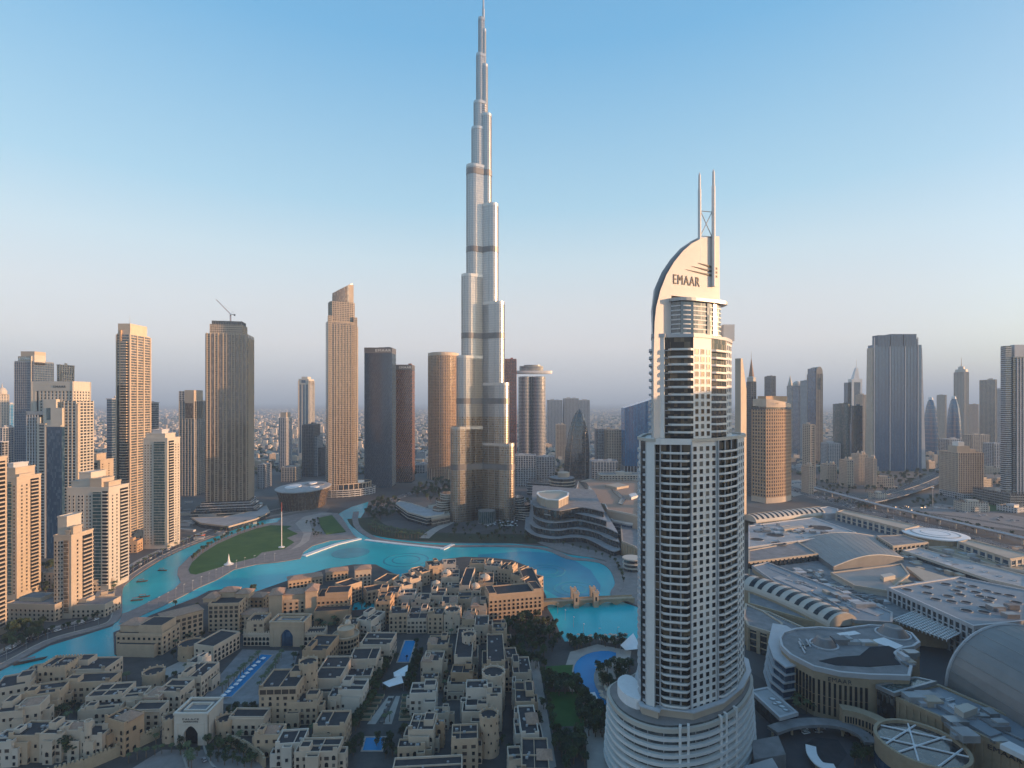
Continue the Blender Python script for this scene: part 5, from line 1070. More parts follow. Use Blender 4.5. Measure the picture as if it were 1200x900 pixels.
H_ = [
 # row right of the garden axis, far to near
 (501, 525, 757, 746, 14, 'small house with a clay-tiled corner right of the upper garden pool', dict(tile=(0, .4, .1, .7, .8), rz=3)),
 (495, 518, 776, 764, 14, 'pinkish-roofed house right of the near end of the upper garden pool', dict(tile=(0, .45, 0, .6, .6), rz=3)),
 (493, 513, 797, 789, 9, 'low flat house right of the white tent canopy', dict(room=False, wing=False)),
 (480, 511, 814, 801, 14, 'white stepped house right of the stepped garden path', dict(m='plaster4', wing=(.55, 1, .75, 4), room=(.5, .95, .4, .95, 2.4))),
 (478, 508, 857, 838, 14, 'cream house with a broad grey deck right of the lower end of the stepped path', dict(m='plaster2', wing=(.05, .85, .8, 2))),
 (466, 498, 877, 867, 9, 'low cream house right of the lower garden pool', dict(m='plaster', room=False, wing=(.7, 1, .8, 3))),
 (458, 541, 912, 888, 12, 'long flat-roofed house with roof fans at the bottom edge right of the lower garden pool', dict(room=False, wing=False, m='plaster2')),
 # second row
 (532, 553, 772, 737, 17, 'long dark-decked house with a round upper room in the second row right of the garden', dict(tur=(.75, .55, 5.0, 21), wing=False, room=False, m='plaster2')),
 (528, 554, 790, 780, 13, 'plain-fronted ochre house at the near end of the long dark-decked house', dict(m='plaster3', skip=.8, wing=False)),
 (524, 549, 804, 793, 8, 'low arcaded house with a curved terrace between the rows right of the garden', dict(arch=True, skip=0, wing=(.0, .8, .55, 3), room=False)),
 (546, 571, 808, 798, 21, 'tall tiered house whose white decks step down towards the viewer', dict(m='plaster4', wing=(0, 1, .72, 8), room=False, skip=.5)),
 (541, 573, 836, 824, 14, 'blank pinkish-white block in front of the tall tiered house', dict(m='plaster4', wing=(.35, 1, .8, 5), skip=.8)),
 (529, 560, 868, 850, 16, 'ochre house with square windows left of the crenellated round tower', dict(m='plaster', wing=False, room=False, skip=0, sw=4)),
 (508, 526, 838, 830, 9, 'small low house tucked between the two rows with round windows', dict(skip=.3)),
 (509, 520, 852, 845, 12, 'slim ochre tower house between the rows', dict(room=False, wing=False, m='plaster3')),
 # third row
 (571, 592, 777, 744, 22, 'long tall house with a dark deck along the lane, third row from the garden', dict(wing=False, room=False, m='plaster')),
 (567, 589, 798, 786, 20, 'house with a low round rooftop turret at the near end of the third row', dict(tur=(.5, .4, 7.0, 22), wing=False, room=False, m='plaster2')),
 (570, 588, 818, 806, 20, 'tall blank-sided white house before the crenellated round tower', dict(m='plaster2', wing=False, skip=.7)),
 (566, 584, 830, 822, 13, 'stepped ochre house right against the back of the crenellated round tower', dict(m='plaster3')),
 # right edge row
 (593, 607, 772, 760, 13, 'small house at the far end of the park-side row', dict(wing=False)),
 (601, 623, 790, 771, 14, 'white-parapeted house second from the far end of the park-side row', dict()),
 (604, 627, 824, 800, 14, 'deep-decked house with a tiled corner in the middle of the park-side row', dict(tile=(.55, 1, .6, 1, .6))),
 (600, 612, 812, 798, 11, 'narrow white gable house on the lane side of the park-side row', dict(m='plaster4')),
 (611, 632, 862, 828, 14, 'long dark-decked house with pink tiles near the bottom of the park-side row', dict(tile=(.45, 1.05, .35, .7, .7), room=False)),
 (602, 614, 850, 834, 11, 'narrow stepped house on the lane side near the bottom of the park-side row', dict()),
 (611, 644, 903, 866, 14, 'large dark-decked house with a pink tile roof at the bottom of the park-side row', dict(tile=(.6, 1.1, .3, .6, .8), room=False)),
 (596, 612, 892, 876, 10, 'low annexe on the lane at the bottom of the park-side row', dict(room=False)),
 # left of the garden
 (421, 457, 757, 742, 14, 'long pale house with a sunlit parapet left of the upper garden pool', dict(m='plaster2')),
 (409, 441, 774, 760, 14, 'house with a bluish deck second along the left side of the garden', dict(m='plaster2')),
 (404, 434, 794, 783, 9, 'low walled-deck house left of the white tent canopy', dict(room=False, wing=False)),
 (396, 425, 810, 797, 14, 'white house with twin arches left of the tent canopy', dict(m='plaster4', arch=True, wing=(.1, .9, .7, 1.5))),
 (384, 399, 818, 806, 11, 'small side house joined to the white twin-arched house', dict()),
 (367, 403, 853, 834, 13, 'square cream house with a large grey deck left of the lower garden pool', dict(m='plaster', wing=(0, .6, .7, 2), room=False)),
 (354, 382, 764, 745, 15, 'ochre house with paired windows between the rotunda and the palace portal', dict(m='plaster3', skip=0)),
 (366, 398, 797, 770, 15, 'long white-parapeted house with one big dark deck left of the garden rows', dict(m='plaster4', wing=(0, 1, .6, 5), arch=True, room=False)),
 (304, 347, 807, 785, 22, 'large ochre house with dark loggias beside the near end of the long palace pool', dict(m='plaster', tur=(1.02, .9, 5.5, 27), wing=False, loggia=True, skip=0, sw=4)),
 (337, 371, 825, 812, 13, 'pale house with arched windows right of the large loggia house', dict(arch=True, skip=0)),
 (298, 327, 863, 850, 12, 'pink-roofed house inside the crenellated wall right of the white gate', dict(tile=(.2, .8, .2, .9, .3), arch=True)),
 (323, 354, 873, 856, 12, 'arched white-fronted house second right of the white gate', dict(m='plaster4', arch=True, wing=(.3, .65, .95, 2.5))),
 (345, 395, 883, 866, 12, 'twin arched-front house at the bottom edge left of the lower garden pool', dict(m='plaster2', arch=True, wing=(.3, .6, .95, 3))),
 (398, 417, 735, 725, 13, 'narrow pale house beyond the rotunda house', dict()),
 (416, 436, 728, 716, 14, 'long dark-decked house running up to the creek', dict(rz=-20)),
 # arcaded front and souk
 (456, 477, 720, 711, 16, 'left flank block of the arcaded garden front', dict(m='plaster', wing=False, skip=0)),
 (477, 500, 726, 712, 12, 'arcaded middle of the garden front above the upper pool', dict(m='plaster2', arch=True, skip=0, wing=False, sw=2.6)),
 (501, 519, 721, 713, 16, 'right flank block of the arcaded garden front', dict(m='plaster', wing=False, skip=0)),
 (520, 539, 722, 711, 15, 'round-cornered pale house right of the arcaded garden front', dict(tur=(.5, .3, 6.5, 17), wing=False, room=False)),
 (440, 457, 706, 697, 19, 'tall ochre house at the creek side left of the arcaded front', dict(m='plaster3')),
 (443, 466, 697, 688, 16, 'stepped house with dark decks on the creek bank', dict()),
 (541, 557, 727, 717, 14, 'small house with a tiled peak behind the second garden row', dict(tile=(.1, .8, .1, .9, .5))),
 (556, 572, 734, 722, 14, 'square house with an inset dark deck behind the third row', dict(m='plaster2')),
 (577, 594, 741, 731, 15, 'house with broken white parapets at the far end of the lane', dict()),
 (466, 486, 699, 691, 13, 'house with a planted yard behind the left flank of the arcaded front', dict()),
 (486, 503, 704, 696, 12, 'small court house in the middle of the souk quarter', dict()),
 (503, 520, 699, 690, 13, 'pale house just left of the small souk domes', dict()),
 (518, 536, 708, 699, 13, 'house with two little roof rooms right of the souk court', dict(tile=(.5, 1, .2, .8, .4))),
 (536, 553, 703, 694, 13, 'bluish-decked house under the souk hall', dict()),
 (552, 570, 711, 701, 13, 'pale roofed house left of the big lakeside block', dict(tile=(0, .5, 0, 1, .4))),
 # souk crescent along the lake
 (470, 484, 687, 679, 14, 'first house of the souk crescent counted from the creek mouth', dict(rz=35)),
 (480, 494, 679, 671, 14, 'second house of the souk crescent counted from the creek mouth', dict(rz=35)),
 (491, 505, 671, 664, 14, 'third house of the souk crescent counted from the creek mouth', dict(rz=35)),
 (503, 518, 664, 657.5, 14, 'fourth house of the souk crescent counted from the creek mouth', dict(rz=20)),
 (518, 534, 662, 656, 14, 'fifth house of the souk crescent, left of the barrel-roofed hall', dict(rz=4)),
 (550, 567, 661, 655.5, 14, 'sixth house of the souk crescent, right of the barrel-roofed hall', dict(rz=-4)),
 (567, 584, 664, 657.5, 14, 'seventh house of the souk crescent counted from the creek mouth', dict(rz=-12)),
 (583, 599, 668, 660, 14, 'eighth house of the souk crescent counted from the creek mouth', dict(rz=-20)),
 (597, 612, 675, 665, 15, 'ninth house of the souk crescent counted from the creek mouth', dict(rz=-35)),
 (606, 621, 684, 673, 16, 'last house of the souk crescent, against the big lakeside block', dict(rz=-35)),
 (538, 550, 687, 666, 16, 'barrel-roofed hall in the middle of the souk quarter', dict(wing=False, room=False, units=False)),
 (517, 538, 677, 668, 15, 'left domed pavilion of the souk quarter', dict(dome=(.3, .4, 4.5, 1.5), wing=(.55, 1, 1, 3))),
 (560, 578, 684, 672, 15, 'right domed pavilion of the souk quarter', dict(dome=(.45, .4, 5, 1.5), wing=(0, .4, 1, 3))),
 (505, 517, 689, 682, 12, 'small single-domed house left of the souk yard', dict(dome=(.5, .5, 4, 1.2), room=False)),
 (549, 563, 693, 685, 12, 'small single-domed house right of the souk yard', dict(dome=(.5, .5, 4.5, 1.2), room=False)),
 (523, 539, 690, 683, 11, 'low flat house in the souk yard between the two small domes', dict()),
 # far left cluster by the creek
 (45, 75, 784, 770, 16, 'square crenellated tower house on the near creek bank', dict(m='plaster', cren=True, wing=False, room=False, rz=8)),
 (75, 122, 786, 771, 12, 'long flat house with sunlit parapets right of the square crenellated tower house', dict(m='plaster2', rz=4)),
 (30, 48, 791, 778, 11, 'pale house left of the square crenellated tower house', dict(rz=20)),
 (-4, 30, 806, 788, 12, 'long row house on the creek bank at the left frame edge', dict(rz=24, wing=False)),
 (72, 126, 801, 789, 13, 'row house with a sunlit wavy parapet behind the arched courtyard front', dict(rz=4, wing=False)),
 (77, 105, 806, 800, 10, 'arched courtyard front with a dark loggia in the left cluster', dict(arch=True, skip=0, wing=False, room=False, loggia=True)),
 (102, 141, 817, 801, 12, 'L-shaped house with a sunken dark deck in the left cluster', dict(rz=12)),
 (97, 137, 833, 820, 9, 'single-storey block with roof boxes in the left cluster courtyard', dict(m='plaster2', rz=8, wing=False)),
 (118, 150, 846, 832, 18, 'tall house with a sunlit orange right wall and arched balconies', dict(tile=(.35, 1, .2, .9, .5), arch=True, m='plaster3', rz=-18, room=False)),
 (28, 66, 815, 800, 14, 'stepped house with long dark decks left of the arched courtyard front', dict(rz=18)),
 (-6, 24, 836, 818, 13, 'white-parapeted house on the left frame edge', dict(m='plaster2', rz=16)),
 (20, 44, 830, 817, 14, 'house with brownish tiled deck near the left frame edge', dict(tile=(.1, .9, .1, .9, .2), rz=14, room=False)),
 (10, 46, 864, 846, 14, 'cream house with white awning in front, bottom left corner', dict(m='plaster', rz=4)),
 (46, 72, 862, 846, 15, 'house with blue glazed balcony, bottom left cluster', dict(rz=2)),
 (70, 96, 858, 846, 15, 'house with tiled roof and arched balcony above the big dark tree, bottom left', dict(tile=(.1, .9, .1, .8, .4), arch=True)),
 (94, 119, 864, 850, 13, 'house with a slim chimney tower beside the crenellated wall, bottom left', dict(tur=(.35, .05, 1.6, 19))),
 (-14, 12, 872, 856, 13, 'house cut by the left frame edge at the bottom corner', dict()),
 # long palace-side buildings
 (183, 211, 812, 797, 13, 'arched house between the two crenellated drums left of the long pool', dict(arch=True, skip=0, m='plaster2')),
 (208, 236, 795, 777, 13, 'arcaded house with a square dark deck beside the long pool', dict(arch=True, skip=0, m='plaster2', rz=-4, wing=False)),
 (218, 234, 778, 768, 13, 'pale stepped house with an open light court beside the long pool', dict(m='plaster4', rz=-6)),
 (168, 186, 818, 806, 12, 'small arched house in front of the near crenellated drum', dict(arch=True, tile=(0, 1, 0, 1, .1), room=False, wing=False)),
 (144, 166, 818, 806, 11, 'low grey-decked house left of the near crenellated drum', dict(rz=8)),
]
for a in H_: house(*a[:6], **a[6])
# big arcaded buildings
def row_block(label, p0, p1, vb_h, depth, m='plaster', storeys=None, cat='hotel', name='hotel_block', h=None, tile=None, arch_f=(0,), sw=3.6, extra=None, cren=False, loggia_rows=(), group=None):
    """a long block from front-left to front-right base points (photo pixels at ground), height in m"""
    a, b = Vector(P(*p0)), Vector(P(*p1)); d = b - a; L = d.length; ang = math.atan2(d.y, d.x)
    t = thing(name, label, cat, (a.x, a.y, .7), ang, group); gw, gr = MB(), MB(); mass(gw, gr, 0, L, 0, depth, h, cren, 1.0)
    W = Wins(); wall = M[m]; fh = 3.5; wr = win_mesh('rect', 1.9, 1.9, wall, M['dark']); wa = win_mesh('arch', 2.3, 2.7, wall, M['dark']); wl = win_mesh('rect', 2.7, 2.3, wall, M['timber'])
    k = max(2, int(L / sw)); s = L / k; nf = int((h - .5) / fh)
    for f in range(nf):
        for j in range(k): W.add(((j + .5) * s, 0, .6 + f * fh), (0, -1), wa if f in arch_f else (wl if f in loggia_rows else wr))
    k2 = max(1, int(depth / 4.5)); s2 = depth / k2
    for f in range(nf):
        for j in range(k2): W.add((L, (j + .5) * s2, .6 + f * fh), (1, 0), wr); W.add((0, (j + .5) * s2, .6 + f * fh), (-1, 0), wr)
    g = MB(); g.box(-.3, L + .3, -.45, .1, h - fh * .05 - .4, h - .1); part('cornice', g, wall, t)
    for ex in (extra or ()):
        x0, x1, y0, y1, hh = ex[:5]; mass(gw, gr, x0 * L, x1 * L, y0 * depth + .01, y1 * depth, hh, False, .4, .35, h - .5 if (y0 >= 0 and hh > h) else 0)
        if len(ex) > 5 and ex[5]: tile_roof(t, x0 * L, x1 * L, y0 * depth, y1 * depth, hh + .8, 2.6)
    part('wall', gw, wall, t); part('roof', gr, M['roof'] if not tile else M['roof2'], t); W.build(t)
    if tile: tile_roof(t, 0, L, 0, depth, h + 1.0, 2.4)
    return t
HG = 'lakeside palace hotel blocks'
row_block('waterfront hotel block with a sunlit orange tile-roofed pavilion at its left end', (136, 768), (190, 769), 0, 20, h=15, extra=[(.0, .42, .2, .9, 19.5, 1), (.45, .95, .1, .9, 21), (.1, .9, -.18, .01, 9)], group=HG)
row_block('long hotel wing of arched balconies under a brown pitched roof behind the pavilion block', (192, 757), (238, 744), 0, 16, h=19, tile=True, arch_f=(2,), loggia_rows=(3, 4), group=HG)
row_block('six-storey hotel block with a dark loggia front and tile-roofed pavilions', (244, 741), (280, 740), 0, 22, h=22, arch_f=(3,), loggia_rows=(4, 5), extra=[(-.3, .12, .3, .9, 24, 1), (.05, .6, .7, 1.2, 26, 1), (.65, 1.1, .6, 1.1, 25, 1)], group=HG)
row_block('tile-roofed low hotel wing right of the six-storey block', (282, 738), (308, 738), 0, 14, h=11, tile=True, group=HG)
row_block('tile-roofed pavilion standing by the lake behind the low hotel wing', (287, 722), (308, 722), 0, 12, h=15, tile=True, m='plaster3', group=HG)
row_block('hotel block between two square towers with three arches, centre of the peninsula', (317, 732), (371, 727), 0, 18, h=18, arch_f=(2,), extra=[(-.02, .26, -.12, .8, 24, 1), (.76, 1.02, -.12, .8, 25, 1), (.26, .76, .1, .9, 22, 1)], sw=4.6, m='plaster', group=HG)
row_block('plain-walled hotel block right of the two square towers', (371, 729), (408, 727), 0, 20, h=20, extra=[(.25, 1, .1, .9, 23, 0), (.0, 1.1, -.5, .01, 12)], m='plaster3', group=HG)
row_block('balconied hotel wing stepping towards the creek', (404, 711), (424, 704), 0, 16, h=17, loggia_rows=(1, 2, 3), group=HG)
row_block('tile-roofed tower pavilion on the peninsula tip', (416, 690), (435, 688), 0, 14, h=17, tile=True, m='plaster2', group=HG)
row_block('arched restaurant terrace block on the creek at the peninsula tip', (430, 709), (452, 705), 0, 15, h=11, arch_f=(1,), loggia_rows=(2,), group=HG)
row_block('second arched terrace block at the very tip of the peninsula', (453, 700), (468, 690), 0, 14, h=13, arch_f=(1,), group=HG)
row_block('low hotel range with brown tiled roofs along the lake left of the tip', (338, 692), (378, 686), 0, 14, h=8, tile=True, group=HG)
row_block('low brown-tiled pavilion by the lake right of that range', (382, 682), (408, 679), 0, 13, h=8, tile=True, group=HG)
row_block('white-parapeted long hall with arched side along the palace pool', (250, 780), (281, 761), 0, 17, h=12, m='plaster2', arch_f=(0, 1), group=HG)
row_block('big five-storey block with a fan of arches facing the grove by the lake', (573, 728), (635, 722), 0, 22, h=21, arch_f=(0, 2), m='plaster', sw=3.9, extra=[(.0, .14, .0, .9, 23), (.84, 1.0, .0, .9, 23.5)], name='apartment_block', cat='apartments')
row_block('lakeside wing curving back from the big five-storey block', (637, 716), (624, 686), 0, 14, h=17, arch_f=(0,), name='apartment_block', cat='apartments')
# palace portal
def portal(label, u0, u1, vb, vt, m, depth, aw, ah, txt=None, am='dark'):
    D = Dof(vb); x = Xat((u0 + u1) / 2, D); w_ = (u1 - u0) * D / F; h = Zat(vt, D)
    t = thing('gate_house', label, 'gate', (x, D, .7)); gw, gr = MB(), MB(); aw *= w_; ah *= h
    # front wall with a real pointed opening
    n = 9; arc = [(-aw / 2 + aw * i / (2 * n), ah * .62 + (ah * .38) * math.sin(math.pi / 2 * i / n) ** .9) for i in range(n + 1)]; arc += [(-x_, z_) for x_, z_ in arc[-2::-1]]
    for y, fl in ((0, 1), (1.6, -1)):
        f1 = [(-w_ / 2, y, 0), (-aw / 2, y, 0)] + [(a, y, b) for a, b in arc] + [(aw / 2, y, 0), (w_ / 2, y, 0), (w_ / 2, y, h), (-w_ / 2, y, h)]; gw.face(f1 if fl > 0 else f1[::-1])
    pr = [(-aw / 2, 0)] + arc + [(aw / 2, 0)]
    for i in range(len(pr) - 1): (a, b), (c, d) = pr[i], pr[i + 1]; gw.face([(a, 0, b), (c, 0, d), (c, 1.6, d), (a, 1.6, b)])
    mass(gw, gr, -w_ / 2, w_ / 2, 1.7, depth, h - 1, False, 1.0); gw.ring(rect(w_ + .8, depth + .4, -.4), rect(w_ - 1.6, depth - 2, 1), h - .2, h + .9); gw.ring(rect(w_ * .7, depth * .5, depth * .25), rect(w_ * .6, depth * .4, depth * .3), h - .99, h + .3)
    part('wall', gw, M[m], t); part('roof', gr, M['roof2'], t)
    g = MB(); g.face([(-aw / 2 + .01, 1.66, 0), (aw / 2 - .01, 1.66, 0)] + [(a * .99, 1.66, b) for a, b in arc[::-1]]); part('doorway', g, M[am], t)
    g = MB(); g.box(-w_ * .42, w_ * .42, -.25, .05, ah * 1.12, ah * 1.16); g.box(-w_ * .42, -w_ * .38, -.25, .05, 0, ah * 1.12); g.box(w_ * .38, w_ * .42, -.25, .05, 0, ah * 1.12); part('moulding', g, M[m], t)
    if txt:
        for k, s in enumerate(txt): sign(s, 1.3, .15, M['letter'], t, (0, -.12, h - 2.9 - k * 1.35), 0, w_ * (.44 if k else .5))
    return t
portal('white arched gate house with two lines of lettering in the crenellated wall', 204, 243, 875, 839, 'plaster4', 16, .42, .62, ('PALACE', 'DOWNTOWN'))
portal('sand-coloured palace portal with a tall dark blue arch at the head of the long pool', 316, 356, 759, 731, 'plaster', 16, .36, .72, None, 'gblue')
row_block('arcaded wing left of the palace portal', (285, 758), (316, 758), 0, 10, h=9, arch_f=(0, 1), m='plaster2', sw=2.8, cren=True, cat='wing', name='arcade_wing'); row_block('arcaded wing right of the palace portal', (356, 758), (380, 757), 0, 10, h=9, arch_f=(0, 1), m='plaster2', sw=2.8, cren=True, cat='wing', name='arcade_wing')
house(289, 309, 729, 720, 19, 'square crenellated block behind the left palace arcade', cren=True, wing=False, room=False, skip=.7)
row_block('arched wall building left of the white gate house', (152, 860), (187, 859), 0, 9, h=12, arch_f=(0,), m='plaster2', cat='wing', name='arcade_wing'); row_block('arched wall building right of the white gate house', (268, 864), (309, 864), 0, 9, h=10, arch_f=(0,), m='plaster2', cat='wing', name='arcade_wing')
def round_tower(label, u0, u1, vt, vb, m='plaster', taper=1.0):
    D = Dof(vb); r = (u1 - u0) / 2 * D / F; t = thing('round_tower', label, 'tower', (Xat((u0 + u1) / 2, D), D + r, .7), 0, 'crenellated round towers'); turret(t, 0, 0, r * .97, Zat(vt, D) - 2.7, M[m], name='wall', taper=taper)
round_tower('tallest crenellated round tower, low in the right half of the old town', 561, 584, 840, 891, 'plaster', 1.1)
round_tower('broad sunlit drum tower beside the long pool lawn', 202, 229, 757, 777, 'plaster3', 1.06)
round_tower('wide low crenellated drum nearest the white gate', 160, 184, 790, 812)
round_tower('stout round tower left of the white gate house', 185, 204, 842, 874); round_tower('stout round tower right of the white gate house', 248, 268, 845, 869)
# rotunda house with stepped round terrace
D = Dof(768); x = Xat(401, D); t = thing('rotunda_house', 'rounded two-tier rotunda house with sunlit parapet and arched openings', 'house', (x, D + 9, .7))
for r_, h, n_ in ((9.5, 11, 'lower_drum'), (6, 15.5, 'upper_drum')):
    g = MB(); g.lathe([(r_, 0), (r_, h), (r_ + .5, h), (r_ + .5, h + .9), (r_ - .4, h + .9), (r_ - .4, h), (.5, h)], 28); part(n_, g, M['plaster'], t)
g = MB(); g.lathe([(2.6, 15.4), (2.4, 17), (1.6, 18.4), (.1, 19)], 16, -1, 8); part('dome', g, M['plaster2'], t)
W = Wins(); wa = win_mesh('arch', 2.0, 2.3, M['plaster'], M['dark'])
for f in range(3):
    for k in range(11): a = R(-165 + k * 15); W.add((math.cos(a) * 9.5, math.sin(a) * 9.5, .7 + f * 3.5), (math.cos(a), math.sin(a)), wa)
W.build(t)
# crenellated town wall
def town_wall(label, px, h=5.5):
    p = [Vector(P(u, v, .7 + h)) for u, v in px]; t = thing('town_wall', label, 'wall', (p[0].x, p[0].y, .7)); g = MB()
    for a, b in zip(p[:-1], p[1:]):
        d = (b - a); L = d.length; d = d / L; n_ = (d.y, -d.x); o = (a.x - p[0].x, a.y - p[0].y)
        g.obox(o, (d.x, d.y), n_, -.3, L + .3, -.6, .6, 0, h)
        k = int(L / 1.7)
        for j in range(k): g.obox(o, (d.x, d.y), n_, j * 1.7 + .3, j * 1.7 + 1.3, -.55, .55, h, h + 1.0)
        for j in range(int(L / 12) + 1): g.obox(o, (d.x, d.y), n_, j * 12 - 1, j * 12 + 1, .6, 1.1, 0, h - .8)
    part('wall', g, M['stone'], t)
town_wall('crenellated sandstone wall sweeping left from the gate to the bottom left corner', [(186, 852), (160, 864), (130, 877), (98, 890), (58, 902), (10, 912)], 6)
town_wall('crenellated sandstone wall running right from the gate', [(266, 862), (284, 868), (303, 880), (310, 888)], 5)
# pools and gardens
def pool(label, px, z=.78):
    p = PP(px); mb = MB(); q = ccw(p); mb.prism([(a[0], a[1]) for a in q], z - .05, z); t0 = Vector(q[0])
    t = thing('swimming_pool', label, 'pool', (t0.x, t0.y, 0)); part('water', mb, M['pool'], t, loc=(-t0.x, -t0.y, 0)); mb = MB(); mb.ring(offset(q, 1.0), q, z - .1, z + .14); part('coping', mb, M['palepaving'], t, loc=(-t0.x, -t0.y, 0))
pool('long blue palace pool with stepped lower end', [(259, 818), (271, 818), (292, 797), (319, 769), (306, 768), (280, 792), (268, 806)])
pool('narrow upper garden pool between hedges', [(466, 777), (479, 777), (487, 752), (475, 752)]); pool('small lower garden pool at the bottom of the garden axis', [(425, 881), (447, 881), (451, 866), (429, 866)])
pool('curved hotel pool beside the sail tower podium', smooth_px([(676, 800), (672, 788), (676, 776), (687, 768), (704, 764), (722, 766), (718, 776), (703, 781), (696, 792), (698, 806), (708, 820), (722, 834), (713, 834), (695, 822)], 2))
def sheet(name, px, z, m): mb = MB(); mb.prism(ccw(PP(px)), z - .08, z); return struct(name, mb, M[m])
sheet('pool_terrace', [(236, 826), (332, 826), (350, 764), (284, 762), (246, 806)], .74, 'roof2'); sheet('palace_lawn', [(178, 792), (198, 795), (252, 772), (262, 764), (240, 762)], .74, 'palepaving')
sheet('garden_path', [(430, 850), (440, 850), (462, 817), (455, 817)], .75, 'palepaving'); sheet('garden_path', [(449, 850), (459, 850), (469, 817), (464, 817)], .751, 'palepaving')
sheet('garden_lawn', [(640, 812), (676, 812), (688, 852), (646, 853)], .75, 'lawn'); sheet('garden_lawn', [(640, 782), (672, 780), (673, 796), (639, 798)], .75, 'lawn'); sheet('park_path', [(621, 775), (631, 774), (652, 900), (640, 905)], .752, 'palepaving'); sheet('park_path', [(640, 800), (676, 797), (677, 803), (641, 806)], .753, 'palepaving')
sheet('pool_deck', [(672, 820), (660, 790), (668, 765), (700, 756), (740, 764), (735, 790), (715, 800), (720, 850), (760, 920), (690, 930), (686, 860)], .735, 'palepaving')
sheet('gate_forecourt', [(150, 905), (190, 880), (300, 880), (320, 930), (100, 960)], .735, 'paving')
# garden terraces on the axis
for k in range(5):
    v = 820 + k * 6.5
    for s, lab in ((-1, 'left'), (1, 'right')):
        uc = 460 - (v - 820) * .36 + s * (17 + k * 1.6); x, y, _ = P(uc, v); g = MB(); g.ring(rect(7, 3.2), offset(rect(7, 3.2), -.4), 0, 1.3)
        t = thing('planter', '%s one of the low walled hedge planters %s of the stepped garden path' % (('topmost', 'second', 'third', 'fourth', 'lowest')[k], lab), 'planter', (x, y, .7), 0, 'garden planters'); part('wall', g, M['stone'], t); g = MB(); g.prism(offset(rect(7, 3.2), -.42), .1, 1.5); part('hedge', g, M['leafC'], t)
    x, y, _ = P(457 - (v - 820) * .36, v + 1); g = MB(); g.box(-1.3, 1.3, -1.4, 1.4, 0, .25); tag(part('water_step', g, M['dark'], loc=(x, y, .7)), '%s dark water basin between the twin garden paths' % ('topmost', 'second', 'third', 'fourth', 'lowest')[k], 'basin', 'stepped water basins')
# tent canopies
def tent(label, pts, hs):
    p = [P(u, v, z) for (u, v), z in zip(pts, hs)]; c = p[0]; t = thing('tent_canopy', label, 'canopy', (c[0], c[1], 0)); L = [Vector((a[0] - c[0], a[1] - c[1], a[2])) for a in p]; g = MB(); n = 6
    if len(L) == 3: L.append(L[2].copy())
    for k in (0, .12):
        grid = []
        for i in range(n + 1):
            for j in range(n + 1):
                a, b = i / n, j / n; q = L[0] * (1 - a) * (1 - b) + L[1] * a * (1 - b) + L[2] * a * b + L[3] * (1 - a) * b; q.z -= 5 * a * (1 - a) * b * (1 - b) * 2 + k; grid.append(tuple(q))
        for i in range(n):
            for j in range(n): g.face([grid[i * (n + 1) + j], grid[(i + 1) * (n + 1) + j], grid[(i + 1) * (n + 1) + j + 1], grid[i * (n + 1) + j + 1]])
    part('canvas', g, M['canvas'], t)
    for q in L[:3]: g = MB(); g.tube((q.x, q.y, .7), (q.x, q.y, q.z + .3), .18, .12, 6); part('pole', g, M['metal'], t)
tent('upper white tent canopy between the garden pools', [(461, 788), (478, 779), (477, 792), (462, 793)], [5, 9, 5, 9]); tent('lower white tent canopy at the head of the stepped path', [(448, 800), (470, 791), (473, 800), (456, 805)], [5, 9, 6, 5])
tent('white pyramid tent on the pool deck near the sail tower podium', [(681, 812), (697, 811), (703, 823), (687, 822)], [5, 5.5, 4, 5]); tent('white sail tent by the lake behind the sail tower', [(727, 756), (742, 742), (752, 760), (733, 762)], [7, 10, 6, 4])

# ================================================================== MALL, OPERA HALL AND THE LAKE'S EAST SIDE
ZA = lambda x, y: (860 + x / 3.529, 560 + y / 3.529)
ZB = lambda x, y: (860 + x / 3.529, 700 + y / 3.529)
ZC = lambda x, y: (600 + x / 6.43, 540 + y / 6.43)
def wp(pts, z, Z=None): return ccw([P(*(Z(*p) if Z else p), z)[:2] for p in pts])
def hall(label, pts, z, Z=ZA, mroof='roofpale', mwall='stone', z0=0, rim=1.0, mrim=None, glass=None, name='mall_hall', cat='mall hall', sp=None, group='mall roofs'):
    q = wp(pts, z, Z); o = q[0]; q = [(p[0] - o[0], p[1] - o[1]) for p in q]; t = thing(name, label, cat, (o[0], o[1], 0), 0, group)
    g = MB(); g.prism(q, z0, z, 0, mt=None, top=False); part('wall', g, M[glass or mwall], t)
    if sp: g = MB(); piers(g, q, z0, z - .5, sp, sp * .3, .7); part('piers', g, M[mwall], t)
    if glass: g = MB(); bands(g, q, z0 + 4, z - 1, 5, .8, .4); part('floor_bands', g, M[mwall], t)
    g = MB(); g.face([(*p, z) for p in q]); part('roof', g, M[mroof], t)
    if rim: g = MB(); g.ring(offset(q, .5), offset(q, -1.0), z - 1.6, z + rim); part('parapet', g, M[mrim or mwall], t)
    return t, q, o
def on(t, o, name, pts, z0, z1, m, Z=ZA):
    g = MB(); g.prism([(p[0] - o[0], p[1] - o[1]) for p in wp(pts, z1, Z)], z0, z1); return part(name, g, M[m], t)
def ovals(t, o, z, lst, Z=ZA, m='roof', name='oval_skylight'):
    for x, y, rx in lst:
        c = P(*Z(x, y), z); g = MB(); r = rx / 3.529 * c[1] / F; q = ell(r, r * .9, 18, c[0] - o[0], c[1] - o[1]); g.prism(q, z, z + .12); p_ = part(name, g, M[m], t); g = MB(); g.ring(offset(q, .5), q, z, z + .5); part('rim', g, M['metal'], p_)
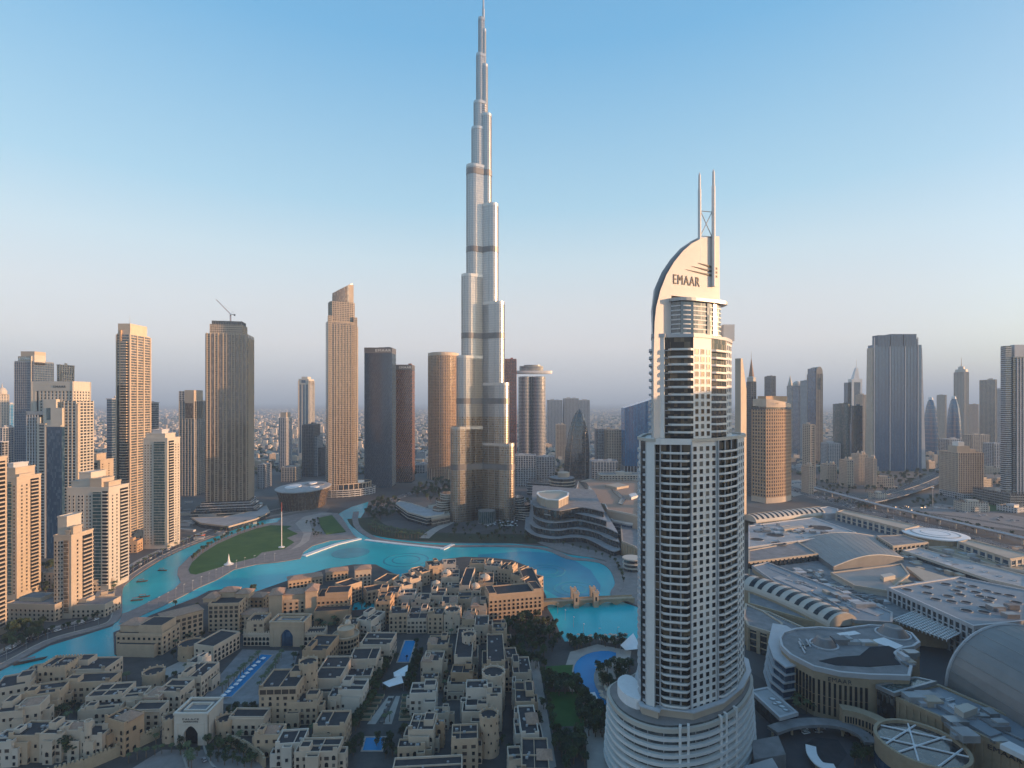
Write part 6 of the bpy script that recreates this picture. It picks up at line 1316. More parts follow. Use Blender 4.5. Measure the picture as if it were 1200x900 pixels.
def plant(t, o, z, x0, y0, x1, y1, n, Z=ZA, seed=1):
    r = random.Random(seed)
    for k in range(n):
        c = P(*Z(r.uniform(x0, x1), r.uniform(y0, y1)), z); a, b = r.uniform(1.5, 5), r.uniform(1.5, 4); g = MB(); g.box(c[0] - o[0] - a, c[0] - o[0] + a, c[1] - o[1] - b, c[1] - o[1] + b, z + .01, z + r.uniform(1.2, 4)); part('roof_plant', g, M[r.choice(['roofpale', 'panel', 'metal', 'roof2', 'cream'])], t)
def ducts(t, o, z, pts, n, Z=ZA, seed=1):
    r = random.Random(seed); q = [Vector(P(*Z(*p), z)) for p in pts]
    for k in range(n):
        a, b = r.uniform(.05, .9), r.uniform(.05, .95); c = q[0].lerp(q[1], a).lerp(q[3].lerp(q[2], a), b); d = (q[1] - q[0]).normalized() if r.random() < .6 else (q[3] - q[0]).normalized(); L = r.uniform(6, 18); e = c + d * L
        g = MB(); n_ = (d.y, -d.x); g.obox((c.x - o[0], c.y - o[1]), (d.x, d.y), n_, 0, L, -.45, .45, z + .25, z + 1.0)
        for f in (.1, .5, .9): g.obox((c.x - o[0], c.y - o[1]), (d.x, d.y), n_, L * f - .15, L * f + .15, -.5, .5, z, z + 1.05)
        part('roof_duct', g, M[r.choice(['metal', 'roofpale', 'panel'])], t)
# the broad base block the other roofs stand on
t, q, o = hall('broad flat mall block that the other mall roofs rise from', [(62, 150), (360, 118), (720, 190), (980, 255), (1240, 325), (1240, 610), (1000, 640), (650, 600), (480, 640), (62, 520)], 15, mroof='roof2', mwall='stone', rim=.8)
for a in ((300, 400, 640, 560, 70), (760, 280, 1180, 450, 50), (220, 380, 380, 440, 24), (560, 300, 800, 360, 26)): plant(t, o, 15, *a, seed=int(a[0]))
ducts(t, o, 15, [(330, 440), (480, 420), (640, 520), (480, 560)], 26, seed=2); ducts(t, o, 15, [(720, 300), (800, 285), (1200, 400), (1100, 420)], 24, seed=3)
t, q, o = hall('pale mall roof dotted with four dark oval skylights', [(62, 200), (330, 165), (505, 228), (340, 252), (62, 288)], 23, mroof='roofpale', mrim='panel'); ovals(t, o, 23, [(95, 255, 26), (170, 237, 34), (252, 219, 40), (358, 207, 46), (185, 272, 30)]); plant(t, o, 23, 90, 190, 420, 235, 22, seed=31); ducts(t, o, 23, [(90, 210), (320, 180), (450, 225), (120, 270)], 14, seed=32); on(t, o, 'roof_box', [(205, 205), (285, 195), (290, 203), (210, 213)], 23, 26, 'plaster2')
def barrel(label, axis, r, z0, nseg, nrib, mroof, mgl, Z, squash=1.0, name='vaulted_hall'):
    P_ = [Vector(P(*Z(*a), z0)) for a in axis]; o = P_[0].copy(); t = thing(name, label, 'vaulted hall', (o.x, o.y, 0), 0, 'mall roofs')
    L = [0]
    for a, b in zip(P_[:-1], P_[1:]): L.append(L[-1] + (b - a).length)
    def at(s):
        for i in range(len(L) - 1):
            if s <= L[i + 1] + 1e-6: f = (s - L[i]) / (L[i + 1] - L[i]); c = P_[i].lerp(P_[i + 1], f); d = (P_[min(i + 2, len(P_) - 1)] - P_[max(i - 0, 0)]).normalized(); return c, Vector((-d.y, d.x, 0)).normalized()
    m = 14
    def rng(s, k): c, n = at(s); return [(c.x - o.x + n.x * r * k * math.cos(math.pi * j / m), c.y - o.y + n.y * r * k * math.cos(math.pi * j / m), z0 + r * k * squash * math.sin(math.pi * j / m)) for j in range(m + 1)]
    N = nrib * 4; rs = [rng(L[-1] * i / N, 1) for i in range(N + 1)]; g = MB(); g.loft(rs, cap=False, closed=False); g.face(rs[0]); g.face(rs[-1][::-1]); part('vault', g, M[mroof], t)
    if mgl:
        for k in range(nrib):
            s0, s1 = L[-1] * (k + .28) / nrib, L[-1] * (k + .72) / nrib; g = MB(); rr = [rng(s, 1.012)[2:-2] for s in (s0, (s0 + s1) / 2, s1)]; g.loft(rr, cap=False, closed=False); part('vault_skylight', g, M[mgl], t)
    else:
        g = MB()
        for k in range(nrib + 1):
            a = rng(L[-1] * k / nrib, 1.01); 
            for j in range(m): g.tube(a[j], a[j + 1], .25, .25, 4)
        part('vault_rib', g, M['metal'], t)
    for sgn in (1, -1):
        g = MB()
        for i in range(N):
            (c, n), (c2, n2) = at(L[-1] * i / N), at(L[-1] * (i + 1) / N); a, b = c + n * r * sgn - o, c2 + n2 * r * sgn - o; g.face([(a.x, a.y, 0), (b.x, b.y, 0), (b.x, b.y, z0), (a.x, a.y, z0)])
        part('wall', g, M['stone'], t)
    return t
barrel('far striped barrel vault at the back of the mall', [(62, 178), (150, 168), (250, 155), (350, 146)], 13, 19, 1, 14, 'cream2', 'dark', ZA, .7)
barrel('near striped barrel vault curving beside the long blue-grey mall roof', [(40, 440), (120, 462), (220, 500), (320, 545), (455, 612)], 13.5, 17, 1, 10, 'cream2', 'dark', ZA, .72)
t, q, o = hall('long cream roof strip over a dark glazed front by the freeway', [(425, 141), (455, 134), (765, 200), (706, 214)], 27, mroof='cream', mwall='cream2', glass='gblue', mrim='cream', sp=9)
t, q, o = hall('small oval glazed kiosk roof at the end of the cream roof strip', [(338, 128), (390, 120), (430, 130), (432, 148), (380, 150), (345, 140)], 22, mroof='roofpale', mwall='panel')
c = P(*ZA(832, 231), 26); t = thing('round_hall', 'round mall hall with a pale ringed disc roof', 'mall hall', (c[0], c[1], 0), 0, 'mall roofs'); g = MB(); g.prism(ell(31, 31, 40), 0, 25); piers(g, ell(31, 31, 40), 0, 25, 5, 1.4, .8); part('wall', g, M['stone'], t); g = MB(); g.lathe([(33, 24.6), (33.5, 26), (31, 26.3), (22, 26.8), (22, 27.0), (.5, 27.3)], 40); part('roof', g, M['canvas'], t)
for r1, r2, z in ((25, 23, 27.0), (15, 14, 27.3)): g = MB(); g.ring(ell(r1, r1, 40), ell(r2, r2, 40), 26.4, z); part('roof_ring', g, M['metal'], t)
t, q, o = hall('cream roof strip over dark glass running off the right frame edge', [(930, 266), (970, 257), (1240, 322), (1142, 337)], 26, mroof='cream', mwall='cream2', glass='gblue', mrim='cream', sp=9)
t, q, o = hall('dark flat roof with a sunlit cream front edge left of the grey vault', [(62, 302), (262, 266), (346, 316), (62, 350)], 22, mroof='roof2', mwall='gdark', mrim='cream', sp=6)
t, q, o = hall('dark flat roof with a cream front edge right of the grey vault', [(592, 242), (700, 238), (802, 268), (658, 284)], 24, mroof='roof2', mwall='cream', glass='gdark', mrim='cream', sp=7)
def vault_quad(label, pts, z, rise, m, group='mall roofs'):
    p = [Vector(P(*ZA(*a), z)) for a in pts]; o = p[0].copy(); t = thing('vaulted_hall', label, 'vaulted hall', (o.x, o.y, 0), 0, group); n = 14; rings = []
    for i in range(n + 1):
        f = i / n; a, b = p[0].lerp(p[1], f) - o, p[3].lerp(p[2], f) - o; h = z + rise * math.sin(math.pi * f); rings.append([(a.x, a.y, 0), (a.x, a.y, h), (b.x, b.y, h), (b.x, b.y, 0)])
    g = MB(); g.loft(rings, cap=False, closed=False); g.face(rings[0]); g.face(rings[-1][::-1]); part('vault', g, M[m], t)
    g = MB()
    for i in range(n): g.tube(rings[i][2], rings[i + 1][2], .6, .6, 5); g.tube(rings[i][1], rings[i + 1][1], .6, .6, 5)
    part('vault_edge', g, M['cream2'], t); g = MB()
    for i in range(1, n): g.tube(rings[i][1], rings[i][2], .22, .22, 4)
    part('roof_seam', g, M['metal'], t, kind='stuff')
vault_quad('large smooth grey vaulted roof in the middle of the mall', [(258, 258), (590, 242), (700, 330), (412, 368)], 20, 7, 'greyzinc')
t, q, o = hall('long blue-grey mall roof swooping towards the viewer', [(76, 366), (140, 352), (332, 428), (520, 500), (655, 560), (652, 600), (500, 592), (300, 505), (180, 440)], 21, mroof='bluegrey', mwall='stone', mrim='roofpale'); plant(t, o, 21, 330, 470, 560, 560, 16, seed=41); ducts(t, o, 21, [(140, 390), (320, 440), (600, 560), (420, 530)], 14, seed=42); on(t, o, 'roof_panel', [(160, 412), (190, 404), (330, 462), (300, 474)], 21.01, 21.5, 'roofpale'); on(t, o, 'roof_panel', [(440, 515), (470, 508), (620, 560), (590, 570)], 21.01, 21.4, 'roofpale'); on(t, o, 'roof_panel', [(140, 372), (160, 366), (240, 398), (222, 406)], 21.01, 21.3, 'bluegrey')
t, q, o = hall('sloping grey roof with a roof box below the large grey vault', [(402, 394), (692, 358), (725, 402), (640, 470), (500, 448)], 20, mroof='greyzinc', mwall='cream2', mrim='cream'); on(t, o, 'roof_box', [(605, 400), (650, 392), (668, 402), (620, 412)], 20, 24, 'cream2'); on(t, o, 'brown_deck', [(640, 418), (700, 408), (740, 430), (660, 440)], 20.01, 20.3, 'stone'); on(t, o, 'pale_slope', [(712, 366), (760, 372), (900, 415), (790, 428)], 18, 20.5, 'cream')
t, q, o = hall('big pale-grey mall roof peppered with dark oval skylights', [(640, 457), (932, 412), (1245, 476), (1245, 590), (992, 616)], 26, mroof='bluegrey', mwall='panel', mrim='panel', glass='gdark', sp=5)
ovals(t, o, 26, [(716, 463, 18), (800, 452, 18), (876, 440, 18), (940, 455, 17), (800, 478, 18), (886, 490, 18), (834, 503, 18), (900, 512, 18), (936, 484, 17), (990, 450, 16), (1000, 474, 17), (1046, 468, 16), (1022, 492, 18), (960, 516, 18), (1060, 498, 18), (1052, 510, 16), (962, 550, 20), (1034, 538, 18), (1034, 556, 20), (1140, 488, 18), (1168, 516, 20), (1156, 544, 20), (920, 468, 16), (1090, 480, 15), (940, 434, 14)])
plant(t, o, 26, 1080, 540, 1150, 580, 5, seed=52)
# lattice canopy in front of it
t = thing('lattice_canopy', 'dark steel lattice canopy in front of the oval-dotted mall roof', 'canopy', (*P(*ZA(660, 600), 17)[:2], 0)); o = t.location; g = MB()
c4 = [Vector(P(*ZA(*a), 17)) - Vector((o.x, o.y, 0)) for a in ((655, 585), (760, 545), (985, 618), (880, 668))]
for i in range(15):
    f = i / 14; g.tube(tuple(c4[0].lerp(c4[1], f)), tuple(c4[3].lerp(c4[2], f)), .35, .35, 4); g.tube(tuple(c4[0].lerp(c4[3], f)), tuple(c4[1].lerp(c4[2], f)), .35, .35, 4)
    a = c4[0].lerp(c4[3], f); g.tube((a.x, a.y, 15), tuple(a), .3, .3, 4)
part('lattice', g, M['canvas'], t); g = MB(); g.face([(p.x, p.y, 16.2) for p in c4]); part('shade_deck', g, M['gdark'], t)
t, q, o = hall('long pale flat mall strip between the ringed disc hall and the oval-dotted roof', [(700, 302), (762, 291), (1230, 412), (1230, 462), (1055, 422)], 20, mroof='roofpale', mwall='gdark', mrim='cream2'); ovals(t, o, 20, [(770, 312, 9), (830, 328, 9), (890, 345, 9), (980, 372, 9), (1040, 390, 9), (1100, 408, 9), (1160, 425, 9)], m='canvas', name='roof_dome')
t, q, o = hall('brownish flat mall strip right of the ringed disc hall', [(800, 288), (900, 284), (1235, 372), (1235, 395), (1120, 372)], 18, mroof='stone', mwall='stone', mrim='cream2'); plant(t, o, 18, 840, 290, 1180, 375, 12, seed=9)
t, q, o = hall('low terraced mall front of stone fins left of the near striped vault', [(62, 535), (150, 560), (260, 610), (330, 640), (300, 690), (120, 620), (62, 600)], 16, mroof='roof2', mwall='stone', mrim='cream', sp=4)
# --- blob-roofed block with dark letters
pts = [(190, 172), (203, 150), (255, 134), (350, 128), (450, 134), (560, 119), (650, 124), (735, 152), (768, 190), (742, 208), (692, 216), (668, 236), (690, 264), (735, 290), (725, 331), (640, 328), (560, 326), (440, 316), (330, 291), (235, 242), (198, 207)]
t, q, o = hall('stone block with a blob-shaped roof, dark roof pond and dark letters on its slotted wall', pts, 29, ZB, 'roof2', 'stone', rim=1.2, mrim='panel', name='mall_block', cat='mall block')
for k in range(16):
    f = k / 15; kk = [(262, 256), (330, 291), (440, 316), (548, 326)]; ii = min(2, int(f * 3)); ff = f * 3 - ii; x = kk[ii][0] + (kk[ii + 1][0] - kk[ii][0]) * ff; y = kk[ii][1] + (kk[ii + 1][1] - kk[ii][1]) * ff; ddx, ddy = kk[ii + 1][0] - kk[ii][0], kk[ii + 1][1] - kk[ii][1]; a = Vector(P(*ZB(x, y), 29)) - Vector((o[0], o[1], 0)); b = Vector(P(*ZB(x + ddx, y + ddy), 29)) - Vector((o[0], o[1], 0)); d = (b - a).normalized(); n_ = Vector((d.y, -d.x))
    g = MB(); 
    for z in (3, 8.4, 13.8): g.obox((a.x, a.y), (d.x, d.y), (n_.x, n_.y), -.62, .62, -2.5, .35, z, z + 4.9 + (4.5 if z > 13 else 0) * (1 - f * .3))
    part('window_slot', g, M['dark'], t)
plant(t, o, 29, 420, 180, 560, 200, 8, ZB, 61); plant(t, o, 29, 700, 225, 730, 300, 6, ZB, 62); ducts(t, o, 29, [(230, 180), (330, 150), (340, 240), (250, 220)], 6, ZB, 63); on(t, o, 'roof_pond', [(352, 262), (430, 246), (520, 240), (562, 206), (640, 200), (676, 216), (664, 250), (690, 276), (560, 286), (420, 279)], 29.01, 29.3, 'pond', ZB); on(t, o, 'roof_panel', [(425, 148), (500, 138), (525, 150), (450, 162)], 29.01, 29.25, 'canvas', ZB); on(t, o, 'roof_panel', [(560, 178), (620, 165), (700, 200), (670, 212)], 29.01, 29.26, 'canvas', ZB)
for x, y, r, h in ((372, 196, 7.5, 4.5), (658, 152, 9.5, 5)):
    c = P(*ZB(x, y), 29); g = MB(); g.lathe([(r, 29.02), (r * .62, 29 + h), (r * .5, 29 + h + .4), (.2, 29 + h * .9)], 24, c[0] - o[0], c[1] - o[1]); part('roof_lantern', g, M['steeld'], t); g = MB(); g.ring(ell(r + 1.2, r + 1.2, 24, c[0] - o[0], c[1] - o[1]), ell(r + .1, r + .1, 24, c[0] - o[0], c[1] - o[1]), 29.01, 29.7); part('lantern_kerb', g, M['panel'], t)
a, b = Vector(P(*ZB(376, 320), 27)), Vector(P(*ZB(474, 336), 27)); an = math.atan2(b.y - a.y, b.x - a.x); m_ = (a + b) / 2 - Vector((o[0], o[1], 0)); sign('EMAAR', 3.4, .5, M['letter'], t, (m_.x + .4, m_.y - 2.4, 24.6), an, (b - a).length)
t, q, o = hall('dark glass cube with a flat teal roof between the two stone mall blocks', [(592, 366), (752, 332), (832, 350), (662, 398)], 25, ZB, 'gteal', 'gdark', rim=.6, mrim='metal', name='glass_hall')
# --- right-hand block and great vault
t, q, o = hall('long stone-finned mall block at the bottom right with dark letters', [(655, 410), (845, 366), (1290, 560), (1330, 720), (1215, 662)], 22, ZB, 'bluegrey', 'stone', rim=1.0, mrim='stone', name='mall_block', cat='mall block', sp=3.4)
plant(t, o, 22, 740, 410, 860, 450, 10, ZB, 5); plant(t, o, 22, 900, 470, 1100, 590, 18, ZB, 4); ducts(t, o, 22, [(700, 420), (820, 390), (1180, 560), (1080, 600)], 16, ZB, 6); on(t, o, 'roof_box', [(912, 450), (965, 436), (1008, 456), (950, 478)], 22, 28, 'cream2', ZB); on(t, o, 'roof_slab', [(810, 425), (850, 410), (1110, 560), (1060, 575)], 22.01, 24, 'bluegrey', ZB); on(t, o, 'roof_skylight', [(1100, 606), (1140, 594), (1230, 640), (1200, 655)], 22.01, 24.5, 'canvas', ZB)
a, b = Vector(P(*ZB(1050, 655), 20)), Vector(P(*ZB(1172, 712), 20)); an = math.atan2(b.y - a.y, b.x - a.x); m_ = (a + b) / 2 - Vector((o[0], o[1], 0)); nn = Vector((b.y - a.y, a.x - b.x)).normalized(); 
L0, L1 = Vector(P(*ZB(655, 410), 22)), Vector(P(*ZB(1215, 662), 22)); dd = (L1 - L0).normalized(); nn = Vector((dd.y, -dd.x)); cpt = L0 + dd * ((L1 - L0).length * .86) - Vector((o[0], o[1], 0)); sign('EMAAR', 3.2, .5, M['letter'], t, (cpt.x + nn.x * 1.15, cpt.y + nn.y * 1.15, 18.2), math.atan2(dd.y, dd.x), 13)
t = thing('vaulted_hall', 'great smooth grey half-cylinder roof on the right frame edge', 'vaulted hall', (300, 200, 0), 0, 'mall roofs'); g = MB(); m = 24; prof = [(math.cos(math.pi * j / m) * 37, 18 + 37 * math.sin(math.pi * j / m)) for j in range(m + 1)]
g.loft([[(x, y, z) for x, z in prof] for y in range(0, 125, 12)], cap=False, closed=False); part('vault', g, M['greyzinc'], t); g = MB(); g.face([(x * .97, 119.6, z) for x, z in prof]); g.face([(x * .97, .2, z) for x, z in prof]); part('end_wall', g, M['gdark'], t)
for y in (0, 120):
    g = MB()
    for j in range(m): g.tube((prof[j][0] * 1.01, y, prof[j][1]), (prof[j + 1][0] * 1.01, y, prof[j + 1][1]), .9, .9, 6)
    part('end_rim', g, M['panel'], t)
g = MB()
for j in range(2, m - 1, 2): g.tube((prof[j][0], 0, prof[j][1] + .05), (prof[j][0], 120, prof[j][1] + .05), .16, .16, 4)
part('roof_seam', g, M['metal'], t, kind='stuff'); g = MB(); g.box(-37, 37, 0, 120, 0, 18); part('wall', g, M['stone'], t)
# --- round drum with glass skylight
c = P(*ZB(775, 600), 20); rr = 160 / 3.529 * c[1] / F; t = thing('round_hall', 'round stone drum with a trussed glass roof at the bottom edge', 'mall hall', (c[0], c[1], 0), 0, 'mall roofs'); g = MB(); q = ell(rr, rr, 40); g.prism(q, 0, 17.5, 0); part('wall', g, M['stone'], t); g = MB(); g.ring(offset(q, .5), offset(q, -1), 17, 20.2); part('parapet', g, M['stone'], t); g = MB(); g.face([(*p, 18.5) for p in ell(rr - 1, rr - 1, 40)]); part('skylight', g, M['gdark'], t)
g = MB()
for a0, a1 in ((200, 20), (160, 330), (230, 70), (120, 10), (180, 60), (250, 350)): g.tube(((rr - 1) * math.cos(R(a0)), (rr - 1) * math.sin(R(a0)), 18.9), ((rr - 1) * math.cos(R(a1)), (rr - 1) * math.sin(R(a1)), 18.9), .45, .45, 6)
part('skylight_truss', g, M['canvas'], t)
g = MB(); g.lathe([(rr + .35, 4), (rr + .35, 11)], 40, cap=False); part('glazing', g, M['gblue'], t)
# --- curved wall, ramps, terraces, plaza
def ribbon(label, pts, z0, z1, wd, m, Z=ZB, name='curved_wall', cat='wall', posts=0, glass=False):
    px = smooth_px([Z(*p) for p in pts], 5); p = [Vector(P(*a, z1)) for a in px]; o = p[0].copy(); t = thing(name, label, cat, (o.x, o.y, 0)); g = MB(); rings = []
    for i, c in enumerate(p):
        d = (p[min(i + 1, len(p) - 1)] - p[max(0, i - 1)]).normalized(); n = Vector((-d.y, d.x, 0)); a, b = c + n * wd / 2 - o, c - n * wd / 2 - o; rings.append([(a.x, a.y, z0), (b.x, b.y, z0), (b.x, b.y, z1), (a.x, a.y, z1)])
    g.loft(rings, cap=True); g.face(rings[0][::-1]); part('deck' if z0 > 2 else 'wall', g, M[m], t)
    if glass:
        g = MB()
        for i in range(1, len(p) - 1):
            for f in range(int((z1 - 3) / 5)): 
                a, b = Vector(rings[i][1]), Vector(rings[i + 1][1]); d = (b - a); L = d.length; d = d / L; g.obox((a.x, a.y), (d.x, d.y), (d.y, -d.x), L * .2, L * .8, -.3, .2, 2 + f * 5, 5.5 + f * 5)
        part('window', g, M['dark'], t, kind='stuff')
    if posts:
        for i in range(0, len(p), posts): c = p[i] - o; g = MB(); g.tube((c.x, c.y, 0), (c.x, c.y, z0), .7, .7, 8); part('pillar', g, M['stone'], t)
    return t
ribbon('curved stone wall with two rows of dark openings before the dark glass cube', [(442, 452), (500, 462), (580, 490), (650, 530)], 0, 14, 6, 'stone', glass=True)
ribbon('curved elevated driveway sweeping round the arrival court', [(160, 545), (240, 520), (350, 512), (450, 525), (530, 560), (570, 600)], 5, 6.6, 7, 'roof2', name='elevated_driveway', cat='driveway', posts=5)
for k, (z, off) in enumerate(((5, 0), (11, 6), (17, 12), (23, 18))):
    pass
t = thing('terraced_wing', 'curved wing of stacked glass terraces right of the sail tower', 'wing', (*P(*ZB(200, 320), 0)[:2], 0)); o = t.location
for k in range(5):
    z = 3 + k * 5; q = [(p[0] - o.x, p[1] - o.y) for p in wp([(150 + k * 4, 215), (128 + k * 5, 300), (150 + k * 5, 370), (200 + k * 4, 410), (262, 400), (262, 260), (215, 225)], 6, ZB)]; g = MB(); g.prism(q, z - 3, z + 1); part('glazing', g, M['gblue'], t); g = MB(); g.prism(offset(q, 1.0), z + 1, z + 1.9); part('terrace_slab', g, M['panel'], t)
t, q, o = hall('low pale flat-roofed pavilion with small roof domes beside the arrival court', [(72, 388), (140, 374), (262, 478), (190, 498)], 9, ZB, 'roofpale', 'gdark', rim=.5, mrim='panel', name='pavilion', cat='pavilion', group=None); ovals(t, o, 9, [(160, 420, 12), (185, 435, 12), (200, 452, 12), (170, 440, 9), (215, 466, 10)], ZB, 'canvas', 'roof_dome')
t, q, o = hall('frame-fronted stone wing with big dark openings behind the sail tower', [(50, 30), (120, 60), (200, 110), (190, 160), (60, 120), (40, 80)], 18, ZB, 'roof2', 'stone', rim=1, mrim='cream', glass='gdark', sp=9, name='mall_wing', cat='wing', group=None)
sheet('arrival_court', [ZB(*p) for p in ((60, 520), (200, 470), (420, 500), (640, 560), (640, 720), (60, 760))], .06, 'asphalt'); sheet('court_island', [ZB(*p) for p in ((290, 610), (340, 580), (430, 590), (470, 650), (430, 700), (330, 690))], .2, 'roof')
t = ribbon('white crescent-shaped shelter roof in the arrival court', [(318, 612), (325, 650), (360, 690), (420, 702)], 3.4, 4.0, 5, 'canvas', name='crescent_shelter', cat='shelter', posts=4)

# --- opera hall
D0 = Dof(600); cx = Xat(351, 940); t = thing('opera_hall', 'dark glass oval hall flaring upwards with a pale curved roof lid', 'opera house', (cx, 960, 0))
g = MB(); rx, ry = 41, 58; n = 44; rings = [[(rx * k * math.cos(2 * math.pi * i / n), ry * k * math.sin(2 * math.pi * i / n), z) for i in range(n)] for k, z in ((.86, 0), (.9, 10), (.97, 24), (1.02, 32))]; g.loft(rings); part('glass_wall', g, M['gbronze'], t)
g = MB()
for i in range(n):
    for a in range(3): g.tube(rings[a][i], rings[a + 1][i], .3, .3, 4)
part('mullion', g, M['steeld'], t, kind='stuff')
g = MB()
for z, k in ((5, .885), (10, .91), (16, .94), (22, .97), (27, 1.0)): q = [(rx * k * math.cos(2 * math.pi * i / n), ry * k * math.sin(2 * math.pi * i / n)) for i in range(n)]; g.ring(offset(q, .5), q, z, z + .7)
part('floor_bands', g, M['timber'], t); g = MB(); q = lambda k, s: [(rx * k * math.cos(2 * math.pi * i / n), ry * k * math.sin(2 * math.pi * i / n), s) for i in range(n)]
g.loft([q(1.0, 32), q(1.09, 33), q(1.10, 34.6), q(1.03, 35.4), q(.6, 36.4), q(.05, 36.8)]); part('roof_lid', g, M['roofpale'], t)
for x0, x1, y0, y1, z, m_ in ((-26, -2, -36, 10, 37.6, 'canvas'), (2, 14, 10, 36, 38.6, 'canvas'), (16, 32, -20, -4, 37.4, 'canvas'), (-4, 30, -2, 34, 37.2, 'roof2')): g = MB(); g.prism(ell((x1 - x0) / 2, (y1 - y0) / 2, 20, (x0 + x1) / 2, (y0 + y1) / 2), 34, z); part('roof_plate', g, M[m_], t)
# --- stepped curving mall terraces on the lake
t = thing('terraced_mall', 'curving stepped mall front of pale terraces on the east shore of the lake', 'mall', (*P(670, 625)[:2], 0)); o = t.location
LV = [(7, [(95, 512), (150, 552), (230, 576), (330, 585), (450, 575), (540, 580), (620, 612), (700, 656), (770, 682), (818, 668)]), (16, [(128, 462), (170, 497), (250, 516), (350, 525), (450, 511), (560, 520), (650, 546), (720, 582), (810, 612)]), (25.5, [(148, 402), (190, 440), (280, 465), (400, 460), (500, 450), (600, 470), (700, 498), (800, 545)]), (34, [(152, 362), (200, 386), (300, 410), (430, 392), (520, 402), (620, 425), (720, 455)]), (42, [(148, 326), (180, 346), (260, 362), (360, 376), (500, 352), (600, 362), (700, 388)])]
for z, pts in LV:
    f = [Vector(P(*a, z)) for a in smooth_px([ZC(*p) for p in pts], 4)]; bk = [Vector((f[-1].x + 12, 880, 0)), Vector((f[0].x + 8, 930, 0))]; q = ccw([(p.x - o.x, p.y - o.y) for p in f + bk])
    g = MB(); g.prism(q, z - .7, z + .4); part('terrace_slab', g, M['terrace' if z < 40 else 'roof2'], t); g = MB(); g.prism(offset(q, -2.2), z - 9.6, z - .72); part('terrace_glazing', g, M['gdark'], t)
q = [(p[0] - o.x, p[1] - o.y) for p in wp([(190, 300), (215, 325), (270, 345), (350, 350), (420, 315), (425, 290), (360, 272), (250, 276), (195, 285)], 44, ZC)]; g = MB(); g.prism(q, 42.4, 53); piers(g, q, 42.4, 53, 6, 1.2, .6); part('roof_drum', g, M['cream'], t); g = MB(); g.ring(offset(q, 1), offset(q, -1.5), 53, 54.4); part('drum_rim', g, M['white'], t)
t, q, o = hall('brown swirling mall roof with two dark curved channels behind the stepped terraces', [(440, 300), (560, 300), (700, 330), (720, 370), (830, 390), (960, 420), (960, 150), (800, 140), (600, 140), (500, 160), (480, 230)], 34, ZC, 'rooftile', 'cream', rim=1, mrim='cream2')
for pts in ([(500, 150), (560, 165), (590, 200), (640, 260), (630, 290), (600, 250), (545, 200)], [(750, 215), (800, 230), (860, 290), (830, 330), (800, 320), (820, 280), (770, 240)]): on(t, o, 'roof_channel', pts, 34.01, 35.2, 'gdark', ZC)
on(t, o, 'roof_hood', [(500, 265), (530, 230), (580, 250), (575, 295), (520, 295)], 34.01, 41, 'cream2', ZC); on(t, o, 'roof_slab', [(700, 180), (800, 165), (880, 185), (790, 200)], 34.01, 38, 'cream', ZC); on(t, o, 'roof_slab', [(880, 250), (930, 240), (950, 260), (900, 275)], 34.01, 38, 'white', ZC)
t, q, o = hall('round-cornered stone mall wing with a pale blue roof left of the sail tower', [(690, 400), (740, 360), (850, 340), (960, 350), (970, 480), (870, 470), (760, 450)], 22, ZC, 'roofpale', 'panel', rim=1, mrim='white', glass='gblue', name='mall_wing', cat='wing', group=None)
t, q, o = hall('stone-finned mall wing descending to the lake promenade beside the sail tower', [(820, 480), (940, 500), (965, 560), (960, 690), (930, 650), (830, 610)], 16, ZC, 'roof2', 'stone', rim=1, mrim='cream', sp=5, name='mall_wing', cat='wing', group=None)
c = P(660, 583); t = thing('banded_office', 'curved five-storey office of brown and white bands behind the stepped terraces', 'office block', (c[0], c[1] + 26, 0)); q = ell(26, 30, 30); g = MB(); g.prism(q, 0, 36); part('glazing', g, M['gdark'], t); g = MB(); bands(g, q, 5, 37, 6, 2.4, .8); part('floor_bands', g, M['plaster2'], t); g = MB(); g.face([(*p, 36.3) for p in ell(25.5, 29.5, 30)]); part('roof', g, M['roof2'], t); g = MB(); g.lathe([(12, 36), (12, 45), (9, 46), (.5, 46)], 26, 4, 8); part('roof_drum', g, M['cream'], t)
g = MB(); q = [(-70, 4), (-20, -10), (-16, 30), (-66, 44)]; g.prism(q, 0, 26); bands(g, q, 4, 26, 5, 1.2, .5, 1); part('rear_wing', g, [M['gdark'], M['panel']], t)
# white café pavilion hemmed by the promenade near the sail tower
for u, v, lab in ((741, 668, 'round white drum kiosk hard by the left edge of the sail tower'),):
    c = P(u, v); t = thing('round_kiosk', lab, 'kiosk', (c[0], c[1], 0)); g = MB(); g.lathe([(9, 0), (9, 14), (.5, 14)], 24); part('wall', g, M['gdark'], t)
    for z in (3.5, 8, 13): g = MB(); g.lathe([(9, z), (11, z), (11, z + 1.2), (9, z + 1.2)], 24); part('floor_bands', g, M['cream2'], t)
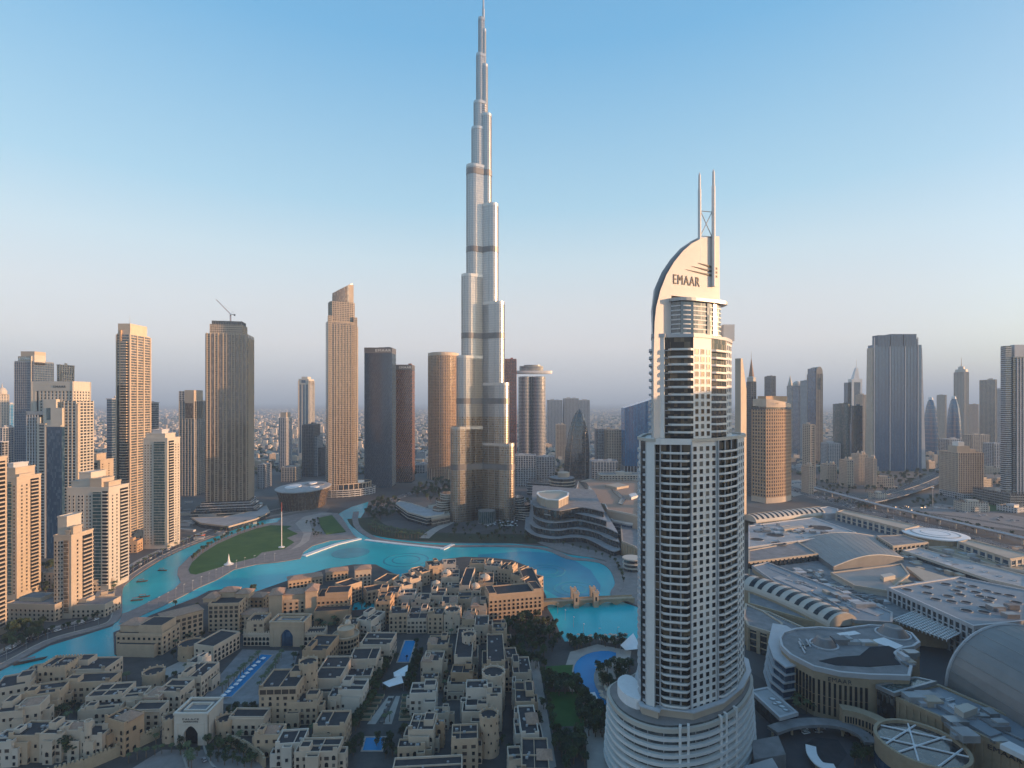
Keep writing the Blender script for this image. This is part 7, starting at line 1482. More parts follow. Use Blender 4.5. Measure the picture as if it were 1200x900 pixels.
# --- twin-towered bridge
a, b = Vector(P(634, 711)), Vector(P(742, 706)); d = b - a; L = d.length; t = thing('stone_bridge', 'sandstone bridge with two pairs of small gate towers over the lake', 'bridge', tuple(a), math.atan2(d.y, d.x)); g = MB(); g.box(0, L, -4, 4, 3.6, 4.8); g.box(0, L, -4.4, -3.8, 4.8, 5.9); g.box(0, L, 3.8, 4.4, 4.8, 5.9); part('deck', g, M['stone'], t)
g = MB()
for k in range(5):
    x = L * (k + .5) / 5; w_ = L / 5; pr = [(x - w_ / 2, 3.6)] + [(x - w_ / 2 + 1 + (w_ - 2) * i / 10, .2 + 3.0 * math.sin(math.pi * i / 10)) for i in range(11)] + [(x + w_ / 2, 3.6)]
    pr[1] = (pr[1][0], 0); pr[-2] = (pr[-2][0], 0)
    for y in (-4, 4): g.face([(x - w_ / 2, y, 0)] + [(p[0], y, p[1]) for p in pr[1:-1]] + [(x + w_ / 2, y, 0), (x + w_ / 2, y, 3.6), (x - w_ / 2, y, 3.6)])
part('arches', g, M['stone'], t)
for k in (.36, .57):
    for y in (-5.6, 5.6):
        g = MB(); g.box(L * k - 2.2, L * k + 2.2, y - 2.2, y + 2.2, 0, 12.5); g.box(L * k - 2.7, L * k + 2.7, y - 2.7, y + 2.7, 12.5, 13.6)
        for s1 in (-1, 1):
            for s2 in (-1, 1): g.box(L * k + s1 * 2 - .6, L * k + s1 * 2 + .6, y + s2 * 2 - .6, y + s2 * 2 + .6, 13.6, 14.8)
        o_ = part('gate_tower', g, M['plaster'], t); g = MB(); g.box(L * k - .8, L * k + .8, y - 2.25, y + 2.25, 6, 9.5); part('opening', g, M['dark'], o_)
# --- flagpole, sail sculpture on the lawn
c = P(330, 642); t = thing('flagpole', 'tall white flagpole with a red-tipped top on the park lawn', 'flagpole', (c[0], c[1], .8)); D = c[1]; h = Zat(590, D); g = MB(); g.lathe([(4, 0), (4, .6), (1.2, .8), (.55, 2), (.4, h * .8)], 12); part('pole', g, M['white'], t); g = MB(); g.lathe([(.4, h * .8), (.3, h), (.05, h + 1)], 10); part('pole_tip', g, M['red'], t)
c = P(268, 662); t = thing('sail_sculpture', 'small white spike sculpture on a round base on the park lawn', 'sculpture', (c[0], c[1], .8)); g = MB(); g.lathe([(5.2, 0), (5.2, .5), (3, 1.2), (1.6, 3), (1.0, 6), (.15, 12)], 14); part('spike', g, M['white'], t)
# construction yard and podium of the crane tower
c = P(312, 612); 
t, q, o = hall('long low pale podium roof curving in front of the crane tower', [(225, 607), (262, 606), (300, 598), (312, 592), (316, 600), (300, 608), (268, 617), (235, 613)], 7, None, 'roofpale', 'gdark', rim=.6, mrim='cream', name='podium_hall', cat='hall', group=None)
rr = random.Random(11); k = 0
while k < 34:
    u, v = rr.uniform(208, 300), rr.uniform(588, 632)
    if v > 648 - (u - 208) * .36 or v < 588: continue
    c = P(u, v); k += 1; L, w_, h = rr.choice((12, 12, 20, 28)), rr.choice((2.6, 5, 8)), rr.choice((2.6, 3, 5.2)); g = MB(); g.box(-L / 2, L / 2, -w_ / 2, w_ / 2, 0, h); g.box(-L / 2 - .2, L / 2 + .2, -w_ / 2 - .2, w_ / 2 + .2, h, h + .25, 1)
    o_ = part('site_cabin', g, [M[rr.choice(['red', 'roofpale', 'panel', 'bluegrey', 'cream2'])], M['metal']], loc=(c[0], c[1], .01), rz=rr.uniform(-.5, .5)); tag(o_, 'site cabin or store in the construction yard left of the crane tower', 'site cabin', 'cabins in the construction yard')
# terrace building left of the supertall's foot
t, q, o = hall('curved low hotel of long balcony bands among trees left of the supertall', [(464, 590), (478, 600), (500, 606), (520, 603), (522, 594), (500, 596), (482, 590), (468, 587)], 14, None, 'roofpale', 'cream2', rim=.8, glass='gdark', name='terrace_hotel', cat='hotel', group=None)
t, q, o = hall('low stone terrace house with horizontal bands at the left foot of the supertall', [(502, 592), (523, 590), (527, 604), (506, 608)], 12, None, 'cream', 'cream', rim=.8, glass='gbronze', name='terrace_hotel', cat='hotel', group=None)
# shore houses and podium below the left towers
def shore_house(label, u0, u1, vb, vt, dep, rz=0, m='cream', group='low shore houses'):
    D = Dof(vb); w_ = (u1 - u0) * D / F; h = Zat(vt, D); t = thing('shore_house', label, 'house', (Xat((u0 + u1) / 2, D), D, 0), R(rz), group); gw, gr = MB(), MB(); mass(gw, gr, -w_ / 2, w_ / 2, 0, dep, h); mass(gw, gr, -w_ * .4, w_ * .05, dep * .3, dep * .8, h + 3, False, .5, .35, h - .05); part('wall', gw, M[m], t); part('roof', gr, M['roof2'], t); W = Wins(); me = win_mesh('rect', 1.8, 1.9, M[m], M['dark'])
    for f in range(int((h - .8) / 3.6)):
        for k in range(max(1, int(w_ / 4))): W.add((-w_ / 2 + (k + .5) * w_ / max(1, int(w_ / 4)), 0, 1 + f * 3.6), (0, -1), me)
        for k in range(int(dep / 4)): W.add((w_ / 2, 2 + k * 4, 1 + f * 3.6), (1, 0), me)
    W.build(t)
shore_house('long sunlit podium with a dark entrance block under the teal-stripped cream tower', 4, 66, 728, 709, 26, -4); shore_house('stepped podium with pale windows at the foot of the short bronze-bayed tower', 62, 122, 724, 710, 20, 2)
shore_house('sunlit orange corner house on the left shore', 146, 160, 648, 635, 14, 10, 'plaster3'); shore_house('pale shore house right of the sunlit corner house', 158, 172, 641, 626, 14, 16); shore_house('pale stepped shore house at the foot of the teal-fronted tower', 171, 188, 634, 623, 14, 18); shore_house('last low shore house towards the construction yard', 189, 205, 628, 620, 12, 20); shore_house('low shore house in front of the broad cream tower', 110, 130, 692, 680, 12, 20); shore_house('low pale shop row on the promenade corner', 118, 132, 706, 698, 10, 35)
shore_house('low shore house behind the two cream towers', 50, 66, 690, 672, 14, 0, 'plaster2')

# ================================================================== TREES, CARS, BOATS, LAMPS, PEOPLE-SCALE THINGS
def crown_mesh(kind, seed):
    r = random.Random(seed); g = MB()
    if kind == 'palm':
        for k in range(15):
            a = 2 * math.pi * k / 15 + r.uniform(-.2, .2); e = r.uniform(.1, .9); L = r.uniform(2.4, 3.1); p = [Vector((0, 0, 0))]; 
            for s in range(1, 5):
                f = s / 4; p.append(Vector((math.cos(a) * L * f, math.sin(a) * L * f, L * (e * f - (.55 + e * .5) * f * f))))
            n = Vector((-math.sin(a), math.cos(a), 0))
            for s in range(4):
                w0, w1 = (.12, .5, .55, .4, .05)[s], (.12, .5, .55, .4, .05)[s + 1]
                for sg in (1, -1): g.face([tuple(p[s]), tuple(p[s + 1]), tuple(p[s + 1] + n * sg * w1 + Vector((0, 0, -w1 * .5))), tuple(p[s] + n * sg * w0 + Vector((0, 0, -w0 * .5)))])
        return g.mesh('crown', [M['palm']])
    cl = [(r.uniform(-1, 1), r.uniform(-1, 1), r.uniform(-.5, .9), r.uniform(.45, .85)) for _ in range(9)]
    for cx, cy, cz, cr in cl:
        for k in range(46):
            d = Vector((r.gauss(0, 1), r.gauss(0, 1), r.gauss(0, 1) + .25)).normalized() * cr * r.uniform(.7, 1.08); c = Vector((cx * 1.5, cy * 1.5, cz * 1.3)) + d * 1.3
            x = Vector((r.gauss(0, 1), r.gauss(0, 1), r.gauss(0, 1))).normalized(); y = x.orthogonal().normalized(); s = r.uniform(.2, .42)
            g.face([tuple(c - x * s - y * s * .5), tuple(c + x * s * .2 - y * s * .8), tuple(c + x * s + y * s * .2), tuple(c + y * s)], 0 if r.random() < .75 else 1)
    return g.mesh('crown', {'A': [M['leafA'], M['leafB']], 'B': [M['leafB'], M['leafA']], 'C': [M['leafC'], M['leafA']]}[kind])
def trunk_mesh(palm, seed):
    r = random.Random(seed); g = MB()
    if palm: g.tube((0, 0, 0), (.15, .1, 4), .3, .22, 7); g.tube((.15, .1, 4), (.1, 0, 7), .22, .26, 7)
    else:
        g.tube((0, 0, 0), (.1, 0, 2.2), .3, .22, 7)
        for k in range(4): a = k * 1.6 + r.random(); g.tube((.1, 0, 2.0), (math.cos(a) * 1.1, math.sin(a) * 1.1, 4), .15, .06, 5)
    return g.mesh('trunk', [M['bark']])
PR = {}
for kd, nm in (('A', 'broadleaf_tree'), ('B', 'broadleaf_tree'), ('C', 'dark_broadleaf_tree'), ('palm', 'palm_tree')):
    PR[kd] = [(nm, trunk_mesh(kd == 'palm', s), crown_mesh(kd, s + 20)) for s in range(3)]
TN = [0]
def tree(kd, x, y, s, label, group, z=.7):
    TN[0] += 1; nm, tm, cm = PR[kd][TN[0] % 3]; t = thing(nm, label, 'palm' if kd == 'palm' else 'tree', (x, y, z), rnd.uniform(0, 6.28), group); t.scale = (s, s, s * rnd.uniform(.9, 1.15))
    a = part('trunk', tm, None, t); b = part('crown', cm, None, t, loc=(0, 0, 7.0 if kd == 'palm' else 4.4))
BOX = []
for o in C.objects:
    if o.type == 'EMPTY' and o.get('category') in ('house',): BOX.append((o.location.x, o.location.y))
def grove(kinds, poly, n, label, group, smin, smax, z=.7, seed=1, mind=3.5):
    r = random.Random(seed); us = [p[0] for p in poly]; vs_ = [p[1] for p in poly]; k = 0; tries = 0; done = []
    def inside(u, v):
        c = False
        for i in range(len(poly)):
            (x1, y1), (x2, y2) = poly[i], poly[i - 1]
            if (y1 > v) != (y2 > v) and u < (x2 - x1) * (v - y1) / (y2 - y1) + x1: c = not c
        return c
    while k < n and tries < n * 60:
        tries += 1; u, v = r.uniform(min(us), max(us)), r.uniform(min(vs_), max(vs_))
        if not inside(u, v): continue
        c = P(u, v, z)
        if any((c[0] - a) ** 2 + (c[1] - b) ** 2 < mind ** 2 for a, b in done): continue
        done.append(c[:2]); k += 1; tree(r.choice(kinds), c[0], c[1], r.uniform(smin, smax), label, group, z)
def row(kd, px, n, label, group, smin, smax, z=.7, jit=1.0):
    px = smooth_px(px, 6); p = [Vector(P(*a, z)) for a in px]; L = [0]
    for a, b in zip(p[:-1], p[1:]): L.append(L[-1] + (b - a).length)
    for k in range(n):
        s = L[-1] * k / max(1, n - 1); i = max(j for j in range(len(L)) if L[j] <= s + 1e-6); i = min(i, len(p) - 2); c = p[i].lerp(p[i + 1], (s - L[i]) / max(1e-6, L[i + 1] - L[i])); tree(kd, c.x + rnd.uniform(-jit, jit), c.y + rnd.uniform(-jit, jit), rnd.uniform(smin, smax), label, group, z)
grove(['A', 'C', 'C', 'B'], [(585, 738), (612, 728), (648, 730), (660, 752), (640, 770), (628, 788), (606, 776), (592, 756)], 60, 'tree in the grove between the big arcaded block and the pool park', 'trees in the lakeside grove', 1.0, 1.8, seed=2, mind=5)
grove(['A', 'C', 'B'], [(664, 756), (735, 752), (730, 763), (700, 756), (672, 764)], 22, 'tree in the planted strip between the curved pool and the lake', 'trees above the curved pool', .8, 1.3, seed=3)
grove(['C', 'A'], [(700, 785), (722, 776), (742, 790), (724, 812), (708, 808)], 22, 'tree in the clump inside the bend of the curved pool', 'trees inside the pool bend', .9, 1.5, seed=4)
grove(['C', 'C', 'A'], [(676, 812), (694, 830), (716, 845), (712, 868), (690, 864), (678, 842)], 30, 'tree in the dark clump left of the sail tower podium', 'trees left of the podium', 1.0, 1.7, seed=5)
grove(['C', 'A'], [(642, 800), (676, 804), (678, 816), (643, 815)], 20, 'tree between the two park lawns', 'trees between the park lawns', 1.0, 1.6, seed=6)
grove(['C', 'A'], [(652, 862), (682, 866), (690, 896), (662, 905)], 20, 'tree in the clump at the bottom of the pool park', 'trees at the bottom of the park', 1.0, 1.5, seed=7)
row('A', [(636, 780), (640, 812), (646, 850), (652, 880)], 14, 'tree in the row along the park path', 'row of trees along the park path', .8, 1.2)
grove(['C', 'A'], [(447, 800), (440, 820), (428, 840), (418, 860), (410, 850), (430, 815), (444, 780), (454, 765), (462, 765), (456, 785)], 46, 'tree lining the left side of the old town garden', 'trees left of the garden axis', .7, 1.25, seed=8, mind=3)
grove(['C', 'A'], [(486, 765), (496, 766), (490, 790), (482, 812), (474, 812), (480, 790)], 26, 'tree lining the right side of the old town garden', 'trees right of the garden axis', .7, 1.2, seed=9, mind=3)
grove(['C'], [(452, 866), (464, 866), (460, 890), (448, 890)], 9, 'tree right of the lower garden pool', 'trees right of the lower pool', .6, .9, seed=10, mind=2.5)
grove(['C'], [(416, 866), (426, 866), (420, 890), (406, 890)], 9, 'tree left of the lower garden pool', 'trees left of the lower pool', .6, .9, seed=11, mind=2.5)
grove(['A', 'C', 'palm'], [(366, 728), (400, 722), (412, 726), (396, 738), (372, 746), (350, 742)], 24, 'tree in the yard between the palace portal and the creek', 'trees behind the palace portal', .8, 1.3, seed=12)
row('palm', [(330, 772), (318, 790), (304, 808)], 12, 'palm in the row right of the long palace pool', 'palms right of the palace pool', .7, .9); row('palm', [(262, 812), (284, 790), (302, 772)], 12, 'palm in the row left of the long palace pool', 'palms left of the palace pool', .7, .9)
grove(['A', 'C'], [(252, 838), (300, 832), (306, 842), (256, 846)], 16, 'tree in the hedge bed behind the wall right of the gate', 'trees behind the wall by the gate', .6, 1.0, seed=13)
grove(['C', 'A'], [(240, 872), (262, 874), (300, 888), (300, 900), (246, 896)], 22, 'tree outside the wall right of the white gate', 'trees outside the wall, right of the gate', .7, 1.2, seed=14)
row('palm', [(222, 902), (222, 890), (221, 882)], 6, 'palm beside the road up to the white gate', 'palms on the gate road', .7, .9); row('palm', [(150, 895), (170, 888), (200, 882)], 6, 'palm outside the wall left of the white gate', 'palms left of the gate', .6, .8)
tree('C', *P(83, 893)[:2], 2.1, 'big dark tree in front of the arched house, bottom left', None)
grove(['C', 'A'], [(52, 830), (90, 828), (96, 838), (60, 842)], 12, 'tree in the courtyard of the far left cluster', 'trees in the left courtyard', .7, 1.1, seed=15)
grove(['C', 'palm'], [(100, 796), (146, 790), (150, 800), (110, 804)], 9, 'tree by the creek inlet left of the palace lawn', 'trees by the creek inlet', .7, 1.1, seed=16)
tree('C', *P(296, 697)[:2], 1.5, 'dark round tree between the six-storey block and the twin-square-tower block', None); tree('A', *P(424, 714)[:2], 1.3, 'lone tree in the creekside gap at the peninsula tip', None)
# lanes of the old town
HB = [(o.location.x, o.location.y) for o in C.objects if o.get('category') == 'house' and o.name.startswith('courtyard')]
rl = random.Random(33); nl = 0
while nl < 190:
    u, v = rl.uniform(10, 640), rl.uniform(700, 895)
    if 240 < u < 340 and 750 < v < 830 or u < 200 and v < 790: continue
    x, y, _ = P(u, v)
    if any(abs(x - a) < 7.5 and -4.5 < y - b < 14 for a, b in HB): continue
    nl += 1; tree(rl.choice(['A', 'C', 'B', 'palm']), x, y, rl.uniform(.55, 1.0), 'small tree in the narrow lanes between the old town houses', 'trees in the old town lanes')
# left shore planting
grove(['A', 'C', 'B'], [(8, 742), (50, 736), (60, 742), (20, 762), (0, 764)], 30, 'tree in the planted corner below the left cream towers', 'trees below the left cream towers', .9, 1.6, 0.1, 17)
row('A', [(62, 742), (90, 734), (112, 726), (122, 712)], 12, 'tree along the shore road below the short bronze-bayed tower', 'trees along the shore road', .7, 1.0, .14); row('palm', [(130, 700), (137, 688), (152, 674), (178, 656), (208, 642), (236, 630)], 18, 'palm along the curving west promenade', 'palms on the west promenade', .8, 1.1, .7)
grove(['C', 'A'], [(48, 668), (64, 660), (66, 700), (50, 704)], 14, 'tree between the two left cream towers', 'trees between the cream towers', 1.0, 1.8, 0.05, 18)
row('A', [(226, 657), (240, 645), (260, 633), (286, 623.5), (308, 617)], 22, 'tree on the north edge of the park island', 'trees on the island north edge', .8, 1.2, .7); row('palm', [(252, 627.5), (270, 621), (290, 614.5), (312, 609.5)], 9, 'tree standing in the shallow canal north of the island', 'trees in the canal', .8, 1.1, .1)
grove(['C', 'A'], [(358, 612), (374, 610), (380, 626), (376, 632), (364, 628)], 16, 'shrubby tree left of the raised lawn', 'trees by the raised lawn', .6, 1.0, .7, 19)
# park at the foot of the supertall
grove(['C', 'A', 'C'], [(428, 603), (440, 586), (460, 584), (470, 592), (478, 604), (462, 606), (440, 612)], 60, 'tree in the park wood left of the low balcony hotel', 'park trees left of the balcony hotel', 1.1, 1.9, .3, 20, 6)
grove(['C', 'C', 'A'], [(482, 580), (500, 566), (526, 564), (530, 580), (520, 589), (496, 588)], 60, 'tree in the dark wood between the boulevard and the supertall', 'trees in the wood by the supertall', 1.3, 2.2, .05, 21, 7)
row('palm', smooth_px([(432, 619), (446, 626), (470, 630), (498, 632)], 2), 24, 'palm on the lake edge left of the garden path', 'palms on the lake edge', .9, 1.2, .3); row('palm', [(436, 616), (450, 622), (474, 626), (500, 628)], 22, 'palm in the second lakeside row left of the garden path', 'second row of lakeside palms', .9, 1.2, .3)
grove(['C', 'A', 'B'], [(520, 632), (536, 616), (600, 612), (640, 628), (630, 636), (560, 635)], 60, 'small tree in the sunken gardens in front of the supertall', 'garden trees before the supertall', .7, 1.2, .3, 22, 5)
grove(['A', 'C'], [(604, 588), (640, 586), (636, 604), (610, 606)], 26, 'tree among the courts right of the foot of the supertall', 'trees right of the supertall', .9, 1.5, .05, 23, 6)
row('A', [(650, 638), (676, 643), (706, 652), (722, 662), (732, 682)], 14, 'small tree on the mall promenade', 'trees on the mall promenade', .7, 1.0, .4)
# freeway side planting and far trees
grove(['C', 'A'], [(1018, 566), (1056, 556), (1092, 553), (1080, 566), (1040, 577), (1012, 580)], 46, 'tree in the wood at the foot of the big blue slab', 'trees below the blue slab', 1.2, 2.2, .05, 24, 8)
grove(['C', 'A', 'B'], [(948, 566), (984, 560), (1006, 572), (1000, 584), (962, 580)], 34, 'tree among the turreted apartments', 'trees among the turreted apartments', 1.0, 1.6, .05, 25, 7)
grove(['C', 'A'], [(1060, 590), (1100, 580), (1110, 590), (1080, 600)], 18, 'tree in the freeway interchange', 'trees in the interchange', 1.0, 1.6, .05, 26, 7); grove(['C'], [(1150, 560), (1176, 556), (1180, 572), (1158, 580)], 14, 'tree left of the finned right-edge tower', 'trees by the right-edge tower', 1.2, 1.8, .05, 27, 8)
grove(['palm'], [ZB(240, 440), ZB(330, 420), ZB(345, 480), ZB(260, 490)], 10, 'palm in front of the slotted stone mall block', 'palms by the slotted mall block', .9, 1.2, .1, 28)
grove(['C', 'A'], [ZB(500, 640), ZB(600, 620), ZB(600, 700), ZB(500, 706)], 12, 'tree in the arrival court beside the trussed drum', 'trees in the arrival court', .7, 1.1, .1, 29)
grove(['C', 'A'], [(945, 583), (1000, 596), (1090, 612), (1200, 636), (1200, 630), (1090, 606), (1010, 590)], 60, 'tree on the freeway verge', 'trees on the freeway verge', .8, 1.3, .05, 71, 5); grove(['C', 'A', 'B'], [(1100, 570), (1180, 575), (1200, 590), (1130, 596)], 40, 'tree around the forecourt of the office block', 'trees by the office block', .9, 1.4, .05, 72, 5)
# keep the 290 largest-looking trees of each kind as things; merge the rest
for nm in ('broadleaf_tree', 'dark_broadleaf_tree'):
    T = [o for o in C.objects if o.type == 'EMPTY' and o.name.split('.')[0] == nm]
    T.sort(key=lambda o: -o.scale.z / max(60, (o.location - Vector((0, 0, H))).length)); mb = MB(); mats = [M['leafA'], M['leafB'], M['leafC'], M['bark']]
    for o in T[290:]:
        W4 = Matrix.Translation(o.location) @ Matrix.Rotation(o.rotation_euler[2], 4, 'Z') @ Matrix.Diagonal((*o.scale, 1))
        for ch in list(o.children):
            me = ch.data; w4 = W4 @ Matrix.Translation(ch.location); b_ = len(mb.v); mb.v.extend(tuple(w4 @ v.co) for v in me.vertices); ix = [mats.index(m_) for m_ in me.materials]
            for pl_ in me.polygons: mb.f.append(tuple(b_ + i for i in pl_.vertices)); mb.m.append(ix[pl_.material_index])
            bpy.data.objects.remove(ch)
        bpy.data.objects.remove(o)
    if mb.f: o = part('small_far_trees', mb, mats, kind='stuff'); o['label'] = 'smaller %strees among the far gardens and streets' % ('dark ' if 'dark' in nm else 'green '); o['category'] = 'trees'
# ---------------------------------------------------------------- cars
def car_proto():
    out = []
    for m in ('carw', 'card', 'carr'):
        b = MB(); b.loft([[(-2.2, -.88, .35), (2.2, -.88, .35), (2.2, .88, .35), (-2.2, .88, .35)], [(-2.25, -.9, .8), (2.25, -.9, .8), (2.25, .9, .8), (-2.25, .9, .8)], [(-2.1, -.85, 1.0), (2.05, -.85, .95), (2.05, .85, .95), (-2.1, .85, 1.0)]]); b.loft([[(-1.6, -.72, 1.44), (.5, -.72, 1.44), (.5, .72, 1.44), (-1.6, .72, 1.44)], [(-1.55, -.7, 1.5), (.45, -.7, 1.5), (.45, .7, 1.5), (-1.55, .7, 1.5)]])
        gl = MB(); gl.loft([[(-1.95, -.82, 1.0), (1.1, -.82, .97), (1.1, .82, .97), (-1.95, .82, 1.0)], [(-1.6, -.72, 1.44), (.5, -.72, 1.44), (.5, .72, 1.44), (-1.6, .72, 1.44)]])
        wh = MB(); wh.tube((0, -.1, 0), (0, .1, 0), .33, .33, 10); out.append((b.mesh('body', [M[m]]), gl.mesh('windows', [M['dark']]), wh.mesh('wheel', [M['tyre']])))
    return out
CARS = car_proto()
def cars(px, n, off, label, group, z=.02, flip=False, seed=1, near=True):
    r = random.Random(seed); p = [Vector(P(*a)) for a in smooth_px(px, 8)]; L = [0]
    for a, b in zip(p[:-1], p[1:]): L.append(L[-1] + (b - a).length)
    used = []
    for k in range(n):
        s = r.uniform(.02, .98) * L[-1]; o_ = r.choice(off)
        if any(abs(s - a) < 7 and abs(o_ - b) < 2 for a, b in used): continue
        used.append((s, o_)); i = max(j for j in range(len(L) - 1) if L[j] <= s); d = (p[i + 1] - p[i]).normalized(); c = p[i].lerp(p[i + 1], (s - L[i]) / (L[i + 1] - L[i])) + Vector((-d.y, d.x, 0)) * o_
        b, g_, wm = CARS[r.choice((0, 0, 1, 2))]; t = thing('parked_car' if 'parked' in label else 'car', label.replace('car', {CARS[0][0]: 'white car', CARS[1][0]: 'dark car', CARS[2][0]: 'silver car'}[b], 1), 'car', (c.x, c.y, z), math.atan2(d.y, d.x) + (math.pi if o_ > 0 else 0), group)
        part('body', b, None, t); part('windows', g_, None, t)
        for x in (-1.4, 1.35):
            for y in (-.85, .85): part('wheel', wm, None, t, loc=(x, y, .33))
cars([(1190, 650), (1120, 626), (1040, 605), (975, 587), (930, 573)], 70, [-14, -10, -6, -2.2, 2.2, 6, 10, 14], 'car driving on the wide freeway', 'cars on the freeway', .03, seed=3)
cars([(1070, 578), (1095, 569), (1115, 558)], 14, [-7, -3, 3, 7], 'car crossing the raised flyover', 'cars on the flyover', 7.02, seed=4)
cars([(0, 769), (50, 744), (96, 731), (118, 722), (126, 708), (134, 684), (148, 672), (172, 656), (205, 640)], 30, [-2.2, 2.2], 'car on the shore road along the west bank', 'cars on the shore road', .02, seed=5)
cars([(258, 918), (238, 900), (230, 888)], 4, [-2, 2], 'car on the road up to the white gate', 'cars on the gate road', .74, seed=6)
cars([(448, 590), (470, 582), (490, 576), (525, 572)], 16, [-6, -2, 2, 6], 'car on the boulevard left of the supertall', 'cars on the boulevard', .03, seed=7)
cars([ZB(230, 560), ZB(330, 545), ZB(430, 560), ZB(500, 620)], 9, [-3, 0, 3], 'car in the dark arrival court', 'cars in the arrival court', .07, seed=8)
sheet('car_park', [(1046, 598), (1100, 590), (1200, 606), (1200, 622), (1120, 612)], .04, 'paving'); sheet('car_park', [(905, 566), (936, 562), (962, 574), (930, 582)], .04, 'palepaving'); sheet('verge', [(1128, 585), (1200, 588), (1200, 600), (1140, 598)], .04, 'lawn'); sheet('verge', [(1000, 585), (1040, 578), (1075, 566), (1090, 572), (1050, 588)], .04, 'lane')
cars([(1056, 597), (1100, 594), (1190, 612)], 60, [-14, -9, -4, 4, 9, 14], 'parked car in the yard between the freeway and the office block', 'cars in the freeway yard', .06, seed=21); cars([(910, 568), (936, 566), (955, 576)], 24, [-10, -5, 0, 5], 'parked car on the pale lot below the curved hotel', 'cars below the curved hotel', .06, seed=22)
cars([(216, 636), (250, 622), (290, 606)], 16, [-12, -6, 8, 14], 'parked car beside the construction yard', 'cars by the construction yard', .06, seed=23)
# ---------------------------------------------------------------- boats on the lake
for i, (u, v, rz, lab) in enumerate(((166, 682, 20, 'nearer of two low dark boats in the middle of the west pond'), (190, 669, 0, 'farther of two low dark boats in the middle of the west pond'), (160, 704, 15, 'left one of the dark boats near the walkway end of the west pond'), (168, 700, 20, 'right one of the dark boats near the walkway end of the west pond'), (34, 776, 35, 'dark flat barge moored on the near left creek'))):
    c = P(u, v); t = thing('boat', lab, 'boat', (c[0], c[1], .06), R(rz), 'boats on the lake'); g = MB(); s = .95 if i < 4 else 1.7
    g.loft([[(-4.5 * s, -.6 * s, -.1), (4.2 * s, -.5 * s, -.1), (5.2 * s, 0, -.1), (4.2 * s, .5 * s, -.1), (-4.5 * s, .6 * s, -.1)], [(-5 * s, -1.1 * s, 1.1), (4.4 * s, -.9 * s, 1.1), (6.2 * s, 0, 1.5), (4.4 * s, .9 * s, 1.1), (-5 * s, 1.1 * s, 1.1)]]); part('hull', g, M['timber'], t)
    g = MB(); g.box(-3.4 * s, 2 * s, -.95 * s, .95 * s, 2.7, 2.95)
    part('awning', g, M['roof2'], t)
    for x in (-3.2, 1.8):
        for y in (-.85, .85): g = MB(); g.tube((x * s, y * s, 1.1), (x * s, y * s, 2.7), .08, .08, 5); part('post', g, M['timber'], t)
# ---------------------------------------------------------------- street lamps, parasols, elevated railway
def lamp_mesh():
    g = MB(); g.tube((0, 0, 0), (0, 0, 9), .14, .08, 6); h = MB(); h.box(-.2, 1.6, -.18, .18, 9, 9.18); return g.mesh('post', [M['metal']]), h.mesh('lamp_head', [M['paint']])
LP = lamp_mesh()
def lamps(px, n, off, label, group, z):
    p = [Vector(P(*a)) for a in smooth_px(px, 6)]; L = [0]
    for a, b in zip(p[:-1], p[1:]): L.append(L[-1] + (b - a).length)
    for k in range(n):
        s = L[-1] * (k + .5) / n; i = max(j for j in range(len(L) - 1) if L[j] <= s); d = (p[i + 1] - p[i]).normalized(); c = p[i].lerp(p[i + 1], (s - L[i]) / (L[i + 1] - L[i])) + Vector((-d.y, d.x, 0)) * off; t = thing('street_lamp', label, 'street lamp', (c.x, c.y, z), math.atan2(d.y, d.x), group); part('post', LP[0], None, t); part('lamp_head', LP[1], None, t)
lamps([(0, 782), (56, 753), (104, 739), (129, 731), (137, 720), (138, 700), (148, 681), (187, 655), (244, 630)], 24, 2.6, 'grey lamp post on the west promenade', 'lamps on the west promenade', .7); lamps([(165, 721), (190, 709), (212, 697), (240, 684), (274, 667), (300, 660), (328, 657)], 16, -2, 'grey lamp post on the south edge of the island', 'lamps on the island', .7); lamps([(1190, 646), (1120, 622), (1040, 602), (975, 584)], 18, 20, 'grey lamp post beside the freeway', 'lamps by the freeway', .05); lamps([(648, 716), (690, 749), (735, 749)], 6, 1, 'grey lamp post on the near lake bank', 'lamps on the near bank', .7)
def parasols(pts, label, group, m, z=.75):
    for u, v in pts:
        c = P(u, v); t = thing('parasol', label, 'parasol', (c[0], c[1], z), rnd.random(), group); g = MB(); g.tube((0, 0, 0), (0, 0, 2.4), .06, .06, 5); part('pole', g, M['metal'], t); g = MB(); g.lathe([(2.0, 2.2), (.1, 3.1)], 4); part('canopy', g, M[m], t)
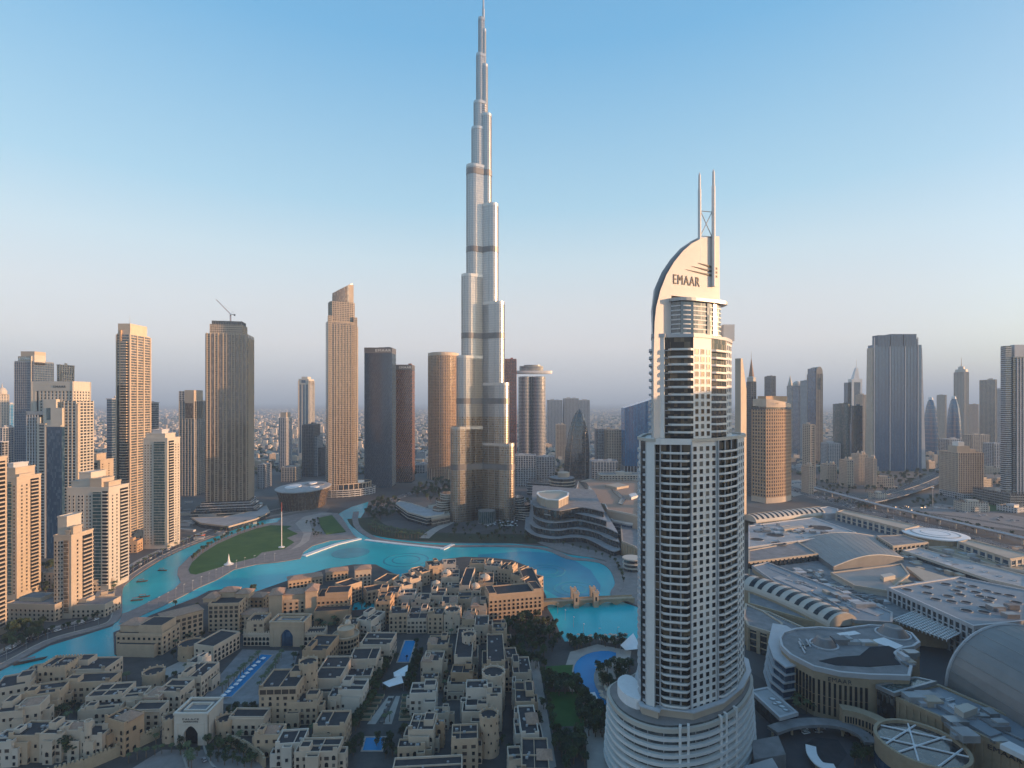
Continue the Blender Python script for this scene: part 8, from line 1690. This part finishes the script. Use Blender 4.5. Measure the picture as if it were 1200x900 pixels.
r_ = random.Random(5); parasols([(r_.uniform(668, 735), r_.uniform(747, 757)) for _ in range(34)], 'beige parasol on the lakeside terrace beyond the curved pool', 'parasols on the lakeside terrace', 'plaster2'); parasols([(r_.uniform(698, 708) + k * .4, 785 + k * 2.2) for k in range(18)], 'beige parasol on the deck inside the pool bend', 'parasols on the pool deck', 'plaster2'); parasols([(262 + k * 4.6 + r_.uniform(-1, 1), 820 - k * 4.4) for k in range(11)], 'white parasol along the left edge of the long palace pool', 'parasols by the palace pool', 'canvas')
parasols([(r_.uniform(570, 606), r_.uniform(611, 618)) for _ in range(30)], 'white parasol in the sunken court at the foot of the supertall', 'parasols before the supertall', 'canvas', .3)
c = P(593, 618); g = MB(); g.box(-9, 9, -2, 2, 2.6, 3.0)
for x in (-8, 8): g.box(x - .2, x + .2, -1.8, 1.8, 0, 2.6)
tag(part('pergola', g, M['white'], loc=(c[0], c[1], .3)), 'long white flat pergola in front of the supertall', 'pergola')
# elevated railway beside the freeway
px = smooth_px([(1240, 640), (1120, 612), (1040, 594), (975, 577), (945, 569)], 5); p = [Vector(P(u, v, 9)) for u, v in px]; t = thing('elevated_railway', 'pale elevated railway viaduct running beside the freeway', 'viaduct', (p[0].x, p[0].y, 0)); o = p[0]; rings = []
for i, c in enumerate(p): d = (p[min(i + 1, len(p) - 1)] - p[max(0, i - 1)]).normalized(); n = Vector((-d.y, d.x, 0)); rings.append([((c + n * k - o).x, (c + n * k - o).y, z) for k, z in ((-2.5, 7), (2.5, 7), (4.6, 9), (4.6, 10.2), (4.2, 10.2), (4.2, 9.1), (-4.2, 9.1), (-4.2, 10.2), (-4.6, 10.2), (-4.6, 9))])
g = MB(); g.loft(rings); part('viaduct_deck', g, M['panel'], t)
for i in range(0, len(p), 1): c = p[i] - o; g = MB(); g.tube((c.x, c.y, 0), (c.x, c.y, 7), 1.2, 1.2, 8); part('pillar', g, M['cream2'], t)
c = P(1093, 598); t = thing('lamp_mast', 'tall thin light mast beside the freeway', 'light mast', (c[0], c[1], 0)); g = MB(); g.tube((0, 0, 0), (0, 0, 40), .6, .3, 8); part('mast', g, M['metal'], t); g = MB(); g.lathe([(2, 39), (2, 40), (.2, 40.6)], 10); part('lamp_ring', g, M['paint'], t)
